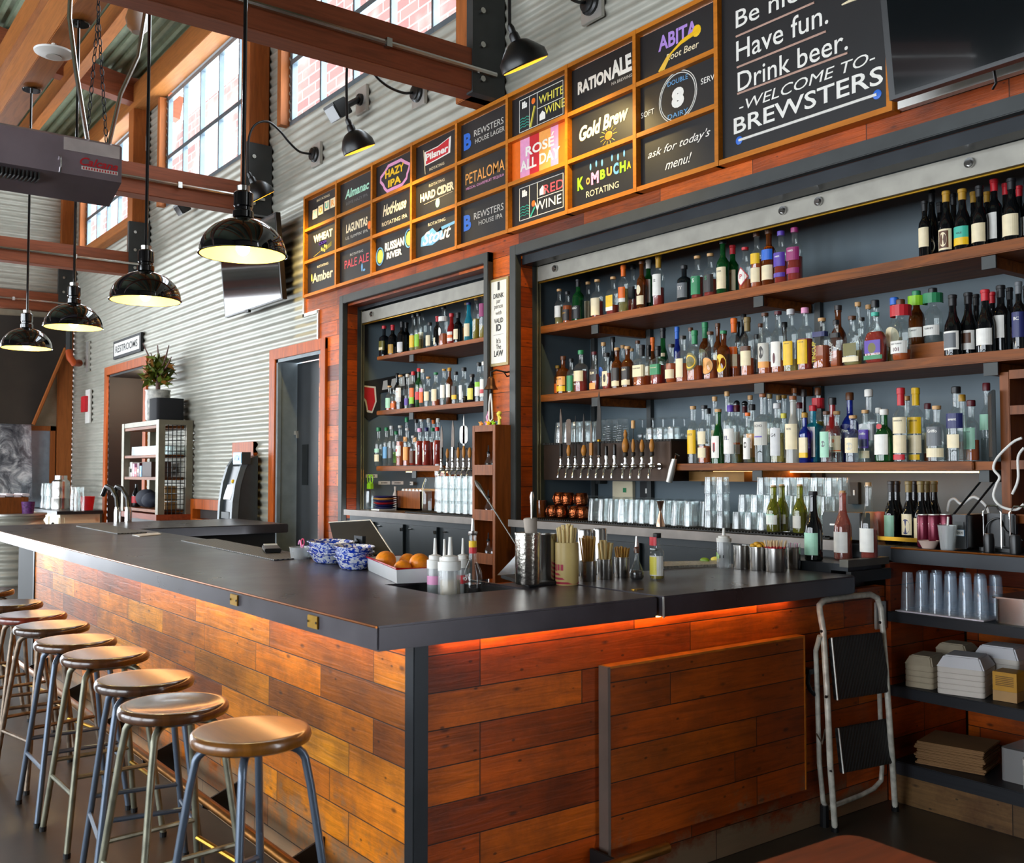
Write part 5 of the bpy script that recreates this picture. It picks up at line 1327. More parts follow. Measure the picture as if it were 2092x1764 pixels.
# law sign
sg = thing('law_sign', 'tall white sign about one drink with valid ID on the pier', 'sign', (-5.82, 4.28, 2.3))
a, b = oY(1007, 574, 4.28), oY(1041, 745, 4.28)
sx0, sx1, sz0, sz1 = -5.915, -5.695, 2.295, 2.935; cx = (sx0 + sx1) / 2
MB().bb((sx0, 4.262, sz0), (sx1, 4.286, sz1)).build('frame', mat('sign_frame', '#a8966a', .4, .3), sg, bevel=.003)
MB().bb((sx0 + .018, 4.259, sz0 + .02), (sx1 - .018, 4.2625, sz1 - .02)).build('sign_face', M_WHITE, sg)
q = MB(); yy = 4.2575
for s, zz, w, h, bo in (('1', .91, .026, .06, .04), ('DRINK', .80, .125, .035, .02), ('per', .725, .05, .03, 0), ('person', .665, .10, .032, 0), ('with', .605, .075, .03, 0), ('VALID', .515, .11, .035, .02), ('ID', .435, .062, .05, .04), ("It's", .285, .05, .038, .01), ('The', .215, .06, .036, .01), ('LAW', .14, .11, .045, .03)):
    text(q, s, (cx, yy, sz0 + (sz1 - sz0) * zz), w=w, h=h, bold=bo)
q.box((cx, yy, sz0 + (sz1 - sz0) * .355), (.12, .0005, .002)); q.build('lettering', M_BLACKM, sg)
# ================================================================= menu board
M_PANEL = mat('chalk_black', '#1b1b1d', .42, 0, .12, 4)
M_OR = timber('orange_batten', '#c4741a', 'x', .45, .3)
mbd = thing('menu_board', 'long orange-framed menu board of black painted drink panels above the openings', 'menu board', (-6.4, 4.25, 3.23))
mz0, mz1 = 3.23, 4.235; ux = (628, 693, 766, 847, 939, 1043, 1165, 1305, 1473)
cxs = [oY(u, 400, 4.25).x for u in ux]; rz = [mz0 + .028 + (mz1 - mz0 - .056) * i / 3 for i in range(4)]
for i, x in enumerate(cxs):
    MB().bb((x - .014, 4.215, mz0), (x + .014, 4.285, mz1)).build('batten', M_OR, mbd)
for z in (mz0 + .014, rz[1], rz[2], mz1 - .014): MB().bb((cxs[0] - .012, 4.217, z - .014), (cxs[-1] + .012, 4.285, z + .014)).build('batten', M_OR, mbd)
C_ = lambda n: pm(n)
CELLS = [[[('ROTATING', .42, .08, .86, 'cream', {}), ('S', .1, .2, .45, 'mint', {'bold': .04, 'x': -.27, 'card': 1}), ('O', .1, .2, .5, 'yellow', {'bold': .04, 'x': -.08, 'card': 1}), ('U', .1, .2, .55, 'teal', {'bold': .04, 'x': .12, 'card': 1}), ('R', .1, .2, .55, 'peach', {'bold': .04, 'x': .31, 'card': 1})],
  [('Almanac', .7, .28, .60, 'mint', {'bold': .03, 'shear': .2}), ('LOVE HAZY IPA', .62, .09, .30, 'grey', {})],
  [('HAZY', .5, .24, .64, 'yellow', {'bold': .04, 'blob': 'magenta'}), ('IPA', .34, .22, .32, 'yellow', {'bold': .04})],
  [('Pilsner', .52, .2, .58, 'white', {'bold': .04, 'flag': 'red'}), ('ROTATING', .34, .08, .2, 'cream', {})],
  [('B', .16, .44, .5, 'blue', {'bold': .05, 'x': -.36}), ('REWSTERS', .6, .17, .62, 'frost', {'x': .08}), ('HOUSE LAGER', .6, .13, .40, 'frost', {'x': .1})],
  [('WHITE', .42, .2, .68, 'lemon', {'x': .2}), ('WINE', .34, .2, .36, 'lemon', {'x': .26}), ('', 0, 0, 0, 'white', {'wine': 1})],
  [('RATION', .52, .3, .52, 'white', {'bold': .05, 'x': -.14}), ('ALE', .3, .4, .58, 'white', {'bold': .05, 'x': .28, 'shear': -.1}), ('NA BREWING', .3, .07, .28, 'frost', {'x': .28})],
  [('ABITA', .5, .32, .66, 'purple', {'bold': .03, 'lite': 1}), ('Root Beer', .42, .14, .30, 'cream', {'shear': .2, 'x': .06}), ('', 0, 0, 0, 'yellow', {'swoosh': 1})]],
 [[('WHEAT', .62, .26, .68, 'cream', {'bold': .05}), ('CIDER', .26, .1, .46, 'purple', {'pill': 1}), ('', 0, 0, 0, 'lemon', {'ear': 1})],
  [('LAGUNITAS', .62, .28, .58, 'cream', {'bold': .04}), ("LIL SUMPIN' IPA", .64, .1, .28, 'frost', {}), ('', 0, 0, 0, 'orange', {'dot': (.36, .42)})],
  [('HotHouse', .62, .34, .66, 'cream', {'bold': .03, 'shear': .35}), ('ROTATING IPA', .66, .12, .26, 'cream', {})],
  [('ROTATING', .36, .08, .84, 'cream', {}), ('HARD CIDER', .78, .24, .58, 'cream', {'bold': .05}), ('', 0, 0, 0, 'mint', {'dot': (.02, .27)}), ('', 0, 0, 0, 'cream', {'line': (-.3, .36, .4)})],
  [('PETALOMA', .8, .3, .58, 'peach', {}), ('MEZCAL GRAPEFRUIT TEQUILA', .78, .08, .32, 'pink', {})],
  [('ROSE', .5, .24, .66, 'white', {'bold': .03, 'stripes': 1}), ('ALL DAY', .7, .26, .34, 'white', {'bold': .03})],
  [('Gold Brew', .76, .34, .58, 'cream', {'bold': .04, 'shear': .3, 'rot': .06}), ('', 0, 0, 0, 'orange', {'sun': (.08, .26)})],
  [('SOFT', .18, .12, .40, 'white', {'x': -.4}), ('SERVE', .2, .12, .60, 'white', {'x': .39}), ('8', .16, .42, .48, 'white', {'bold': .08}), ('DOUBLE', .26, .1, .83, 'sky', {}), ('DAIRY', .26, .1, .14, 'sky', {}), ('', 0, 0, 0, 'white', {'ring': (0, .48, .42)})]],
 [[('ROTATING', .36, .08, .80, 'cream', {}), ('Amber', .66, .32, .46, 'cream', {'bold': .02}), ('', 0, 0, 0, 'lemon', {'leaf': (-.36, .5)})],
  [('ROTATING', .38, .08, .80, 'frost', {}), ('PALE ALE', .7, .26, .54, 'red', {'lite': 1}), ('', 0, 0, 0, 'sky', {'leaf': (.16, .28)})],
  [('RUSSIAN', .5, .26, .64, 'white', {'bold': .05}), ('RIVER', .4, .2, .36, 'white', {'bold': .05}), ('', 0, 0, 0, 'sky', {'hop': (-.38, .42)}), ('', 0, 0, 0, 'sky', {'hop': (.38, .66)})],
  [('ROTATING', .4, .09, .84, 'cream', {}), ('Stout', .66, .36, .48, 'white', {'bold': .02, 'shear': .35, 'back': 'sky'})],
  [('B', .16, .42, .52, 'blue', {'bold': .05, 'x': -.36}), ('REWSTERS', .6, .18, .62, 'frost', {'x': .08}), ('HOUSE IPA', .48, .12, .40, 'frost', {'x': .12})],
  [('RED', .34, .22, .66, 'red', {'x': .24, 'lite': 1}), ('WINE', .46, .22, .32, 'white', {'x': .14}), ('', 0, 0, 0, 'white', {'wine': 2})],
  [('K', .1, .3, .5, 'lime', {'bold': .05, 'x': -.36}), ('O', .06, .16, .5, 'peach', {'bold': .05, 'x': -.24}), ('M', .12, .28, .52, 'pink', {'bold': .05, 'x': -.13}), ('B', .08, .22, .54, 'lime', {'bold': .05, 'x': -.01}), ('U', .08, .2, .55, 'peach', {'bold': .05, 'x': .09}), ('C', .08, .26, .56, 'sky', {'bold': .05, 'x': .19}), ('H', .09, .24, .55, 'lime', {'bold': .05, 'x': .29}), ('A', .06, .16, .54, 'yellow', {'bold': .05, 'x': .38}), ('ROTATING', .5, .14, .2, 'cream', {'x': -.02}), ('', 0, 0, 0, 'sky', {'drops': 1})],
  [("ask for today's", .8, .22, .6, 'white', {'shear': .4, 'rot': .02}), ('menu!', .34, .2, .26, 'white', {'shear': .4})]]]
def lighten(n): return {'purple': 'pink', 'red': 'red'}.get(n, n)
for r in range(3):
    for c in range(8):
        x0, x1 = cxs[c] + .014, cxs[c + 1] - .014; z1 = rz[3 - r] - .014; z0 = rz[2 - r] + .014; w, h = x1 - x0, z1 - z0; xc, zc = (x0 + x1) / 2, (z0 + z1) / 2
        pn = MB().bb((x0, 4.255, z0), (x1, 4.28, z1)).build('panel', M_PANEL, mbd)
        yy = 4.2535
        P2 = lambda fx, fz: Vector((xc + fx * w, yy, z0 + fz * h))
        for s, tw, th, fz, col, o in CELLS[r][c]:
            dk = MB()
            if o.get('stripes'):
                for i, cn in enumerate(('orange', 'pink', 'red', 'peach', 'pink', 'orange')):
                    ww = (.15, .17, .17, .2, .13, .18); xa = x0 + w * sum(ww[:i]); MB().bb((xa, 4.2545, z0), (xa + w * ww[i], 4.256, z1)).build('stripe', pm(cn), pn)
            if o.get('card'):
                q = MB(); q.box((xc + o['x'] * w, yy + .0008, z0 + fz * h), (tw * w * 1.6, .001, th * h * 1.55)); q.build('card', pm('cream'), pn)
            if o.get('blob'):
                q = MB(); a = [(xc + .33 * w * math.cos(i * .35) * (1.1 + .12 * math.sin(i * 1.7)), yy + .0008, zc + .36 * h * math.sin(i * .35) * (1.1 + .1 * math.cos(i * 2.1))) for i in range(18)]; q.tube(a, .016, 6, True); q.v = [Vector((p.x, yy + .0008 + (p.y - yy) * .02, p.z)) for p in q.v]; q.build('outline', pm('pink'), pn)
            if o.get('flag'):
                for k, cn in ((1.0, 'white'), (.86, 'red')):
                    q = MB(); a = [P2(-.3 * k, .58 - .22 * k), P2(.0, .60 - .22 * k), P2(.3 * k, .62 - .2 * k), P2(.32 * k, .62 + .25 * k), P2(.02, .56 + .2 * k), P2(-.3 * k, .56 + .2 * k)]; q.add([p + Vector((0, .0012 - .0004 * (k < .9), 0)) for p in a], [(0, 1, 4, 5), (1, 2, 3, 4)]); q.build('flag', pm(cn), pn)
                q = MB(); q.tube([P2(-.31, .82), P2(-.27, .12)], .005, 5); q.build('flag_pole', pm('cream'), pn)
            if o.get('pill'):
                q = MB(); q.tube([P2(-.11, fz), P2(.11, fz)], .02, 8); q.v = [Vector((p.x, yy + .0008, p.z)) for p in q.v]; q.build('pill', pm('pink'), pn)
            if o.get('ear'):
                q = MB(); [q.sphere(P2(-.04 + .05 * (i % 4), .26 - .05 * (i % 3) + .01 * i), .012, 8, 4, (1, .1, 1.4)) for i in range(8)]; q.tube([P2(-.3, .1), P2(-.08, .2)], .003, 4); [q.tube([P2(.1, .18 + .03 * i), P2(.28, .26 + .04 * i)], .002, 4) for i in range(4)]; q.build('wheat_ear', pm(col), pn)
            if 'dot' in o: q = MB(); q.sphere(P2(*o['dot']), .032, 12, 6, (1, .05, 1.2)); q.build('motif', pm(col), pn)
            if 'line' in o: a, b, z = o['line']; q = MB(); q.tube([P2(a, z - .03), P2(b, z + .02)], .002, 4); q.build('rule', pm(col), pn)
            if 'sun' in o:
                q = MB(); q.sphere(P2(*o['sun']), .035, 12, 6, (1, .05, .8)); q.build('motif', pm(col), pn); q = MB(); [q.tube([P2(o['sun'][0] + .07 * math.cos(k * .5), o['sun'][1] + .13 * math.sin(k * .5)), P2(o['sun'][0] + .13 * math.cos(k * .5), o['sun'][1] + .22 * math.sin(k * .5))], .0018, 4) for k in range(12)]; q.build('sun_rays', pm('lemon'), pn)
            if 'ring' in o:
                for rr in (.15, .138):
                    q = MB(); q.tube([(xc + rr * math.cos(i * math.pi / 16), yy, zc + rr * math.sin(i * math.pi / 16)) for i in range(32)], .003, 5, True); q.build('ring', pm(col), pn)
            if 'leaf' in o: q = MB(); q.sphere(P2(*o['leaf']), .022, 8, 6, (.7, .06, 1.7)); q.sphere(P2(o['leaf'][0] + .06, o['leaf'][1] - .1), .016, 8, 6, (1.3, .06, .7)); q.build('leaf', pm(col), pn)
            if 'hop' in o:
                fx, fz2 = o['hop']; q = MB(); cc0 = P2(fx, fz2); q.tube([(cc0.x + .062 * math.cos(i * .3927), yy, cc0.z + .075 * math.sin(i * .3927)) for i in range(16)], .007, 6, True); q.build('hop_ring', pm(col), pn); q = MB(); q.sphere(cc0, .048, 12, 6, (1, .04, 1.25)); q.build('hop_cone', pm('lemon'), pn)
            if 'drops' in o: q = MB(); [q.sphere(P2(-.2 + .09 * i + (.06 if i > 2 else 0), .8 + .03 * (i % 2)), .012, 8, 6, (.7, .1, 1.9)) for i in range(6)]; q.build('drops', pm(col), pn)
            if 'swoosh' in o: q = MB(); [q.tube([P2(-.24 + .02 * i, .08), P2(-.14 + .02 * i, .3 + .02 * i), P2(.05, .46 + .02 * i), P2(.28, .54 + .03 * i)], [.008, .006, .004, .003], 5) for i in range(4)]; q.sphere(P2(.24, .58), .035, 10, 6, (1, .05, 1)); q.build('swoosh', pm(col), pn)
            if 'wine' in o:
                q = MB(); l = lambda a, b: q.tube([P2(*a), P2(*b)], .0028, 4)
                for a, b in (((-.36, .1), (.4, .1)), ((.4, .1), (.4, .9)), ((.4, .9), (-.36, .9)), ((-.36, .9), (-.36, .1)), ((-.18, .1), (-.18, .9)), ((-.04, .1), (-.04, .9)), ((-.04, .5), (.4, .5))): l(a, b)
                q.build('line_frame', pm('white'), pn)
                q = MB(); [q.tube([P2(-.35 + .04 * k, .2 + .07 * j + .03 * (k % 2)) for k in range(5)], .003, 4) for j in range(4)]; q.build('waves', pm('teal'), pn)
                q = MB(); [q.sphere(P2(-.3 + .03 * (i % 3), .7 + .05 * (i // 3)), .011, 8, 5, (1, .1, 1)) for i in range(8)]; q.build('grapes', pm('white'), pn)
                q = MB(); q.sphere(P2(-.11, .74 if o['wine'] == 1 else .42), .022, 10, 6, (1, .08, 1)); q.build('sun', pm('orange'), pn)
                q = MB(); q.tube([P2(-.16, .12), P2(-.08, .6 if o['wine'] == 1 else .32)], .008, 5); q.build('reed', pm('lemon' if o['wine'] == 1 else 'teal'), pn)
                q = MB(); zz = .3 if o['wine'] == 1 else .68; q.add([P2(-.0, zz - .12), P2(.1, zz - .12), P2(.1, zz + .02), P2(.05, zz + .1), P2(-.0, zz + .02)], [(0, 1, 2, 3, 4)]); q.build('house', pm('white'), pn)
            if s:
                if o.get('back'):
                    q = MB(); vs = (P2(-.38, .3), P2(-.36, .55), P2(-.1, .72), P2(.0, .55), P2(.4, .62), P2(.42, .7), P2(.1, .66), P2(.16, .38), P2(-.1, .24)); q.add([p + Vector((0, .0008, 0)) for p in vs], [tuple(range(9))]); q.build('blue_shape', pm(o['back']), pn)
                text(dk, s, (xc + o.get('x', 0) * w, yy - .0006, z0 + fz * h), w=tw * w, h=th * h, bold=o.get('bold', 0.004), shear=o.get('shear', 0), rot=o.get('rot', 0))
                if s == 'ROSE': dk.add([P2(.2, .8) + Vector((0, -.0006, 0)), P2(.225, .8) + Vector((0, -.0006, 0)), P2(.255, .88) + Vector((0, -.0006, 0)), P2(.22, .88) + Vector((0, -.0006, 0))], [(0, 1, 2, 3)])
                cn = {'purple': 'lilac', 'red': 'coral'}.get(col, col) if o.get('lite') else col
                if cn in ('lilac', 'coral'): PAL.setdefault('lilac', 'b08ad8'); PAL.setdefault('coral', 'e0505c')
                dk.build('lettering', pm(cn), pn)
# ================================================================= chalkboard
cb = thing('chalkboard', 'big chalkboard with white welcome lettering right of the menu panels', 'chalkboard', (-3.2, 4.25, 3.25))
X0, X1 = cxs[-1] + .016, -2.645
MB().bb((X0 + .0, 4.25, 3.26), (X1, 4.28, 4.55)).build('board', M_PANEL, cb)
MB().bb((X0, 4.217, 3.23), (X1 + .03, 4.284, 3.258)).build('frame', M_OR, cb); MB().bb((X1, 4.217, 3.258), (X1 + .03, 4.284, 4.55)).build('frame', M_OR, cb); MB().bb((X0, 4.217, 4.55), (X1 + .03, 4.284, 4.578)).build('frame', M_OR, cb)
q = MB(); yy = 4.2485
def chalk(s, ua, va, ub, vb, hpx, sh=0.0, bold=.012):
    a, b = oY(ua, va, yy), oY(ub, vb, yy); m = (a + b) / 2; hh = hpx / FPX * depth_at(m); text(q, s, m, w=(b.x - a.x), h=hh, bold=bold, shear=sh)
chalk('Be nice.', 1503, 34, 1668, -28, 38, bold=.004); chalk('Have fun.', 1504, 101, 1692, 30, 44, bold=.004); chalk('Drink beer.', 1507, 166, 1732, 82, 42, bold=.004); chalk('-WELCOME TO-', 1510, 211, 1788, 122, 23, .2, .0); chalk('BREWSTERS', 1499, 254, 1804, 157, 36, 0, .012)
q.build('lettering', pm('white'), cb)
q = MB()
for a, b in (((1504, 75), (1664, 5)), ((1506, 138), (1688, 64)), ((1507, 192), (1732, 108))): q.tube([oY(*a, yy), oY(*b, yy)], .006, 5)
q.build('underlines', mat('chalk_rose', '#c8a090', .6), cb)
MB().tube([oY(1510, 287, yy), oY(1792, 193, yy)], .008, 6).build('rule', pm('white'), cb)
q = MB(); [q.sphere(oY(*p, yy), .024, 12, 6, (1, .15, 1)) for p in ((1510, 287), (1792, 193))]; q.build('rule_dots', pm('blue'), cb)
q = MB(); q.tube([oY(1720, 10, yy), oY(1750, -4, yy), oY(1780, -16, yy)], [.004, .012, .003], 6); q.build('chalk_flourish', pm('cream'), cb)
# ================================================================= bar stools
def seatmat(name, col, rough=.22):
    if name in MATS: return MATS[name]
    t = NT(name); tc = t.n('TexCoord'); mp = t.n('Mapping', Vector=tc.outputs['Object'], Scale=(3, 26, 3)); nz = t.n('TexNoise', Vector=mp.outputs[0], Scale=2.0, Detail=5.0)
    c = lin(col); cc = t.ramp(nz.outputs[0], [(.3, tuple(x * .6 for x in c)), (.7, c)])
    p = t.n('BsdfPrincipled', Base__Color=cc, Roughness=rough, Coat__Weight=.6, Coat__Roughness=.12); MATS[name] = t.done(p.outputs[0]); return MATS[name]
M_LEGB = mat('stool_blue_grey', '#5c6878', .32, .45, .1)
M_LEGR = mat('stool_worn_bare', '#7a6a5a', .42, .6, .45, 22)
M_LEGG = mat('stool_green_grey', '#7c7a68', .38, .5, .3, 18)
S_DK, S_RD, S_BR, S_GL = seatmat('seat_dark_walnut', '#4a2c18'), seatmat('seat_red_brown', '#7a2a14'), seatmat('seat_brown', '#5a3416'), seatmat('seat_golden', '#8a5418', .3)
def stool(label, x, y, rz, sm, lm, dish=.0, zs=.76, rs=.178):
    t = thing('bar_stool', label, 'stool', (x, y, 0), 'bar stools along the counter'); c = (x, y, 0)
    pr = [(.05, zs - .042), (rs - .02, zs - .042), (rs - .004, zs - .034), (rs, zs - .022), (rs - .002, zs - .010), (rs - .007, zs - .003), (rs - .013, zs - .0005), (rs - .018, zs), (rs - .03, zs), (rs * .6, zs - dish), (.03, zs - dish * 1.3), (.001, zs - dish * 1.3)]
    MB().lathe(pr, c, 40, cap1=False).build('seat', sm, t, True)
    m = Matrix.Rotation(rz, 3, 'Z'); P = lambda a, b, z: Vector(c) + m @ Vector((a, b, z))
    top, bot = .115, .20
    for k, (sx, sy) in enumerate(((1, 1), (-1, 1), (-1, -1), (1, -1))):
        pts = [P(sx * .02, sy * .02, zs - .055), P(sx * .075, sy * .075, zs - .055)]
        for i in range(1, 6):
            a = R(90 * i / 5); pts.append(P(sx * (.075 + .04 * math.sin(a)), sy * (.075 + .04 * math.sin(a)), zs - .055 - .05 * (1 - math.cos(a))))
        pts += [P(sx * (.118 + (.19 - .118) * f), sy * (.118 + (.19 - .118) * f), (zs - .11) * (1 - f) + .012 * f) for f in (.1, .3, .6, 1.0)]
        MB().tube(pts, .0125, 10).build('leg', lm, t, True)
        e = P(sx * .19, sy * .19, 0); MB().lathe([(.014, 0), (.015, .02)], e, 10).build('rubber_foot', M_BLACKM, t)
    MB().tube([P(.105 * math.cos(a / 16 * 2 * math.pi), .105 * math.sin(a / 16 * 2 * math.pi), zs - .05) for a in range(16)], .007, 6, True).build('seat_ring', lm, t, True)
    for k, z in ((0, .235), (1, .30), (2, .235), (3, .30)):
        f = 1 - (z - .012) / (zs - .122); h = .118 + .072 * f
        cs = [(1, 1), (-1, 1), (-1, -1), (1, -1)]; a, b = cs[k], cs[(k + 1) % 4]
        MB().tube([P(a[0] * h, a[1] * h, z), P(b[0] * h, b[1] * h, z)], .0095, 8).build('footrest_bar', M_BRASS if (k == 0 and lm is not M_LEGB) else lm, t, True)
    return t
SP = [(572, 1480, S_GL, M_LEGB, .0, 'golden brown flat wooden seat and blue-grey legs, closest to the bar corner', .25), (355, 1436, S_BR, M_LEGG, .010, 'dished brown wooden seat and worn bare legs, second from the bar corner', .1),
      (296, 1384, S_DK, M_LEGB, .0, 'dark brown seat and blue-grey legs, third from the bar corner', -.15), (229, 1332, S_BR, M_LEGG, .0, 'brown seat and rusty green-grey legs, fourth from the bar corner', .02),
      (155, 1306, S_BR, M_LEGB, .0, 'brown seat and blue-grey legs, fifth from the bar corner', .0), (108, 1276, S_DK, M_LEGR, .0, 'scratched dark seat and rusty legs, sixth from the bar corner', .2),
      (68, 1254, S_RD, M_LEGR, .0, 'red-brown seat and rusty legs, seventh from the bar corner', 0), (38, 1230, S_DK, M_LEGR, .0, 'dark seat and rusty legs, eighth from the bar corner', .15)]
for u, v, sm, lm, d, s, rz in SP:
    p = oZ(u, v, .76); stool('bar stool with ' + s, p.x, min(p.y, 1.19), rz, sm, lm, d)
for i, (x, s, m) in enumerate(((-7.25, 'ninth', S_DK), (-7.85, 'tenth', S_DK))): stool('bar stool with dark seat, %s from the bar corner' % s, x, 1.18, .1, m, M_LEGR)
# ================================================================= folding step ladder
ld = thing('step_ladder', 'white folding step ladder with black ribbed treads leaning at the bar end', 'ladder', (-2.6, 3.9, 0))
M_LADW = mat('chipped_white_paint', '#c8c4b8', .4, .1, .3, 26)
def tread_mat():
    t = NT('tread_rubber'); tc = t.n('TexCoord'); mp = t.n('Mapping', Vector=tc.outputs['Object'], Rotation=(R(30), 0, 0)); w = t.n('TexWave', Vector=mp.outputs[0], Scale=16.0, _bands_direction='Y')
    c = t.ramp(w.outputs[0], [(.3, '#0b0c0e'), (.7, '#2a2c2e')]); p = t.n('BsdfPrincipled', Base__Color=c, Roughness=.55); b = t.n('Bump', Height=w.outputs[0], Strength=.6, Distance=.004); t.l(b.outputs[0], p.inputs['Normal']); return t.done(p.outputs[0])
M_TREAD = tread_mat()
XF = -2.56; L = lambda u, v, x=XF: oX(u, v, x)
fz = lambda p: Vector((p.x, p.y, max(p.z, .012)))
lf = [fz(oZ(1706, 1694, .012)), L(1696, 1560, -2.555), L(1690, 1420, -2.565), L(1682, 1290, -2.605), L(1675, 1250, -2.62)]
zq = lambda p, z: Vector((-2.632, p.y, z))
tp_ = [zq(L(1674, 1230, -2.632), .955), zq(L(1682, 1218, -2.632), .972), zq(L(1700, 1206, -2.632), .976), zq(L(1750, 1206, -2.632), .976), zq(L(1778, 1206, -2.632), .974), L(1792, 1222, -2.63), L(1800, 1245, -2.62), L(1804, 1290, -2.60)]
rf = [L(1812, 1400, -2.565), L(1822, 1540, -2.555), fz(oZ(1829, 1652, .012))]
MB().tube(lf + tp_ + rf, .0135, 10).build('front_frame', M_LADW, ld, True)
XB = -2.665
lb = [L(1675, 1300, XB + .06), L(1667, 1330, XB + .03), L(1670, 1420, XB + .01), L(1674, 1560, XB), L(1682, 1640, XB), L(1690, 1652, XB)]
rb = [L(1760, 1625, XB), L(1785, 1612, XB), L(1800, 1596, XB), L(1802, 1570, XB), L(1797, 1420, XB + .01), L(1795, 1310, XB + .05)]
MB().tube(lb + rb, .011, 10).build('rear_frame', M_LADW, ld, True)
q = MB(); a = L(1684, 1652, XB); q.lathe([(.02, 0), (.018, .09)], (a.x, a.y, .0), 10); q.build('rubber_foot', M_BLACK, ld)
for pt in (lf[0], rf[-1]): MB().lathe([(.017, 0), (.016, .04)], (pt.x, pt.y, 0), 10).build('rubber_foot', M_BLACK, ld)
def tread(c4, th=.022):
    n = Vector((1, 0, .15)).normalized(); f = [p + n * th for p in c4]; m = MB().add(list(c4) + f, [(3, 2, 1, 0), (4, 5, 6, 7), (0, 1, 5, 4), (1, 2, 6, 5), (2, 3, 7, 6), (3, 0, 4, 7)])
    t = m.build('tread', M_TREAD, ld, bevel=.004); e = MB(); e.tube([f[0], f[3]], .004, 6); e.build('tread_edge', M_ALU, t); return t
tread([L(1690, 1304, -2.60), L(1793, 1292, -2.60), L(1813, 1414, -2.575), L(1702, 1431, -2.575)])
tread([L(1704, 1488, -2.60), L(1810, 1468, -2.60), L(1824, 1558, -2.575), L(1714, 1580, -2.575)])
for u, v in ((1676, 1290), (1686, 1424), (1696, 1575), (1796, 1272)):
    p = L(u, v, -2.556); MB().lathe([(.006, 0), (.006, .008)], p, 8, Matrix.Rotation(R(90), 3, 'Y')).build('rivet', M_BLACKM, ld)
MB().tube([L(1668, 1500, XB + .02), L(1680, 1520, -2.6), L(1686, 1490, -2.58)], .004, 6).build('hinge_brace', M_LEGR, ld)
# ================================================================= foreground table
tb_ = thing('dining_table', 'reddish-brown wooden table corner in front of the step ladder', 'table', (-.7, 1.2, 0))
ring = [(-1.31 + .05 - .05 * math.cos(R(a)), 1.90 - .05 + .05 * math.sin(R(a))) for a in (0, 22, 45, 68, 90)] + [(-.3, 1.86), (-.3, .5), (-1.36, .5)]
MB().prism(ring, .715, .75).build('tabletop', timber('table_timber', '#8a3a16', 'y', .4, .5), tb_, bevel=.004)
for x, y in ((-1.22, 1.78), (-.4, 1.76), (-1.25, .6), (-.4, .6)): MB().bb((x - .03, y - .03, 0), (x + .03, y + .03, .714)).build('leg', M_STEEL, tb_)
# ================================================================= pendant lamps
M_ENAM = mat('black_enamel', '#08080a', .06, 0, .02, coat=1.0)
M_ENIN = mat('shade_inside', '#f2d878', .5)
M_BULB = mat('bulb_lit', '#fff2c8', .4, emit='#ffe090', estr=14)
def pendant(u, v, x, zc, label, topz):
    y = 1.85; t = thing('pendant_lamp', label, 'lamp', (x, y, zc), 'black dome pendants over the bar')
    rs = .208; c = (x, y, zc)
    out = [(rs * math.cos(R(a)), rs * .86 * math.sin(R(a))) for a in range(0, 78, 6)]
    out = [(rs + .004, -.004), (rs + .006, 0)] + out + [(.045, rs * .86), (.044, rs * .86 + .012)]
    inn = [(r - .006, z - .004) for r, z in out[2:]][::-1]
    MB().lathe(out, c, 44, cap0=False, cap1=False).build('shade', M_ENAM, t, True)
    MB().lathe(inn + [(rs - .004, -.003)], c, 44, cap0=False, cap1=False).build('shade_lining', M_ENIN, t, True)
    z0 = rs * .86
    MB().lathe([(.05, z0), (.05, z0 + .03), (.042, z0 + .036), (.042, z0 + .05), (.047, z0 + .056), (.047, z0 + .12), (.036, z0 + .13)], c, 22).build('socket_housing', M_ENAM, t, True)
    MB().lathe([(.03, z0 + .13), (.032, z0 + .155), (.012, z0 + .16)], c, 18).build('ferrule', M_STAIN, t, True)
    MB().tube([(x, y, zc + z0 + .15), (x, y, topz)], .0105, 10).build('stem', M_ENAM, t, True)
    MB().lathe([(.0, topz - .005), (.075, topz - .03), (.08, topz - .022), (.03, topz)][1:], (x, y, 0), 20).build('ceiling_canopy', M_ENAM, t, True)
    MB().lathe([(.012, .11), (.02, .08), (.034, .045), (.033, .02), (.02, -.0), (.004, -.008)], c, 18).build('bulb', M_BULB, t, True)
    l = bpy.data.lights.new('bulb_light', 'POINT'); l.energy = 7; l.color = (1.0, .78, .42); l.shadow_soft_size = .04
    lo = bpy.data.objects.new('bulb_light', l); lo.location = (0, 0, .0); COL.objects.link(lo); lo.parent = t; lo.location = (0, 0, -.03)
for u, v, s in ((496, 525, 'first from the bar corner, large in view'), (297, 618, 'second from the bar corner'), (150, 672, 'third from the bar corner'), (54, 714, 'fourth from the bar corner, beside the heater')):
    p = oY(u, v, 1.85); pendant(u, v, p.x, p.z + .012, 'black enamel dome pendant on a straight stem, ' + s, 4.95)
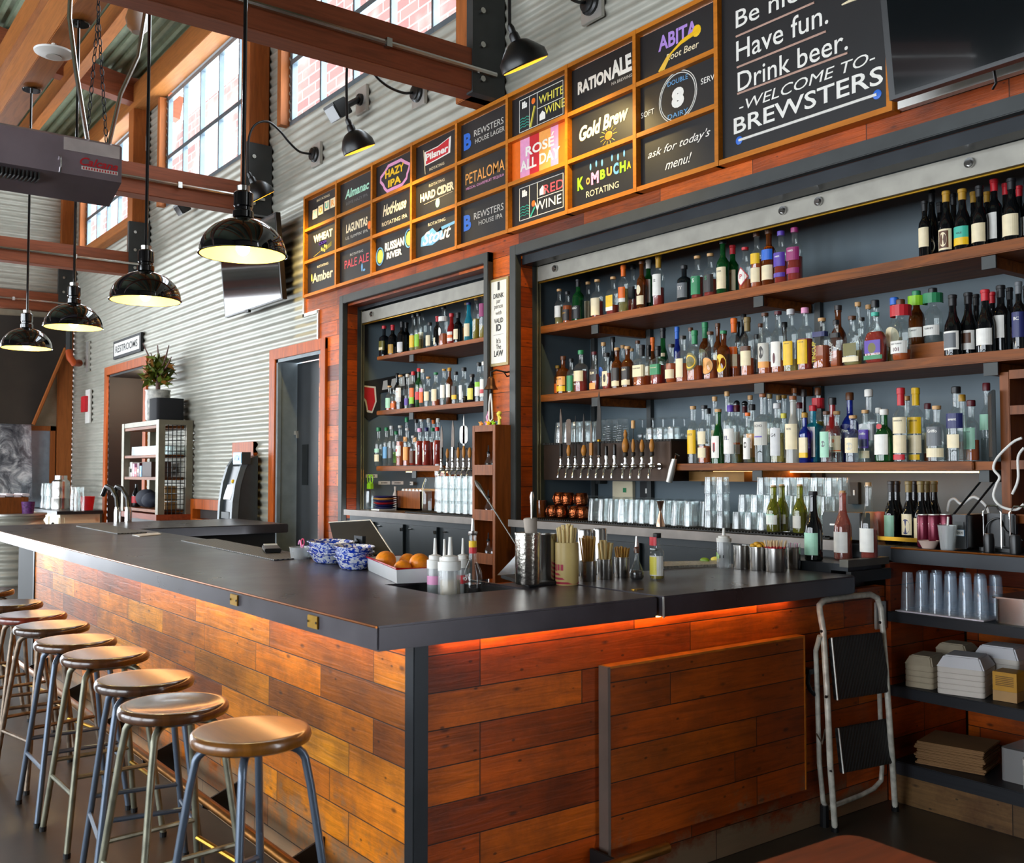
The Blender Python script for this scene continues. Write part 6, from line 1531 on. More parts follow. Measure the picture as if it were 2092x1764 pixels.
# ================================================================= gooseneck lamps on the corrugated wall
def goose(label, bu, bv, path, hd, aim, r=.13, on=True):
    b = oY(bu, bv, 4.28); X = b.x; t = thing('gooseneck_lamp', label, 'lamp', b, 'gooseneck lamps over the menu board')
    MB().box((X, 4.275, b.z), (.20, .03, .22)).build('mounting_plate', M_ALU, t, bevel=.003)
    MB().lathe([(.075, 0), (.075, .02), (.06, .03), (.06, .045), (.03, .055)], (X, 4.26, b.z), 20, Matrix.Rotation(R(90), 3, 'X')).build('wall_canopy', M_BLACK, t, True)
    pts = [Vector((X, 4.22, b.z))] + [oX(u, v, X) for u, v in path]
    fine = []
    for i in range(len(pts) - 1):
        p0, p1, p2, p3 = pts[max(i - 1, 0)], pts[i], pts[i + 1], pts[min(i + 2, len(pts) - 1)]
        for k in range(5):
            f = k / 5; fine.append(.5 * ((2 * p1) + (p2 - p0) * f + (2 * p0 - 5 * p1 + 4 * p2 - p3) * f * f + (3 * p1 - p0 - 3 * p2 + p3) * f ** 3))
    fine.append(pts[-1]); MB().tube(fine, .011, 10).build('arm', M_BLACK, t, True)
    a = pts[-1]; e = oX(*hd, X); ax = (e - a).normalized(); rot = Vector((0, 0, -1)).rotation_difference(ax).to_matrix()
    # local z runs up the lamp: 0 at the arm, shade opens downward
    MB().lathe([(.014, .0), (.022, -.02), (.022, -.05), (.03, -.06), (.034, -.11), (.03, -.115)][::-1], a, 18, rot).build('socket', M_BLACK, t, True)
    sh = [(.034, -.10), (.07, -.115), (.10, -.145), (r, -.20), (r + .004, -.25), (r, -.255)]
    MB().lathe(sh[::-1], a, 30, rot, cap0=False, cap1=False).build('shade', M_BLACK, t, True)
    MB().lathe([(rr - .005, z - .003) for rr, z in sh], a, 30, rot, cap0=False, cap1=False).build('shade_lining', M_ENIN, t, True)
    MB().sphere(a + ax * .19, .035, 14, 8).build('bulb', M_BULB, t, True)
    l = bpy.data.lights.new('lamp_light', 'SPOT'); l.energy = 55; l.color = (1, .74, .3); l.spot_size = R(105); l.spot_blend = .7; l.shadow_soft_size = .05
    lo = bpy.data.objects.new('lamp_light', l); COL.objects.link(lo); lo.parent = t; lo.location = a + ax * .235 - b; lo.rotation_euler = ax.to_track_quat('-Z', 'Y').to_euler()
goose('black gooseneck lamp above the menu board, beside the wall television', 648, 317, [(612, 310), (590, 290), (572, 268), (548, 249), (524, 253), (510, 275), (507, 310), (507, 352)], (541, 414), None)
goose('black gooseneck lamp above the menu board with arm behind the tie beam', 858, 192, [(825, 190), (795, 178), (770, 158), (748, 128), (728, 112), (712, 122), (708, 160), (709, 242)], (741, 322), None)
goose('black gooseneck lamp hanging just in front of the beam end, above the menu board', 1212, 10, [(1175, 2), (1145, -20), (1115, -55), (1085, -80), (1055, -70), (1042, -35), (1041, 50)], (1080, 150), None, .15)
# ================================================================= televisions
def tv(name, label, c4, th, lean, parent_pts):
    t = thing(name, label, 'television', c4[0]); c = c4; n = (c[1] - c[0]).cross(c[3] - c[0]).normalized()
    if n.y > 0: n = -n
    bk = [p - n * th for p in c]; MB().add(list(c) + bk, [(0, 1, 2, 3), (7, 6, 5, 4), (0, 4, 5, 1), (1, 5, 6, 2), (2, 6, 7, 3), (3, 7, 4, 0)]).build('housing', M_BLACK, t)
    m = sum(c, Vector()) / 4; MB().add([m + (p - m) * .965 + n * .002 for p in c], [(0, 1, 2, 3)]).build('screen', mat('tv_screen', '#0a0f12', .08, coat=.5), t)
    return t, n, m
a = [Vector((-10.75, 4.02, 4.10)), Vector((-9.22, 4.02, 4.10)), Vector((-9.22, 4.10, 3.24)), Vector((-10.75, 4.10, 3.24))]
t, n, m = tv('wall_television', 'black wall television tilted down on the corrugated wall beside the menu board', [a[3], a[2], a[1], a[0]], .05, 0, None)
MB().bb((m.x - .2, 4.09, m.z - .15), (m.x + .2, 4.29, m.z + .15)).build('wall_bracket', M_BLACKM, t)
p = oY(505, 640, 4.08); MB().box((p.x, 4.09, 3.225), (.08, .03, .03)).build('sensor', M_BLACK, t)
y = 4.02; bl_ = oY(1817, 206, y); tl_ = oY(1811, 11, y - .10)
a = [bl_, Vector((bl_.x + 1.75, y, bl_.z)), Vector((bl_.x + 1.75, y - .13, bl_.z + 1.0)), Vector((bl_.x, y - .13, bl_.z + 1.0))]
t, n, m = tv('wall_television', 'large black television tilted over the wide opening right of the chalkboard', a, .06, 0, None)
MB().bb((m.x - .3, 4.03, m.z - .2), (m.x + .3, 4.28, m.z + .2)).build('wall_bracket', M_BLACKM, t)
q = MB(); q.tube([oY(2030, 140, 4.2), oY(2035, 170, 4.22), oY(2028, 182, 4.24)], .006, 6); q.build('cable', M_BLACK, t)
gp = thing('white_backboard', 'white framed panel behind the television above the wide opening', 'panel', (-2.6, 4.26, 3.25))
MB().bb((-2.60, 4.24, 3.235), (.5, 4.28, 3.29)).build('rail', M_WHITE, gp); MB().bb((-2.60, 4.25, 3.29), (-2.56, 4.28, 4.3)).build('stile', M_WHITE, gp); MB().bb((-2.56, 4.268, 3.29), (.5, 4.283, 4.3)).build('inset', M_ALU, gp)
# ================================================================= flood lamp, camera
def flood(label, bu, bv, hu, hv, s=1.0, plate=True):
    b = oY(bu, bv, 4.28); t = thing('flood_light', label, 'light fitting', b)
    if plate: MB().box((b.x, 4.275, b.z), (.2, .03, .24)).build('mounting_plate', M_ALU, t, bevel=.003)
    MB().lathe([(.055, 0), (.05, .03)], (b.x, 4.262, b.z), 16, Matrix.Rotation(R(90), 3, 'X')).build('base', M_BLACK, t, True)
    h = oX(hu, hv, b.x); MB().tube([(b.x, 4.24, b.z), h], .028, 10).build('arm', M_BLACK, t, True)
    m = Matrix.Rotation(R(35), 3, 'X'); MB().box(h, (.20 * s, .14 * s, .15 * s), m=m).build('head', M_BLACK, t, bevel=.006)
    MB().box(h + m @ Vector((0, -.072 * s, -.01)), (.17 * s, .006, .12 * s), m=m).build('lens', mat('dark_pane', '#15181b', .15), t)
flood('black flood light on the corrugated wall between two gooseneck lamps', 741, 205, 690, 225)
flood('small black flood light under the second tie beam on the corrugated wall', 400, 412, 372, 425, .9, False)
b = oY(300, 455, 4.28); t = thing('security_camera', 'white dome camera near the third tie beam', 'camera', b); MB().box((b.x, 4.26, b.z), (.14, .05, .1)).build('base', M_WHITE, t); MB().sphere((b.x, 4.2, b.z - .04), .06, 14, 8).build('dome', M_BLACK, t, True)
# ================================================================= infrared heater on chains
ht = thing('patio_heater', 'long grey infrared heater hanging on chains over the bar', 'heater', (-7.0, 1.4, 3.5))
M_HEAT = mat('heater_steel', '#8c8088', .38, .65, .15, 3)
HX, y0, y1, hz0, hz1 = -7.0, .2, 1.885, 3.46, 3.70
pr = [(.16, hz1), (.16, hz0), (.13, hz0 - .01), (-.13, hz0 - .10), (-.16, hz0 - .06), (-.16, hz1), (-.10, hz1 + .03), (.10, hz1 + .03)]
q = MB(); n = len(pr); q.add([(HX + x, y0, z) for x, z in pr] + [(HX + x, y1, z) for x, z in pr], [tuple(range(n)), tuple(range(2 * n - 1, n - 1, -1))] + [(i, (i + 1) % n, n + (i + 1) % n, n + i) for i in range(n)]); q.build('housing', M_HEAT, ht)
q = MB()
for i in range(46):
    yy = .3 + i * .024; q.bb((HX - .12, yy, hz0 - .055), (HX + .13, yy + .008, hz0 - .013))
q.build('grille', M_FRAME, ht)
face = HX + .1615
MB().bb((face - .001, 1.52, hz1 - .085), (face + .002, 1.87, hz1 - .002)).build('data_plate', mat('pale_sticker', '#c4bcb8', .5), ht)
q = MB(); text(q, 'Calcana', (face + .002, 1.74, hz0 + .10), w=.24, h=.055, bold=.02, shear=.35, face='+x'); q.build('maker_script', pm('red'), ht)
q = MB(); q.bb((face, 1.63, hz0 + .045), (face + .0015, 1.86, hz0 + .068)); q.build('maker_strip', pm('white'), ht)
q = MB(); [q.bb((face + .0015, 1.64 + .017 * i, hz0 + .049), (face + .0022, 1.648 + .017 * i, hz0 + .064)) for i in range(13)]; q.build('maker_digits', pm('red'), ht)
q = MB(); q.tube([(face, 1.50, hz0 + .0), (face + .02, 1.50, hz0 + .03), (face + .02, 1.50, hz0 + .09), (face, 1.5, hz0 + .11)], .008, 6); q.build('catch', M_CHROME, ht)
def chain(a, b, step=.05):
    q = MB(); a, b = Vector(a), Vector(b); d = (b - a); n = max(2, int(d.length / step)); u = d.normalized(); s = u.cross(Vector((1, .3, 0))).normalized(); w = u.cross(s)
    for i in range(n):
        c = a + d * ((i + .5) / n); e = s if i % 2 else w
        q.tube([c + u * (step * .62 * math.cos(k * math.pi / 4)) + e * (.013 * math.sin(k * math.pi / 4)) for k in range(8)], .0035, 5, True)
    return q
for dx, yb in ((-.1, 1.72), (.1, 1.80)): chain((HX + dx, yb, hz1 + .03), (HX + .0, 1.76, 4.62)).build('chain', M_STEEL, ht)
chain((HX, 1.76, 4.6), (HX, 1.76, 5.0)).build('chain', M_STEEL, ht)
q = MB(); q.tube([(HX + .03, 1.70, hz1 + .02), (HX + .02, 1.62, 4.2), (HX - .1, 1.6, 4.6), (HX - .15, 1.62, 5.0)], .016, 10); q.build('gas_hose', M_STAIN, ht, True)
q = MB(); q.tube([(HX + .08, 1.82, hz1 + .02), (HX + .05, 1.9, 4.1), (HX + .02, 2.02, 4.4), (HX - .03, 2.1, 4.9)], .014, 10); q.build('gas_pipe', M_STAIN, ht, True)
# white disc on the beam, horn
p = oZ(110, 112, 4.86); t = thing('ceiling_disc', 'white saucer-shaped access point under the orange beam above the heater', 'access point', (p.x, p.y, 4.86)); MB().lathe([(.02, -.035), (.10, -.03), (.145, -.008), (.15, .005), (.1, .02), (.03, .03)], (p.x, p.y, 4.88), 30).build('body', M_WHITE, t, True); MB().lathe([(.06, -.040), (.055, -.03)], (p.x, p.y, 4.88), 20).build('ring', M_ALU, t); MB().tube([(p.x, p.y, 4.90), (p.x, p.y, 4.96)], .02, 8).build('stalk', M_WHITE, t)
p = oX(282, 35, -8.3); t = thing('alarm_horn', 'white horn speaker under the timber near the chain', 'speaker', p); MB().lathe([(.02, .12), (.05, .1), (.08, .05), (.10, -.02), (.085, -.09), (.05, -.13)], p, 20).build('horn', M_WHITE, t, True); MB().tube([p + Vector((0, 0, .1)), p + Vector((0, .1, .6))], .015, 8).build('hanger', M_WHITE, t)
# wiring pipes near the ceiling
struct(MB().tube([(-18, 1.2, 5.5), (-6, 1.2, 5.5)], .03, 8).build('trim_6', mat('green_pipe', '#2c4a48', .5)))
# ================================================================= things on the bar top
ZB = 1.07
M_PLAS = glass('squeeze_plastic', (.85, .88, .88), .30, .2, bodycol=(.75, .76, .76))
def squeeze(label, x, y, z, h, r, fill, lv, band=None):
    t = thing('squeeze_bottle', label, 'bottle', (x, y, z), 'squeeze bottles in the bar well'); c = (x, y, z)
    MB().lathe([(r * .96, 0), (r, .006), (r, h * .66), (r * .98, h * .67)], c, 24).build('body', M_PLAS, t, True)
    if fill: MB().lathe([(r * .94, .004), (r * .94, h * lv)], c, 20).build('sauce', fill, t, True)
    MB().lathe([(r * 1.04, h * .655), (r * 1.04, h * .75), (r * .8, h * .755), (r * .78, h * .80), (r * .25, h * .815), (r * .16, h), (r * .10, h)], c, 24).build('nozzle_cap', M_WHITE, t, True)
    if band: MB().lathe([(r * 1.015, h * .47), (r * 1.015, h * .57)], c, 24, cap0=False, cap1=False).build('tape_band', band, t, True)
zw = .906
for u, v, lab, wpx, vt, fill, lv, band in ((889, 1205, 'squeeze bottle with pink tape band and dark green syrup in the bar well', 32, 1100, mat('syrup_green', '#0f4c50', .4), .5, pm('pink')),
                                 (908, 1208, 'plain white squeeze bottle behind the caramel one in the bar well', 26, 1102, None, 0, None),
                                 (920, 1211, 'squeeze bottle of streaky caramel cream, front of the bar well', 42, 1098, mat('cream_sauce', '#cbb48e', .6, 0, .35, 30), .55, None),
                                 (946, 1200, 'squeeze bottle with red tape band at the back of the bar well', 28, 1100, mat('syrup_dark', '#241012', .4), .3, pm('red'))):
    p = oZ(u, v - 4, ZB); d = depth_at(p)
    x, y = {889: (-3.425, 2.20), 908: (-3.34, 2.16), 920: (-3.262, 2.145), 946: (-3.32, 2.32)}[u]
    P = oY(u, vt, y); x = P.x; r = wpx / 2 / FPX * depth_at(P); squeeze(lab, x, y, zw, P.z - zw, r, fill, lv, band)
y = 2.24; P = oY(966, 1060, y); x = P.x; c = (x, y, zw); h = P.z - zw; t = thing('pour_bottle', 'dark syrup pour bottle with yellow and red tape on its neck in the bar well', 'bottle', c)
MB().lathe([(.036, 0), (.038, .01), (.038, h * .48), (.034, h * .54), (.016, h * .62), (.0145, h * .70), (.0145, h * .86)], c, 22).build('glass', G['c'], t, True)
MB().lathe([(.034, .008), (.034, h * .42)], c, 20).build('syrup', LQ['K'], t, True)
MB().lathe([(.0155, h * .69), (.0155, h * .745)], c, 18).build('red_tape', pm('red'), t, True); MB().lathe([(.0157, h * .745), (.0157, h * .80)], c, 18).build('yellow_tape', pm('yellow'), t, True)
MB().lathe([(.016, h * .85), (.018, h * .86), (.018, h * .885), (.008, h * .89), (.0045, h)], c, 14).build('pourer', M_STAIN, t, True)
q = MB(); text(q, 'HO', c, w=.028, bold=.03, face=on_glass(c, .038, None, h * .47)); q.v = [p + Vector((.002, -.002, 0)) for p in q.v]; q.build('lettering', M_WHITE, t)
# enamel tray of oranges
x0, x1, y0, y1 = -3.98, -3.70, 2.02, 2.26
a, b, cc_ = oZ(811, 1193, ZB + .001), oZ(753, 1166, ZB + .001), oZ(876, 1184, ZB + .001)
t = thing('enamel_tray', 'white enamel tray with red rim holding oranges on the bar', 'tray', (a + (b + cc_ - 2 * a) * .5))
u1, u2 = (b - a), (cc_ - a); u1.z = u2.z = 0
u2 = Vector((-u1.y, u1.x, 0)).normalized() * u2.length if u2.dot(Vector((-u1.y, u1.x, 0))) > 0 else Vector((u1.y, -u1.x, 0)).normalized() * u2.length
hgt = .062; o2 = Vector((0, 0, hgt)); fl_ = .012
cor = [a, a + u1, a + u1 + u2, a + u2]; ctr = sum(cor, Vector()) / 4; top_ = [ctr + (p - ctr) * 1.07 + o2 for p in cor]; inb = [ctr + (p - ctr) * .97 + Vector((0, 0, .004)) for p in cor]; int_ = [ctr + (p - ctr) * 1.045 + o2 for p in cor]
q = MB(); vs = cor + top_ + inb + int_
q.add(vs, [(3, 2, 1, 0), (8, 9, 10, 11)] + [(i, (i + 1) % 4, 4 + (i + 1) % 4, 4 + i) for i in range(4)] + [(8 + i, 12 + i, 12 + (i + 1) % 4, 8 + (i + 1) % 4) for i in range(4)] + [(4 + i, 4 + (i + 1) % 4, 12 + (i + 1) % 4, 12 + i) for i in range(4)])
q.build('tray_body', mat('white_enamel', '#e8eaea', .15, 0, .03, coat=.6), t)
MB().tube([p for p in top_], .0045, 8, True).build('red_rim', mat('red_enamel', '#b01818', .2), t, True)
M_OR_F = mat('orange_peel', '#f08a10', .42, 0, .12, 60, bump=.25)
for i, (fx, fy, fz_, r, s) in enumerate(((.72, .22, .045, .047, 'orange at the low end of the enamel tray, behind the front one'), (.30, .32, .030, .040, 'small orange low in the front corner of the enamel tray'), (.32, .70, .052, .044, 'round orange standing highest in the enamel tray'), (.75, .74, .036, .040, 'orange at the back of the enamel tray'))):
    p = a + u1 * fx + u2 * fy + Vector((0, 0, fz_ + .012)); o = thing('orange', s, 'fruit', p, 'oranges in the enamel tray'); MB().sphere(p, r, 22, 14, (1, 1, .94)).build('peel', M_OR_F, o, True); MB().lathe([(.004, r * .90), (.003, r * .955)], p, 8).build('stem_scar', pm('olive'), o)
# splatterware dishes
def splatter():
    tt = NT('blue_splatter_enamel'); tc = tt.n('TexCoord'); mp = tt.n('Mapping', Vector=tc.outputs['Object'], Scale=(1, 1, 1.6)); nz = tt.n('TexNoise', Vector=mp.outputs[0], Scale=38.0, Detail=3.0, Distortion=1.2)
    c = tt.ramp(nz.outputs[0], [(.47, '#e8ecf4'), (.52, '#4a6ed0'), (.58, '#1c3cb0')]); p = tt.n('BsdfPrincipled', Base__Color=c, Roughness=.18); return tt.done(p.outputs[0])
M_SPL = splatter()
def oval(a): return (math.cos(a) * 1.0, math.sin(a) * .62)
for i, (u, v, w) in enumerate(((660, 1150, .185), (708, 1163, .15))):
    p = oZ(u, v, ZB); p.y += .04; t = thing('splatter_dish', 'blue and white splatter enamel dish %s' % ('pile by the plastic cup on the bar', 'pile beside the orange tray on the bar')[i] if 0 else ('larger pile of blue splatter enamel dishes beside the plastic cup', 'smaller pile of blue splatter enamel dishes beside the orange tray')[i], 'dishes', p)
    for k in range(3):
        z = .024 * k + .001; m = Matrix.Rotation(-.25, 3, 'Z')
        MB().lathe([(w * .62, z), (w * .70, z + .006), (w * .92, z + .05), (w, z + .055), (w * .98, z + .058), (w * .9, z + .052), (w * .66, z + .01)], p, 36, m, section=oval, cap1=True).build('dish', M_SPL, t, True)
p = oZ(604, 1143, ZB); p.y += .03; t = thing('plastic_cup', 'clear plastic tub with pink handled tongs beside the splatter dishes', 'cup', p); MB().lathe([(.052, 0), (.06, .06), (.064, .062), (.060, .064), (.05, .006)], p, 24, cap1=False).build('tub', M_PLAS, t, True)
o = thing('tongs', 'pink handled tongs lying in the clear plastic tub', 'tongs', p); MB().tube([p + Vector((-.03 + .06 * k / 8, .0, .075 + .02 * math.sin(k * .8))) for k in range(9)], .005, 6).build('handle', pm('pink'), o, True); MB().tube([p + Vector((.02 + .018 * math.cos(k * .52), 0, .088 + .018 * math.sin(k * .52))) for k in range(12)], .0035, 6, True).build('ring_handle', mat('hot_pink', '#d83868', .35), o, True)
# long drip mats, papers, card pad
def mat_at(name, lab, c4, cat='mat', m=M_RUB, th=.006):
    P = [oZ(u, v, ZB + .001) for u, v in c4]; q = MB(); n = len(P); q.add(P + [p + Vector((0, 0, th)) for p in P], [tuple(range(n - 1, -1, -1)), tuple(range(n, 2 * n))] + [(i, (i + 1) % n, n + (i + 1) % n, n + i) for i in range(n)]); return tag(q.build(name, m), lab, cat)
def meshmat():
    tt = NT('mesh_mat'); tc = tt.n('TexCoord'); w = tt.n('TexChecker', Vector=tc.outputs['Object'], Scale=70.0, Color1=lin('#1a1816'), Color2=lin('#7a7670')); p = tt.n('BsdfPrincipled', Base__Color=w.outputs[0], Roughness=.5); b = tt.n('Bump', Height=w.outputs[1], Strength=.4, Distance=.003); tt.l(b.outputs[0], p.inputs['Normal']); return tt.done(p.outputs[0])
M_MESH = meshmat()
mat_at('drip_mat', 'long grey mesh drip mat on the inner edge of the bar', [(370, 1106), (440, 1103), (640, 1141), (560, 1146)], m=M_MESH)
mat_at('drip_mat', 'grey mesh drip mat near the far corner of the bar top', [(156, 1076), (205, 1071), (300, 1089), (240, 1092)], m=M_MESH)
t = mat_at('receipt_sheet', 'pale crumpled receipt sheet at the far end of the bar', [(270, 1094), (322, 1089), (330, 1093), (285, 1097)], 'paper', M_WHITE, .004)
P = oZ(520, 1131, ZB); t = thing('card_reader', 'flat black card reader on the mesh mat of the bar', 'card reader', P); m = Matrix.Rotation(-.35, 3, 'Z'); MB().box(P + Vector((.0, .10, .022)), (.30, .09, .022), m=m).build('body', M_BLACK, t, bevel=.004); MB().box(P + Vector((-.13, .15, .035)), (.06, .075, .006), m=m).build('sticker', M_WHITE, t)
# point-of-sale screen seen from behind
t = thing('till_screen', 'black till screen seen from behind on a stand inside the bar', 'monitor', (-4.7, 2.7, 1.0)); Y = 2.62
a, b, c, d = oY(686, 1127, 2.50), oY(806, 1137, 2.50), oY(757, 1063, 2.66), oY(672, 1068, 2.66)
n = (b - a).cross(d - a).normalized(); n = n if n.y < 0 else -n
f = [a, b, c, d]; bk = [p - n * .022 for p in f]; MB().add(f + bk, [(0, 1, 2, 3), (7, 6, 5, 4), (0, 4, 5, 1), (1, 5, 6, 2), (2, 6, 7, 3), (3, 7, 4, 0)]).build('screen_back', mat('soft_black', '#08090b', .55, spec=.12), t, bevel=.003)
q = MB(); q.tube([b, c, d], .004, 6); q.build('bezel_edge', M_ALU, t, True)
q = MB(); e0, e1 = oY(735, 1105, 2.50), oY(715, 1150, 2.48); q.tube([e0, (e0 + e1) / 2 + Vector((0, -.01, 0)), Vector((e1.x, e1.y, 1.0))], .022, 10); q.box(e0, (.09, .02, .05)); q.build('stand', M_STEEL, t)
MB().bb((e1.x - .16, 2.44, .955), (e1.x + .16, 2.74, .975)).build('stand_base', M_BLACKM, t)
iw = thing('inner_worktop', 'low steel working shelf inside the bar under the till screen', 'worktop', (-5.5, 2.7, 0)); MB().bb((-7.9, 2.46, .90), (-3.9, 3.0, .954)).build('top', M_STAIN, iw); MB().bb((-7.9, 2.5, 0), (-3.9, 2.95, .90)).build('cabinet', M_COOL, iw)
# hammered steel tins with spoon and muddler on a black tray
pt = [oZ(u, v, ZB + .001) for u, v in ((1023, 1182), (1080, 1200), (1146, 1194), (1096, 1176))]
tr_ = tag(MB().add(pt + [p + Vector((0, 0, .014)) for p in pt], [(3, 2, 1, 0), (4, 5, 6, 7)] + [(i, (i + 1) % 4, 4 + (i + 1) % 4, 4 + i) for i in range(4)]).build('serving_tray', M_BLACKM, bevel=.003), 'black tray under the hammered steel tins on the bar', 'tray')
M_HAM = mat('hammered_steel', '#c8c2b8', .2, 1.0, .05, 75, bump=.18)
def tin(label, u, vb, vt, wpx, m, dz=.014, name='steel_tin'):
    p = oZ(u, vb, ZB + dz); d = depth_at(p); r = wpx / 2 / FPX * d; p = p + Vector((-.3 * r, .6 * r, 0)); h = oY(u, vt, p.y).z - p.z
    t = thing(name, label, 'tin', p); MB().lathe([(r * .93, 0), (r * .96, .004), (r * .99, h * .96), (r * 1.03, h * .97), (r * 1.03, h), (r * .95, h), (r * .92, .01)], p, 32, cap1=True).build('cup', m, t, True); return p, r, h
pa, ra, ha = tin('large hammered steel tin holding a bar spoon and muddler', 1070, 1195, 1088, 52, M_HAM)
pb_, rb_, hb_ = tin('plain steel tin behind the large hammered one on the black tray', 1116, 1186, 1090, 36, M_STAIN)
t = thing('bar_spoon', 'twisted steel bar spoon leaning out of the hammered tin toward the rack', 'spoon', pa); e = oY(971, 982, pa.y - .02); s = pa + Vector((-.02, 0, ha * .5)); MB().tube([s, s + (e - s) * .35, s + (e - s) * .7, s + (e - s) * .84, s + (e - s) * .94, e], [.003, .003, .0035, .007, .010, .004], 8).build('shaft', M_STAIN, t, True)
t = thing('bar_spoon', 'steel bar spoon standing upright in the hammered tin', 'spoon', pa); e = oY(1087, 1005, pa.y + .01); s = pa + Vector((.01, .01, ha * .4)); MB().tube([s, s + (e - s) * .6, s + (e - s) * .82, s + (e - s) * .93, e], [.003, .003, .006, .009, .004], 8).build('shaft', M_STAIN, t, True)
t = thing('muddler', 'weathered wooden muddler standing in the hammered tin', 'muddler', pa); e = oY(1083, 1058, pa.y + .02); s = pa + Vector((.014, .02, .03)); MB().tube([s, s + (e - s) * .55, s + (e - s) * .8, s + (e - s) * .98, e], [.014, .016, .026, .028, .02], 14).build('body', mat('grey_wood', '#a89c90', .7), t, True)
# clear plastic scoop
p = oZ(1030, 1178, ZB); t = thing('plastic_scoop', 'cloudy plastic ice scoop behind the hammered tin', 'scoop', p); q = MB(); q.add([p + Vector(v) for v in ((-.05, .0, .002), (.05, .02, .002), (.05, .10, .002), (-.05, .08, .002), (.04, .03, .09), (.045, .09, .09))], [(0, 3, 2, 1), (0, 1, 4), (3, 5, 2), (1, 2, 5, 4)]); q.build('scoop', M_PLAS, t)
# food can of straws
def can_mat():
    tt = NT('printed_can'); tc = tt.n('TexCoord'); sx = tt.n('SeparateXYZ', Vector=tc.outputs['Object']); br = tt.n('TexBrick', Vector=tc.outputs['Generated'], Scale=6.0); w = tt.n('TexWave', Vector=tc.outputs['Object'], Scale=18.0, _bands_direction='Z'); st = tt.ramp(w.outputs[0], [(.48, 0.0), (.52, 1.0)])
    sm = tt.n('Math', _operation='ADD', i0=sx.outputs[0], i1=sx.outputs[2]); zone = tt.ramp(tt.n('Math', _operation='MULTIPLY_ADD', i0=sm.outputs[0], i1=12.0, i2=-.15).outputs[0], [(.45, 1.0), (.5, 0.0)])
    c = tt.mix(tt.n('Math', _operation='MULTIPLY', i0=st, i1=zone).outputs[0], lin('#d8bc78'), lin('#c03048')); p = tt.n('BsdfPrincipled', Base__Color=c, Roughness=.45); return tt.done(p.outputs[0])
p = oZ(1152, 1196, ZB); d = depth_at(p); r = 24 / FPX * d; p += Vector((-.3 * r, .6 * r, 0)); h = oY(1152, 1108, p.y).z - ZB
t = thing('printed_can', 'tan food can with red geometric print holding paper straws', 'can', p); MB().lathe([(r * .97, 0), (r, .006), (r, h - .004), (r * .98, h), (r * .93, h), (r * .92, .01)], p, 30).build('can', can_mat(), t, True)
q = MB(); [q.add([on_glass(p, r * .985, None, h * .42)(x0_, z0_) for x0_, z0_ in ((-.02 + k * .017, -.012), (-.008 + k * .017, -.012), (-.008 + k * .017, .012), (-.02 + k * .017, .012))], [(0, 1, 2, 3)]) for k in range(3)]; q.build('print_squares', mat('print_red', '#c03048', .5), t)
M_STRAW = mat('paper_straw', '#e4cc8e', .6, 0, .08, 40); M_STRAWD = mat('bamboo_straw', '#c89a48', .6, 0, .15, 40)
def straws(name, lab, group, p, r, z0, h, n, rad, m, spread=.25):
    first = None
    for i in range(n):
        a = i * 2.39996; rr = r * .8 * math.sqrt((i + .5) / n); x, y = rr * math.cos(a), rr * math.sin(a)
        hh = h * random.uniform(.93, 1.03); q = MB(); b0 = Vector((p.x + x * .6, p.y + y * .6, z0)); b1 = Vector((p.x + x * (1 + spread), p.y + y * (1 + spread), z0 + hh)); q.tube([b0, b1], rad, 7)
        tag(q.build(name, m, None, True), lab, 'straw', group)
straws('paper_straw', 'thick cream paper straw standing in the printed can', 'straws in the printed can', p, r * .9, ZB + .02, oY(1150, 1074, p.y).z - ZB - .02, 15, .0055, M_STRAW, .3)
CUPS = ((1197, 1190, 1146, 36, 1097, 24, .0032, 'thin tan straw in the first steel cup', 'steel cup of thin tan straws beside the printed can', M_STRAWD), (1232, 1186, 1142, 34, 1106, 12, .005, 'wide cream straw in the second steel cup', 'steel cup of wide cream straws, second from the printed can', M_STRAW), (1267, 1183, 1138, 32, 1118, 26, .0026, 'short cocktail straw in the third steel cup', 'steel cup of short cocktail straws, third from the printed can', M_STRAWD))
for u, vb, vt, w, vs_, n, rd, sl, cl_, m in CUPS:
    p, r, h = tin(cl_, u, vb, vt, w, M_STAIN, 0.0, 'steel_cup'); straws('drinking_straw', sl, sl, p, r * .85, p.z + .016, oY(u, vs_, p.y).z - p.z - .016, n, rd, m, .5)
for i, (u, v) in enumerate(((1195, 1082), (1226, 1080))):
    pp = Vector((oY(u, v, 3.05).x, 3.05, ZB)); pp = oZ(u, 1172, ZB); r = 14.5 / FPX * depth_at(pp); h = oY(u, v, pp.y).z - ZB; t = thing('shaker_tin', 'upturned steel shaker tin behind the straws, %s one' % ('nearer the printed can' if i == 0 else 'nearer the dasher bottle'), 'tin', pp); MB().lathe([(r * 1.05, 0), (r * 1.05, .006), (r * .98, h * .96), (r * .9, h), (.001, h)], pp, 26).build('cup', M_STAIN, t, True)
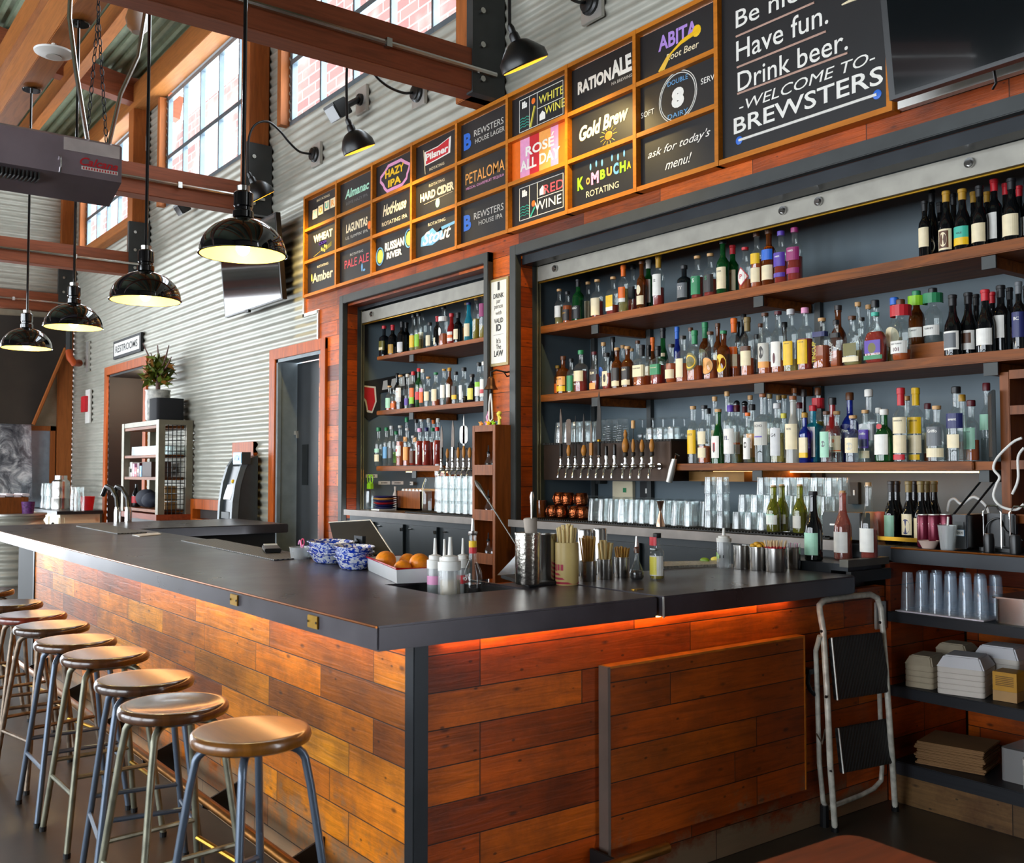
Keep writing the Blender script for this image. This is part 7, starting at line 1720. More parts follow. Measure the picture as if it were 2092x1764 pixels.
# dasher bottle, sauce bottle
p = oZ(1301, 1186, ZB); t = thing('dasher_bottle', 'small round dasher bottle of dark bitters with steel spout', 'bottle', p); r = .032; h = oY(1301, 1096, p.y).z - ZB
MB().lathe([(.024, 0), (r, .012), (r, .034), (.022, .055), (.010, .085), (.009, h * .62), (.010, h * .66)], p, 22).build('glass', G['c'], t, True); MB().lathe([(.022, .004), (r * .92, .014), (r * .9, .034), (.018, .042)], p, 20).build('bitters', LQ['K'], t, True)
MB().lathe([(.012, h * .62), (.012, h * .72), (.009, h * .76)], p, 14).build('amber_collar', G['a'], t, True); MB().lathe([(.009, h * .75), (.007, h * .80), (.004, h)], p, 12).build('spout', M_STAIN, t, True)
p = oZ(1336, 1186, ZB); h = oY(1336, 1090, p.y).z - ZB; bottle(p.x, p.y + .02, ZB, .031, h, 'std', 'c', 'G.2', 's-black', ['white:.1:.52:95', 'lemon:.12:.5:40', 'red:.74:.92:40']); o = bpy.context.scene.objects[-1]
for o in SC.objects:
    if o.type == 'EMPTY' and o.name.startswith('liquor_bottle') and 'label' not in o: tag(o, 'small clear sauce bottle with yellow and white label on the bar', None)
# garnish group at the right
p = oZ(1485, 1160, ZB + .002); p.x -= .0; h = oY(1485, 1080, p.y).z - ZB; squeeze('cloudy squeeze bottle with lime green sticker beside the garnish cups', p.x, p.y - .02, ZB + .002, h, .034, None, 0); sq = [o for o in SC.objects if o.name.startswith('squeeze_bottle')][-1]
c = (p.x, p.y - .02, ZB + .002); f = on_glass(c, .034, None); MB().add([f(-.03, .045), f(0, .045), f(.002, .06), f(-.022, .075), f(-.032, .06)], [(0, 1, 2, 3, 4)]).build('sticker', pm('lime'), sq); q = MB(); q.add([f(.002, .048), (f(.024, .048)), f(.024, .062), f(.002, .062)], [(0, 1, 2, 3)]); q.build('code_label', M_BLACKM, sq)
GC = ((1512, 1160, 1114, 34, 'first of the four steel garnish cups, nearly empty'), (1546, 1163, 1117, 36, 'second steel garnish cup, heaped with ginger'), (1582, 1166, 1120, 44, 'third and widest steel garnish cup, full of cocktail picks'), (1620, 1160, 1118, 28, 'fourth steel garnish cup, holding striped picks'))
gx = []
for u, vb, vt, w, lab in GC: gx.append(tin(lab, u, vb + 4, vt, w, M_STAIN, .002, 'steel_cup'))
M_GING = mat('candied_ginger', '#d09a20', .4, 0, .3, 40)
p, r, h = gx[1]
for i in range(9):
    a = i * 2.4; rr = r * .7 * math.sqrt(i / 9); o = MB().sphere((p.x + rr * math.cos(a), p.y + rr * math.sin(a), p.z + h + .004 + .008 * (i < 4)), .013, 8, 6, (1.2, .8, .8)).build('ginger_piece', M_GING, None, True); tag(o, 'piece of yellow candied ginger heaped in the second garnish cup', 'garnish', 'ginger in the garnish cup')
p, r, h = gx[2]; M_PKR = pm('red'); M_PKW = mat('pick_wood', '#e0c090', .6)
for i in range(26):
    a = i * 2.39996; rr = r * .82 * math.sqrt((i + .5) / 26); b0 = Vector((p.x + rr * math.cos(a), p.y + rr * math.sin(a), p.z + h - .03)); dd_ = Vector((rr * math.cos(a) * .35, rr * math.sin(a) * .35, .06)); t = thing('cocktail_pick', 'red and natural wooden cocktail pick in the widest garnish cup', 'pick', b0, 'picks in the garnish cup')
    MB().tube([b0, b0 + dd_ * .62], .0028, 6).build('red_end', M_PKR, t); MB().tube([b0 + dd_ * .62, b0 + dd_ * .95, b0 + dd_ * 1.1], [.0028, .0026, .0008], 6).build('bare_tip', M_PKW, t)
p, r, h = gx[3]
for i in range(10):
    a = i * 2.4; rr = r * .75 * math.sqrt((i + .5) / 10); b0 = Vector((p.x + rr * math.cos(a), p.y + rr * math.sin(a), p.z + h - .03)); tag(MB().tube([b0, b0 + Vector((rr * math.cos(a) * .3, rr * math.sin(a) * .3, .048))], .003, 6).build('striped_pick', pm('silver') if i % 3 else pm('pink'), None, True), 'short pale striped pick in the fourth garnish cup', 'pick', 'striped picks')
for i, (u, v, n_, r_) in enumerate(((1440, 1152, 'lime', 'green lime wedge on the bar ice tray beside the squeeze bottle'), (1462, 1150, 'lemon', 'yellow-green lime piece beside the cloudy squeeze bottle'))): p = oZ(u, v, ZB); tag(MB().sphere(p + Vector((0, 0, .015)), .022, 12, 8, (1.4, .7, .7)).build('lime_wedge', mat('lime_skin', '#7aa020', .4) if i == 0 else pm('lemon'), None, True), r_, 'fruit')
mat_at('ice_tray', 'frosty steel ice tray edge behind the sauce bottle on the bar', [(1350, 1163), (1470, 1158), (1462, 1150), (1345, 1153)], 'tray', mat('frosty_steel', '#b4b0a4', .4, .3, .4, 90), .012)
# ================================================================= opened wine bottles on the low counter
wl_ = []
for i, (u, vb, vt, w, gl, lq, labs, cap, lab) in enumerate(((1580, 1122, 992, 44, 'y', 'G.3', ['mint:.18:.38:40', 'white:.16:.36:62'], 'n-cork', 'olive green wine bottle with pale picture label and pushed-in cork'), (1597, 1112, 990, 40, 'y', 'G.3', ['white:.16:.36'], 'n-cork', 'olive green wine bottle standing behind the picture-label one'), (1634, 1115, 990, 46, 'y', 'K.42', ['frost:.1:.35:40'], 'n-cork', 'olive wine bottle with dark wine and beige label'), (1661, 1145, 1004, 44, 'd', '-', ['mint:.08:.4:62'], 's-black', 'dark wine bottle with mint label, front of the low counter'), (1721, 1142, 1003, 42, 'p', 'M.5', ['white:.1:.4:62'], 'n-cork', 'red-glassed wine bottle with white label and short cork'), (1774, 1138, 986, 42, 'c', 'P.4', ['white:.12:.42:60'], 'n-cork', 'clear bottle of rose wine with white label and tall cork'))):
    z = 1.113; p = oZ(u, vb, z); y = min(max(p.y, 3.95), 4.11) if i > 2 else (4.275, 4.35, 4.31)[i]
    if i < 3: z = ZC2 + .02
    P = oY(u, vt, y); d = depth_at(P); r = w / 2 / FPX * d; bottle(P.x, y, z, min(r, .041 if i > 2 else .0375), P.z - z, 'wine', gl, lq, cap, labs, 'wine_bottle')
    o = [o for o in SC.objects if o.type == 'EMPTY' and o.name.startswith('wine_bottle') and 'label' not in o][-1]; tag(o, lab, 'bottle', 'opened wine bottles')
# ================================================================= things on the service counter
ZT = 1.175
for i, (u, y, col, cap, lab) in enumerate(((1820, 4.46, ['mint:.1:.45:50'], 's-dark', 'mint'), (1832, 4.56, [], 's-dark', None), (1856, 4.46, ['cream:.15:.48:50', 'oval_navy:.16:.4:36'], 's-gold', 'picture'), (1868, 4.585, [], 's-dark', None), (1881, 4.46, ['cream:.08:.42:50'], 's-orange', 'cream'), (1893, 4.55, [], 's-orange', None), (1908, 4.625, [], 's-orange', None))):
    P = oY(u, 983, y); bottle(P.x, y, ZT, .0335, P.z - ZT, 'wine', 'd', '-', 'f-' + {'s-dark': 'dark', 's-gold': 'bronze', 's-orange': 'bronze'}[cap], col, 'wine_bottle')
    o = [o for o in SC.objects if o.type == 'EMPTY' and o.name.startswith('wine_bottle') and 'label' not in o][-1]; tag(o, '%s dark red wine bottle from left%s, behind the maroon cans' % (ORD(i + 1), ' with %s label' % lab if lab else ''), 'bottle', 'wine on the service counter')
a, b = oY(1680, 1092, 4.40), oY(1887, 1106, 4.40)
t = tag(MB().bb((-3.22, 4.388, ZC2 + .001), (-2.62, 4.406, ZC2 + .02)).build('gold_strip', M_BRASS, bevel=.003), 'gold edging strip along the front of the back counter by the wine', 'strip')
M_CAN = mat('maroon_can', '#6c1830', .3, .4, .05)
for i, u in enumerate((1886, 1908, 1932)):
    P = oY(u, 1050, 4.36 + .02 * (i == 2)); c = (P.x, 4.36 + .02 * (i == 2), ZT); t = thing('drink_can', '%s maroon drink can from left in the carrier on the service counter' % ORD(i + 1), 'can', c, 'maroon cans'); r = .028; h = oY(u, 1051, 4.36).z - ZT
    MB().lathe([(r * .85, 0), (r, .008), (r, h - .014), (r * .86, h - .004)], c, 22).build('can_wall', M_CAN, t, True); MB().lathe([(r * .9, h - .004), (r * .9, h), (r * .8, h - .003)], c, 20).build('lid', M_ALU, t, True)
    q = MB(); text(q, 'MAKER', c, w=r * 1.2, face=on_glass(c, r, None, h * .68)) if 0 else q.add([on_glass(c, r, None)(x, h * z) for x, z in ((-.017, .70), (.012, .70), (.012, .73), (-.017, .73))], [(0, 1, 2, 3)]); q.add([on_glass(c, r, None)(x, h * z) for x, z in ((-.014, .64), (.01, .64), (.01, .655), (-.014, .655))], [(0, 1, 2, 3)]); q.build('print', pm('frost'), t)
for i, u in enumerate((1779, 1799)):
    P = oY(u, 1046, 4.62); c = (P.x, 4.62, ZT); MB_ = MB().lathe([(.026, 0), (.03, .01), (.03, oY(u, 1046, 4.62).z - ZT - .01), (.026, oY(u, 1046, 4.62).z - ZT)], c, 20); tag(MB_.build('coral_can', mat('coral_paint', '#d87058', .4) if i else pm('peach'), None, True), '%s drink can standing behind the clear rose bottle' % ('coral', 'peach')[1 - i], 'can')
P = oY(1900, 1108, 4.31); t = tag(MB().lathe([(.028, 0), (.045, .032), (.048, .036), (.043, .036), (.026, .006)], (P.x, 4.30, ZT), 26, cap1=True).build('ramekin', mat('pinkish_china', '#d8bcae', .4), None, True), 'small shallow pinkish dish in front of the maroon cans', 'dish')
P = oY(1936, 1100, 4.285); c = (P.x, 4.285, ZT); t = thing('plastic_cup', 'clear plastic cup with a white stick beside the menu holder', 'cup', c); MB().lathe([(.03, 0), (.042, .11), (.045, .112), (.04, .11), (.028, .004)], c, 22, cap1=False).build('cup', M_PLAS, t, True)
o = tag(MB().tube([Vector(c) + Vector((.0, -.01, .01)), Vector(c) + Vector((.016, -.02, .15))], .005, 6).build('stir_stick', M_WHITE), 'white plastic stick leaning in the clear plastic cup', 'stick')
# menu holder
xa, xb = oY(1946, 1090, 4.34).x, oY(1975, 1090, 4.34).x; zt_ = oY(1960, 1052, 4.34).z; t = thing('menu_holder', 'black menu holder box marked MENUS with sloping rails', 'menu holder', ((xa + xb) / 2, 4.4, ZT))
xb2 = xb + .0; MB().bb((xa, 4.34, ZT + .004), (xb, 4.62, zt_)).build('box', M_BLACK, t, bevel=.003)
q = MB()
for x in (xa, xb): q.tube([(x, 4.345, zt_ - .005), (x, 4.60, zt_ + .15)], .005, 6)
q.tube([(xa, 4.60, zt_ + .15), (xb, 4.60, zt_ + .15)], .005, 6); q.tube([(xb, 4.345, ZT + .01), (xb, 4.345, zt_)], .004, 6); q.build('rail', M_STEEL, t, True)
q = MB(); q.bb((xa + .012, 4.336, ZT + .095), (xb - .012, 4.3405, ZT + .125)); q.build('card_slot', M_FRAME, t); lb_ = MB().bb((xa + .012, 4.336, ZT + .062), (xb - .01, 4.3405, ZT + .09)).build('name_card', pm('sky'), t); MB().bb((xa + .013, 4.335, ZT + .063), (xb - .011, 4.337, ZT + .089)).build('card_face', M_WHITE, lb_)
q = MB(); text(q, 'MENUS', ((xa + xb) / 2, 4.334, ZT + .076), w=(xb - xa) * .55, h=.012, bold=.02); q.build('lettering', M_BLACKM, lb_)
# framed board leaning on the bottom shelf end
xf = oY(1995, 880, 4.52).x; z1 = oY(2005, 800, 4.50).z; t = thing('framed_menu', 'dark framed menu board leaning at the end of the bottom wide shelf', 'frame', (xf, 4.6, 1.575)); m = Matrix.Rotation(R(-58), 3, 'Z')
t0 = Vector((-2.327, 4.53, 1.575 + (z1 - 1.575) / 2)); MB().box(t0, (.20, .016, z1 - 1.575), m=m).build('frame', M_FRAME, t, bevel=.003); MB().box(t0 + m @ Vector((0, -.0095, 0)), (.15, .003, (z1 - 1.575) * .88), m=m).build('sheet', mat('brown_sheet', '#4a4038', .6), t)
t['support'] = 1
sh = thing('shelf_end', 'dark stub shelf carrying the framed menu beyond the bottom wide shelf', 'shelf', (-2.3, 4.6, 1.53)); MB().bb((-2.378, 4.47, 1.535), (-2.288, YN - .002, 1.574)).build('board', M_SHELF, sh); MB().bb((-2.378, 4.50, 1.48), (-2.33, YN - .01, 1.534)).build('bracket', M_FRAME, sh)
# timber crate rack and electronics at the right edge
xr0 = oY(2043, 860, 4.44).x; zr1, zr0 = oY(2060, 757, 4.44).z, ZT + .002; t = thing('crate_rack', 'orange timber cubby rack with charging cables at the right end', 'rack', (xr0, 4.5, ZT))
Yr = 4.50; xr0 = oY(2043, 860, Yr).x; zr1 = oY(2060, 760, Yr).z
MB().bb((xr0, Yr, zr0), (xr0 + .045, 4.75, zr1)).build('side', M_RACKW, t, bevel=.003); MB().bb((xr0 + .32, Yr, zr0), (xr0 + .365, 4.75, zr1)).build('side', M_RACKW, t)
for v in (765, 838, 950, 1060): z = oY(2070, v, Yr).z; MB().bb((xr0 + .045, Yr, z - .02), (xr0 + .32, 4.75, z + .02)).build('shelf', M_RACKW, t)
MB().bb((xr0, 4.751, zr0), (xr0 + .365, 4.76, zr1)).build('back', pm('navy') if 0 else mat('dark_blue_board', '#1c2838', .6), t)
def cable(lab, pts, r, m):
    P = [Vector(p) for p in pts]; fine = []
    for i in range(len(P) - 1):
        p0, p1, p2, p3 = P[max(i - 1, 0)], P[i], P[i + 1], P[min(i + 2, len(P) - 1)]
        for k in range(6): f = k / 6; fine.append(.5 * ((2 * p1) + (p2 - p0) * f + (2 * p0 - 5 * p1 + 4 * p2 - p3) * f * f + (3 * p1 - p0 - 3 * p2 + p3) * f ** 3))
    fine.append(P[-1]); return tag(MB().tube(fine, r, 8).build('cable', m, None, True), lab, 'cable')
yc = 4.44
cable('long white charging cable looping from the timber rack to the counter', [oY(2088, 895, yc), oY(2068, 905, yc), oY(2038, 935, yc), oY(2030, 958, yc), oY(2042, 975, yc), oY(2036, 990, yc), oY(2030, 1015, yc), oY(2045, 1035, yc), oY(2075, 1042, yc), oY(2092, 1030, yc)], .006, M_WHITE)
cable('short white cable hanging down inside the timber rack', [oY(2092, 915, 4.46), oY(2080, 935, 4.46), oY(2080, 980, 4.46), oY(2068, 1010, 4.46)], .006, M_WHITE)
cable('white plug cable arching behind the menu holder', [oY(1936, 1045, 4.66), oY(1940, 1025, 4.66), oY(1950, 1020, 4.67), oY(1965, 1030, 4.68), oY(1990, 1016, 4.68), oY(2015, 1035, 4.68), oY(2022, 1060, 4.68)], .007, M_WHITE)
cable('thin black cable trailing from the black phone dock', [oY(2010, 1100, 4.40), oY(2018, 1070, 4.42), oY(2040, 1060, 4.43), oY(2055, 1085, 4.43), oY(2075, 1095, 4.43), oY(2090, 1105, 4.43)], .004, M_BLACK)
P = oY(2052, 1075, 4.47); t = thing('charging_stand', 'black charging stand with chrome hoops below the timber rack', 'charger', (P.x, 4.42, ZT)); q = MB(); q.rbox((P.x + .02, 4.42, ZT + .008), (.17, .14, .016), .02); q.build('base', M_BLACK, t)
q = MB()
for dx in (-.07, .05): q.tube([(P.x + dx, 4.42, ZT + .01), (P.x + dx, 4.42, ZT + .17), (P.x + dx + .02, 4.42, ZT + .2), (P.x + dx + .06, 4.42, ZT + .2), (P.x + dx + .08, 4.42, ZT + .17), (P.x + dx + .08, 4.42, ZT + .01)], .004, 8)
q.build('hoop', M_CHROME, t, True); MB().box((P.x, 4.45, ZT + .09), (.13, .03, .15)).build('device', M_BLACK, t, bevel=.006)
for i, u in enumerate((2018, 2072)):
    P = oY(u, 1110, 4.30); c = (P.x, 4.31, ZT + (.0)); tag(MB().lathe([(.022, 0), (.024, .06), (.02, .08), (.012, .082)], c, 18).build('phone_dock', M_BLACK, None, True), 'small black cylindrical charger on the service counter, %s one' % ('nearer the menu holder' if i == 0 else 'nearer the rack'), 'charger')
# wall sockets and boxes low on the niche wall
for i, (u0_, u1_, v0, v1, m, lab) in enumerate(((1139, 1175, 983, 1002, M_CREAM, 'cream switch box under the long draft box, beside the stemmed glasses'), (1251, 1292, 984, 1006, M_CREAM, 'cream switch box under the long draft box, behind the pint glasses'), (1307, 1329, 984, 1008, M_BLACKM, 'black double socket under the long draft box'), (1732, 1753, 986, 1012, M_FRAME, 'grey wall socket behind the white-label wine'))):
    a, b = oY(u0_, v1, YN - .03), oY(u1_, v0, YN - .03); t = thing('switch_box', lab, 'socket', ((a.x + b.x) / 2, YN, a.z)); MB().bb((a.x, YN - .03, a.z - .05), (b.x, YN - .001, b.z)).build('box', m, t, bevel=.002); MB().bb(((a.x * .45 + b.x * .55), YN - .034, a.z), ((a.x * .3 + b.x * .7), YN - .029, (a.z * .6 + b.z * .4))).build('switch', pm('green') if m is M_CREAM else M_ALU, t)
bxp = oY(1706, 1070, 4.50); t = thing('condiment_box', 'grey lidded box behind the red-glassed wine bottle', 'box', bxp); MB().bb((oY(1680, 1070, 4.30).x, 4.30, ZC2 + .001), (oY(1758, 1070, 4.30).x, 4.385, oY(1706, 1047, 4.3).z)).build('box', M_FRAME, t, bevel=.004); MB().box((oY(1702, 1072, 4.3).x, 4.298, oY(1702, 1072, 4.3).z), (.03, .008, .008)).build('clasp', M_ALU, t)
# ---- shelf 1: tumblers on a paper-lined tray, steel pan
z = .877; t = tag(MB().bb((-2.655, 4.245, z), (-2.235, 4.55, z + .006)).build('lined_tray', mat('printed_paper', '#cfc8d0', .5, 0, .15, 30)), 'pale paper-lined tray under the clear cups on the upper dark shelf', 'tray')
M_CUPG = glass('clear_cup', (.9, .94, .98), .14, .03, bodycol=(.6, .68, .75))
pc = None
for j in range(4):
    for i in range(6):
        x, y = -2.615 + .07 * i + (.03 if j % 2 else 0), 4.285 + .066 * j
        if x > -2.25: continue
        if pc is None:
            pc = thing('clear_cup', 'upturned clear plastic cup on the paper-lined tray', 'cup', (0, 0, 0), 'clear cups on the lined tray'); MB().lathe([(.032, 0), (.030, .05), (.026, .12), (.022, .175)], seg=20, section=lambda a: 1 + .02 * math.cos(a * 10), cap0=False).build('cup', M_CUPG, pc, True); MB().lathe([(.0335, 0), (.0335, .004)], seg=20, cap0=False, cap1=False).build('rim', M_GLW, pc, True); pc.location = (x, y, z + .007)
        else: dup(pc, (x, y, z + .007))
t = thing('steel_pan', 'deep steel gastro pan at the right end of the upper dark shelf', 'pan', (-2.1, 4.4, z)); q = MB(); q.rbox((-2.08, 4.40, z + .055), (.24, .28, .11), .03); q.build('pan', M_STAIN, t, smooth=True); q = MB(); q.rbox((-2.08, 4.40, z + .111), (.27, .31, .006), .035); q.build('pan_rim', M_STAIN, t)
# ---- shelf 2: takeaway boxes
z = .536; M_FOAM = mat('white_foam', '#d8d0c6', .7, 0, .03); M_FIB = mat('brown_fibre', '#b0a28a', .8, 0, .08, 20); M_FOAMB = mat('white_lid_foam', '#dcdce0', .6, 0, .03)
def clams(x, y, w, d, n, m, lab, grp, lidm, dh=.022, top=.055, rz=0.0):
    zz = z
    for k in range(n):
        t = thing('takeaway_box', lab, 'box', (x, y, zz), grp); last = k == n - 1; q = MB(); mm = Matrix.Rotation(rz, 3, 'Z'); q.rbox((x, y, zz + dh / 2), (w, d, dh - .001), .018, mm); q.build('tray', m, t, True, bevel=.002)
        if last:
            q = MB(); a = [(sx * w / 2, sy * d / 2) for sx, sy in ((-1, -1), (1, -1), (1, 1), (-1, 1))]; C0 = Vector((x, y, 0)); lo = [C0 + mm @ Vector((px, py, zz + dh)) for px, py in a]; hi_ = [C0 + mm @ Vector((px * .74, py * .74, zz + dh + top)) for px, py in a]; q.add(lo + hi_, [(4, 5, 6, 7)] + [(i, (i + 1) % 4, 4 + (i + 1) % 4, 4 + i) for i in range(4)]); q.build('domed_lid', lidm, t, bevel=.006)
        zz += dh
clams(-2.38, 4.36, .20, .21, 5, M_FOAM, 'cream-white takeaway box in the front stack on the middle dark shelf', 'front stack of takeaway boxes', M_FOAMB, .024, .05, .25)
clams(-2.57, 4.36, .13, .2, 4, M_FIB, 'tan fibre takeaway box in the stack against the left boards', 'tan takeaway boxes', M_FIB, .026, .04, .15)
clams(-2.33, 4.60, .2, .2, 6, M_FOAM, 'white takeaway box in the rear stack beside the yellow cartons', 'rear stack of takeaway boxes', M_FOAMB, .024, .05, .1)
clams(-2.555, 4.60, .15, .15, 6, M_FIB, 'tan fibre takeaway box in the rear stack', 'rear tan takeaway boxes', M_FIB, .024, .03, .1)
M_YEL = mat('yellow_carton', '#c08a14', .5, 0, .08, 20)
for i, (x, y, w, h, lab) in enumerate(((-2.185, 4.36, .10, .125, 'yellow and tan carton in front of the takeaway boxes'), (-2.08, 4.56, .12, .18, 'tall yellow carton at the back right of the middle dark shelf'))):
    t = thing('carton', lab, 'carton', (x, y, z)); m = Matrix.Rotation(.1, 3, 'Z'); MB().box((x, y, z + h * .68), (w, .11, h * .64), m=m).build('box_top', M_YEL, t); MB().box((x, y, z + h * .18), (w, .11, h * .35), m=m).build('box_band', mat('tan_carton', '#b08a58', .6), t)
    if i == 0: q = MB(); [q.box(Vector((x, y, z + h * (.55 + .06 * k))) + m @ Vector((0, -.0555, 0)), (w * .75, .001, .004), m=m) for k in range(6)]; q.build('print', mat('brown_print', '#7a5410', .6), t)
# ---- shelf 3: paper bags, tub, crock
z = .191; M_KRAFT = mat('kraft_paper', '#86623c', .8, 0, .12, 6)
for k in range(9):
    m = Matrix.Rotation(.22 + .02 * math.sin(k * 2), 3, 'Z'); o = MB().box((-2.46 + .006 * math.sin(k * 1.7), 4.42, z + .006 + k * .0115), (.30 - .004 * (k % 3), .26, .0105), m=m).build('paper_bag', M_KRAFT, bevel=.003); tag(o, 'folded brown paper bag in the flat pile on the lowest dark shelf', 'bag', 'paper bags on the lowest shelf')
t = thing('plastic_tub', 'clear plastic tub of white packets on the lowest dark shelf', 'tub', (-2.14, 4.40, z)); q = MB(); q.rbox((-2.14, 4.44, z + .07), (.16, .22, .14), .025); q.build('tub', M_PLAS, t, True)
t = thing('white_crock', 'white lidded crock with a spoon handle beside the clear tub', 'crock', (-2.06, 4.30, z)); c = (-2.045, 4.292, z); MB().lathe([(.046, 0), (.05, .008), (.05, .10), (.052, .104), (.052, .13), (.045, .132)], c, 26).build('body', M_WHITE, t, True); MB().tube([Vector(c) + Vector((0, 0, .13)), Vector(c) + Vector((.01, 0, .21))], .008, 8).build('spoon_handle', M_WHITE, t, True); q = MB(); q.add([on_glass(c, .05, None)(x_, z_) for x_, z_ in ((-.018, .05), (.006, .05), (.006, .06), (-.018, .06))], [(0, 1, 2, 3)]); q.build('stamp', M_ALU, t)
# ================================================================= far end of the room
# steel-framed rack against the corrugated wall
XR0, XR1, YR0, YR1 = -13.75, -12.30, 3.90, 4.24
rk = thing('display_rack', 'tall steel and timber display rack with mesh side against the corrugated wall', 'rack', (-13.2, 4.05, 0)); M_TUBE = mat('raw_steel_tube', '#7c7666', .45, .5, .15, 8)
ZR = 2.16; zb_ = 1.0
q = MB()
for x in (XR0, XR1 - .0): 
    for y in (YR0, YR1): q.bb((x - .05, y - .04, zb_), (x + .05, y + .04, ZR))
q.bb((XR0, YR0 - .035, ZR - .06), (XR1, YR0 + .035, ZR)); q.bb((XR0, YR1 - .035, ZR - .06), (XR1, YR1 + .035, ZR)); q.bb((XR1 - .045, YR0, ZR - .06), (XR1 + .045, YR1, ZR)); q.build('frame', M_TUBE, rk)
for v in (872, 930, 975, 1040):
    zz = oY(300, v, YR0).z; MB().bb((XR0 + .05, YR0 - .03, zz - .035), (XR1 - .05, YR1, zz)).build('shelf', M_SHELF, rk)
MB().bb((XR0 - .06, YR0 - .06, .93), (XR1 + .06, YR1 + .02, 1.0)).build('base_board', timber('red_base', '#8a3a1a', 'x'), rk); MB().bb((XR0, YR0, 0), (XR1, YR1, .93)).build('base_cabinet', M_FRAME, rk)
q = MB()
for i in range(6): yy = YR0 + .04 + i * (YR1 - YR0 - .08) / 5; q.tube([(XR1, yy, zb_), (XR1, yy, ZR - .06)], .006, 5)
for i in range(16): zz = zb_ + .05 + i * .066; q.tube([(XR1, YR0, zz), (XR1, YR1, zz)], .005, 5)
q.build('wire_mesh', M_BLACKM, rk)
zz = oY(300, 930, YR0).z + .002
for i in range(13):
    for j in range(2):
        x = XR0 + .17 + i * .093
        put('rocks', 'rocks_glass', '', '', '', []) 
        dup(PROTO['rocks'], (x, YR0 + .07 + .11 * j, zz), 0, 'small glass on the upper shelf of the steel display rack', 'glasses on the display rack', (1, 1, 1.5))
zz = oY(300, 975, YR0).z + .002
for i, (x, w, h, c, s) in enumerate(((-13.74, .12, .13, 'white', 'white printed'), (-13.61, .10, .19, 'white', 'tall white'), (-13.50, .08, .17, 'pink', 'pale pink'), (-13.40, .1, .12, 'red', 'red'), (-13.29, .09, .18, 'maroon', 'maroon'), (-13.19, .08, .14, 'sky', 'sky blue'))):
    t = thing('gift_box', s + ' packet on the middle shelf of the steel display rack', 'box', (x, YR0 + .1, zz)); MB().bb((x - w / 2, YR0 + .03, zz), (x + w / 2, YR0 + .15, zz + h)).build('packet', pm(c), t); MB().bb((x - w * .35, YR0 + .027, zz + h * .3), (x + w * .35, YR0 + .031, zz + h * .55)).build('print', pm('dark' if c == 'white' else 'white'), t)
t = thing('dark_box', 'dark brown box on the middle shelf of the steel display rack', 'box', (-12.95, 4.05, zz)); MB().bb((-13.12, YR0 + .03, zz), (-12.75, YR1 - .06, zz + .19)).build('box', mat('dark_brown_card', '#3a2218', .6), t)
zz = oY(300, 1040, YR0).z + .002
t = thing('bar_bag', 'dark navy bag slumped on the lowest shelf of the display rack', 'bag', (-13.2, 4.05, zz)); q = MB(); q.sphere((-13.25, 4.03, zz + .12), .2, 14, 9, (1.35, .6, .6)); q.sphere((-13.05, 4.02, zz + .1), .15, 12, 8, (1.3, .7, .65)); q.build('bag', mat('navy_cloth', '#161c2c', .8, 0, .3, 12), t, True)
t = thing('soda_bottle', 'dark soda bottle with red label beside the navy bag', 'bottle', (-13.6, 4.0, zz)); MB().lathe([(.05, 0), (.055, .02), (.055, .16), (.02, .24), (.02, .3)], (-13.6, 4.0, zz), 16).build('glass', G['d'], t, True); MB().lathe([(.057, .05), (.057, .14)], (-13.6, 4.0, zz), 16, cap0=False, cap1=False).build('label_band', pm('red'), t, True)
t = thing('wood_crate', 'small slatted wood block behind the navy bag', 'crate', (-12.8, 4.1, zz)); q = MB(); [q.bb((-12.62, 4.0, zz + .1 * k), (-12.42, 4.15, zz + .1 * k + .085)) for k in range(3)]; q.build('slats', mat('pale_wood', '#b08850', .6), t)
# plant in a mottled vase
vx, vy = oY(322, 850, 4.05).x, 4.05; vz = ZR + .005; vh = oY(322, 798, vy).z - vz
pl = thing('flower_vase', 'tall mottled white vase on the display rack holding greenery', 'vase', (vx, vy, vz)); MB().lathe([(.13, 0), (.15, .03), (.155, vh * .6), (.15, vh * .95), (.16, vh), (.14, vh), (.13, .05)], (vx, vy, vz), 26).build('vase', mat('mottled_glaze', '#b4b2aa', .35, 0, .55, 14), pl, True)
bq = thing('greenery', 'bushy yellow-green bouquet with tall bare twigs in the mottled vase', 'plant', (vx, vy, vz + vh)); M_LEAF = mat('leaf_green', '#5c6a1c', .5, 0, .55, 8); M_LEAF2 = mat('leaf_russet', '#8a5a22', .55, 0, .4, 8)
cz = oY(322, 768, vy).z
for k, (m, n, nm) in enumerate(((M_LEAF, 190, 'leaves'), (M_LEAF2, 40, 'leaves'))):
    q = MB()
    for i in range(n):
        a, e = random.uniform(0, 6.283), random.uniform(-.6, 1.3); rr = random.uniform(.12, .38); p = Vector((vx + rr * math.cos(a) * math.cos(e) * 1.0, vy + rr * .42 * math.sin(a) * math.cos(e), cz + rr * .72 * math.sin(e))); d = Vector((math.cos(a + .3), math.sin(a + .3) * .5, random.uniform(-.8, .8))).normalized() * random.uniform(.07, .13); s = d.cross(Vector((random.uniform(-1, 1), random.uniform(-1, 1), 1))).normalized() * .032
        q.add([p - d, p + s - d * .1, p + d, p - s - d * .1], [(0, 1, 2, 3)])
    q.build(nm, m, bq)
q = MB()
for u0_, v0, u1_, v1 in ((315, 760, 292, 702), (322, 760, 322, 706), (328, 760, 345, 706), (318, 760, 308, 722), (330, 765, 350, 730)): a, b = oY(u0_, v0, vy), oY(u1_, v1, vy); q.tube([a, (a + b) / 2 + Vector((.03, 0, 0)), b], [.016, .012, .006], 6)
q.tube([(vx, vy, vz + vh * .6), (vx, vy, cz)], .03, 6); q.build('twigs', mat('twig_brown', '#6a4a44', .7), bq, True)
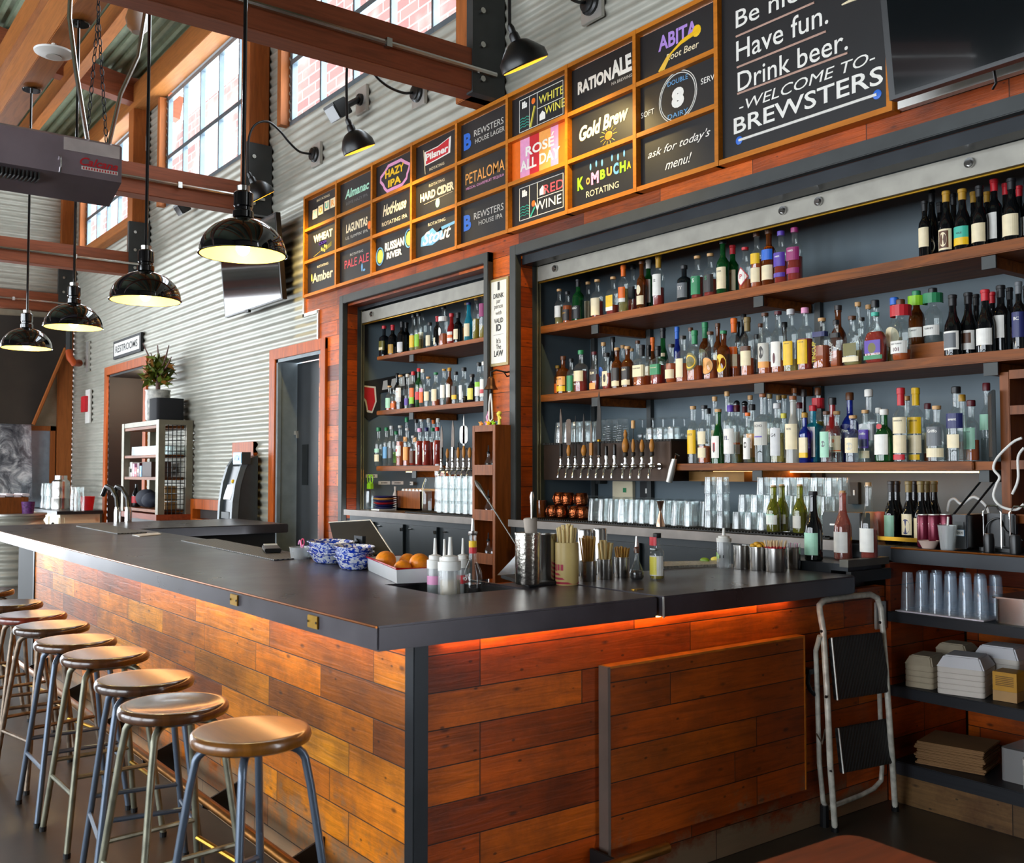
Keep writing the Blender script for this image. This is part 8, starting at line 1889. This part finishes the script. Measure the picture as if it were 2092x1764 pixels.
sx0_, sx1_ = oY(329, 830, 4.0).x, oY(381, 830, 4.12).x
t = thing('black_cube_case', 'black fabric cube on top of the display rack beside the vase', 'case', ((sx0_ + sx1_) / 2, 4.05, ZR)); h = oY(350, 812, 4.0).z - ZR
MB().rbox((-12.56, 4.05, ZR + .002 + h / 2), (.34, .34, h), .04).build('case', mat('black_fabric', '#15161a', .85), t, True)
# restrooms sign
a, b = oY(233, 700, 4.26), oY(289, 716, 4.26); x0, x1 = a.x, oY(289, 700, 4.26).x; zc0 = (oY(260, 690, 4.26).z + oY(260, 726, 4.26).z) / 2; hh = .27
t = thing('restrooms_sign', 'black framed white RESTROOMS sign above the passage doorway', 'sign', ((x0 + x1) / 2, 4.27, zc0)); MB().bb((x0, 4.25, zc0 - hh / 2), (x1, 4.286, zc0 + hh / 2)).build('frame', M_BLACKM, t); MB().bb((x0 + .06, 4.246, zc0 - hh / 2 + .04), (x1 - .06, 4.251, zc0 + hh / 2 - .04)).build('sign_face', M_WHITE, t); q = MB(); text(q, 'RESTROOMS', ((x0 + x1) / 2, 4.244, zc0), w=(x1 - x0) * .8, h=.105, bold=.01); q.build('lettering', M_BLACKM, t)
# alarm pull, orange horn
p = oY(176, 826, 4.25); t = thing('fire_alarm', 'red fire alarm pull on a white plate beside the passage doorway', 'alarm', p); MB().box((p.x + .06, 4.27, p.z - .04), (.28, .03, .55)).build('plate', M_WHITE, t, bevel=.004); MB().box((p.x - .03, 4.23, p.z), (.26, .05, .26)).build('pull_box', pm('red'), t, bevel=.006)
p = oY(158, 742, 4.2); t = thing('pipe_elbow', 'orange-red pipe elbow on the corrugated wall near the far corner', 'pipe', p); MB().tube([oY(141, 718, 4.05), oY(143, 732, 4.05), oY(151, 742, 4.08), oY(162, 742, 4.21)], .06, 10).build('elbow', mat('orange_pipe', '#b04a1c', .5), t, True); MB().box((p.x + .35, 4.28, p.z + .08), (.16, .03, .5)).build('wall_plate', M_ALU, t); MB().tube([oY(141, 655, 4.05), oY(141, 718, 4.05)], .05, 8).build('downpipe', M_FRAME, t, True)
# cash machine
ax0, ax1 = -10.55, -10.14; ay = 4.02; t = thing('cash_machine', 'grey curved cash machine with lit blue topper against the wall', 'cash machine', (-9.95, 3.95, 0)); M_ATM = mat('atm_grey', '#5c666c', .4); M_ATMD = mat('atm_dark', '#33393d', .35)
zt_ = oY(505, 930, ay).z
def prof_x(x0, x1, pts): n = len(pts); q = MB(); q.add([(x0, y, z) for y, z in pts] + [(x1, y, z) for y, z in pts], [tuple(range(n)), tuple(range(2 * n - 1, n - 1, -1))] + [(i, (i + 1) % n, n + (i + 1) % n, n + i) for i in range(n)]); return q
side = [(4.25, 0), (4.12, 0), (4.12, .80), (4.02, .86), (4.00, 1.0), (4.01, 1.2), (4.04, 1.4), (4.09, 1.58), (4.16, zt_ - .03), (4.25, zt_)]
arc_ = [(3.98, .82), (3.96, 1.0), (3.97, 1.2), (4.00, 1.4), (4.055, 1.58), (4.13, zt_ - .01), (4.17, zt_ - .03), (4.11, 1.55), (4.06, 1.38), (4.04, 1.2), (4.03, 1.0), (4.04, .84)]
prof_x(ax0 + .05, ax1 - .05, side).build('body', M_ATMD, t)
prof_x(ax0, ax0 + .055, arc_).build('side_arch', M_ATM, t); prof_x(ax1 - .055, ax1, arc_).build('side_arch', M_ATM, t); prof_x(ax1 - .056, ax1 - .006, side).build('side_wall', M_ATMD, t)
cxm = (ax0 + ax1) / 2 + .1; MB().box((cxm, 4.11, zt_ - .03), (.24, .10, .13)).build('topper', M_ATMD, t); MB().box((cxm, 4.057, zt_ - .03), (.21, .006, .1)).build('lit_panel', mat('blue_lit_panel', '#9cd0f0', .3, emit='#8cc8f4', estr=1.0), t); q = MB(); text(q, 'ATM', (cxm, 4.052, zt_ - .03), w=.15, h=.07, bold=.03); q.build('lettering', pm('blue'), t)
MB().box(((ax0 + ax1) / 2, 4.03, 1.30), (.2, .05, .16), m=Matrix.Rotation(R(-14), 3, 'X')).build('screen', mat('tv_screen', '#0a0f12', .08), t); MB().box(((ax0 + ax1) / 2, 4.0, 1.06), (.22, .06, .07)).build('keypad', M_FRAME, t); MB().sphere(((ax0 + ax1) / 2 + .09, 4.02, 1.42), .022, 10, 6).build('card_light', pm('yellow'), t)
# white drawer table with jugs, canister
wt = thing('drawer_table', 'cream painted drawer table with dark top at the far end of the bar', 'table', (-16.5, 3.9, 0)); xa, xb, ya, yb = -17.0, -15.0, 3.35, 4.2
xa, xb = oZ(125, 1048, .92).x, oZ(190, 1052, .92).x
xa, xb, ya, yb = -17.95, -16.0, 3.60, 4.2; z = .93
MB().bb((xa - .06, ya - .06, z - .05), (xb + .06, yb, z)).build('top', M_STEEL, wt); MB().bb((xa, ya, z - .38), (xb, yb - .03, z - .05)).build('carcass', M_CREAM, wt)
for dx, dy in ((0, 0), (1, 0), (0, 1), (1, 1)): MB().bb((xa + dx * (xb - xa - .08), ya + dy * (yb - .03 - ya - .08), 0), (xa + .08 + dx * (xb - xa - .08), ya + .08 + dy * (yb - .03 - ya - .08), z - .38)).build('leg', M_CREAM, wt)
for i in range(3): w = (xb - xa) / 3; d = MB().bb((xa + w * i + .03, ya - .015, z - .3), (xa + w * (i + 1) - .03, ya + .001, z - .1)).build('drawer', M_CREAM, wt, bevel=.004); MB().sphere((xa + w * (i + .5), ya - .03, z - .2), .022, 10, 6).build('knob', M_BLACKM, d, True)
MB().bb((xb + .0, ya + .06, z - .3), (xb + .014, yb - .1, z - .1)).build('side_panel', M_CREAM, wt)
zT_ = z + .002; p = oZ(125, 1044, z); px, py = -16.8, 3.82
t = thing('steel_canister', 'ribbed steel drink canister on the cream drawer table', 'canister', (px, py, zT_)); x_ = oY(124, 1000, py).x; r = .135; h = oY(124, 972, py).z - zT_
MB().lathe([(r, 0), (r, .02), (r * .98, h * .3), (r * 1.02, h * .33), (r * .98, h * .36), (r, h * .62), (r * 1.02, h * .65), (r, h * .7), (r * .98, h * .82), (r * .7, h * .88), (r * .7, h), (r * .6, h)], (x_, py, zT_), 30).build('canister', M_STAIN, t, True)
for i in range(7):
    u = 90 + 6 * (i % 3); y = 3.70 + .14 * (i // 3); x = oY(u, 1010, y).x; 
    for k in range(2): dup(PROTO['pint'], (x, y, zT_ + .15 * k * 1.35), i, 'clear tumbler in the stacks beside the steel canister', 'tumblers beside the canister', (1.3, 1.3, 1.35))
for i in range(2): u = 154 + 8 * (i % 2); y = 3.80 + .17 * (i // 2); x = oY(u, 1010, y).x; t = thing('glass_jug', 'clear glass jug standing right of the steel canister', 'jug', (x, y, zT_), 'jugs beside the canister'); MB().lathe([(.07, 0), (.075, .2), (.06, .3), (.07, .36), (.065, .36), (.06, .02)], (x, y, zT_), 18, cap1=False).build('jug', M_GL, t, True)
x = oY(181, 1030, 3.6).x; t = thing('red_cup', 'bright red plastic pot at the right end of the cream table', 'pot', (-16.14, 4.02, zT_)); MB().lathe([(.08, 0), (.105, .2), (.11, .21), (.1, .2), (.07, .01)], (-16.14, 4.02, zT_), 20).build('pot', pm('red'), t, True)
# galvanised drum table with napkin crate
t = thing('galvanised_drum', 'corrugated galvanised drum table at the far left', 'table', (-15.9, 2.7, 0)); cx, cy, r = -15.6, 2.62, .42; p = oZ(28, 1046, .95); cx, cy = oX(22, 1045, -15.0).x, oX(22, 1045, -15.0).y
pr = []; 
for i in range(60): zz = .93 * i / 59; pr.append((r + .014 * math.sin(zz * 2 * math.pi / .11), zz))
MB().lathe(pr, (cx, cy, 0), 36).build('drum', M_GALV, t, True); MB().lathe([(r + .03, .93), (r + .03, .955)], (cx, cy, 0), 36).build('rim', M_ALU, t, True)
t = thing('napkin_crate', 'wooden crate of folded cloths on the galvanised drum', 'crate', (cx, cy, .957)); MB().box((cx - .1, cy - .02, .957 + .11), (.6, .4, .22)).build('crate', M_RACKW, t); q = MB(); [q.box((cx - .1, cy - .15 + .1 * k, .957 + .235 + .012 * (k % 2)), (.56, .1, .035)) for k in range(4)]; q.build('cloths', mat('striped_cloth', '#d8d0d4', .8, 0, .2, 20), t, bevel=.008)
t = thing('plaid_cup', 'purple plaid tin at the edge of the galvanised drum', 'tin', (cx + .28, cy + .2, .957)); MB().lathe([(.07, 0), (.085, .16)], (cx + .28, cy + .16, .957), 18).build('tin', mat('plaid', '#5a2868', .6, 0, .6, 40), t, True)
# soda guns at the return of the bar
for i, u in enumerate((240, 262)):
    p = oZ(u, 1068, 1.07); t = thing('soda_gun', 'black hosed soda gun in a chrome holster, %s of the pair on the far counter' % ('first', 'second')[i], 'soda gun', p); MB().lathe([(.03, 0), (.03, .1), (.022, .14)], p, 14).build('holster', M_CHROME, t, True); MB().tube([p + Vector((0, 0, .12)), p + Vector((-.03, 0, .22)), p + Vector((-.12, -.02, .3)), p + Vector((-.22, -.04, .32)), p + Vector((-.3, -.05, .24))], .022, 8).build('hose', M_BLACK, t, True)
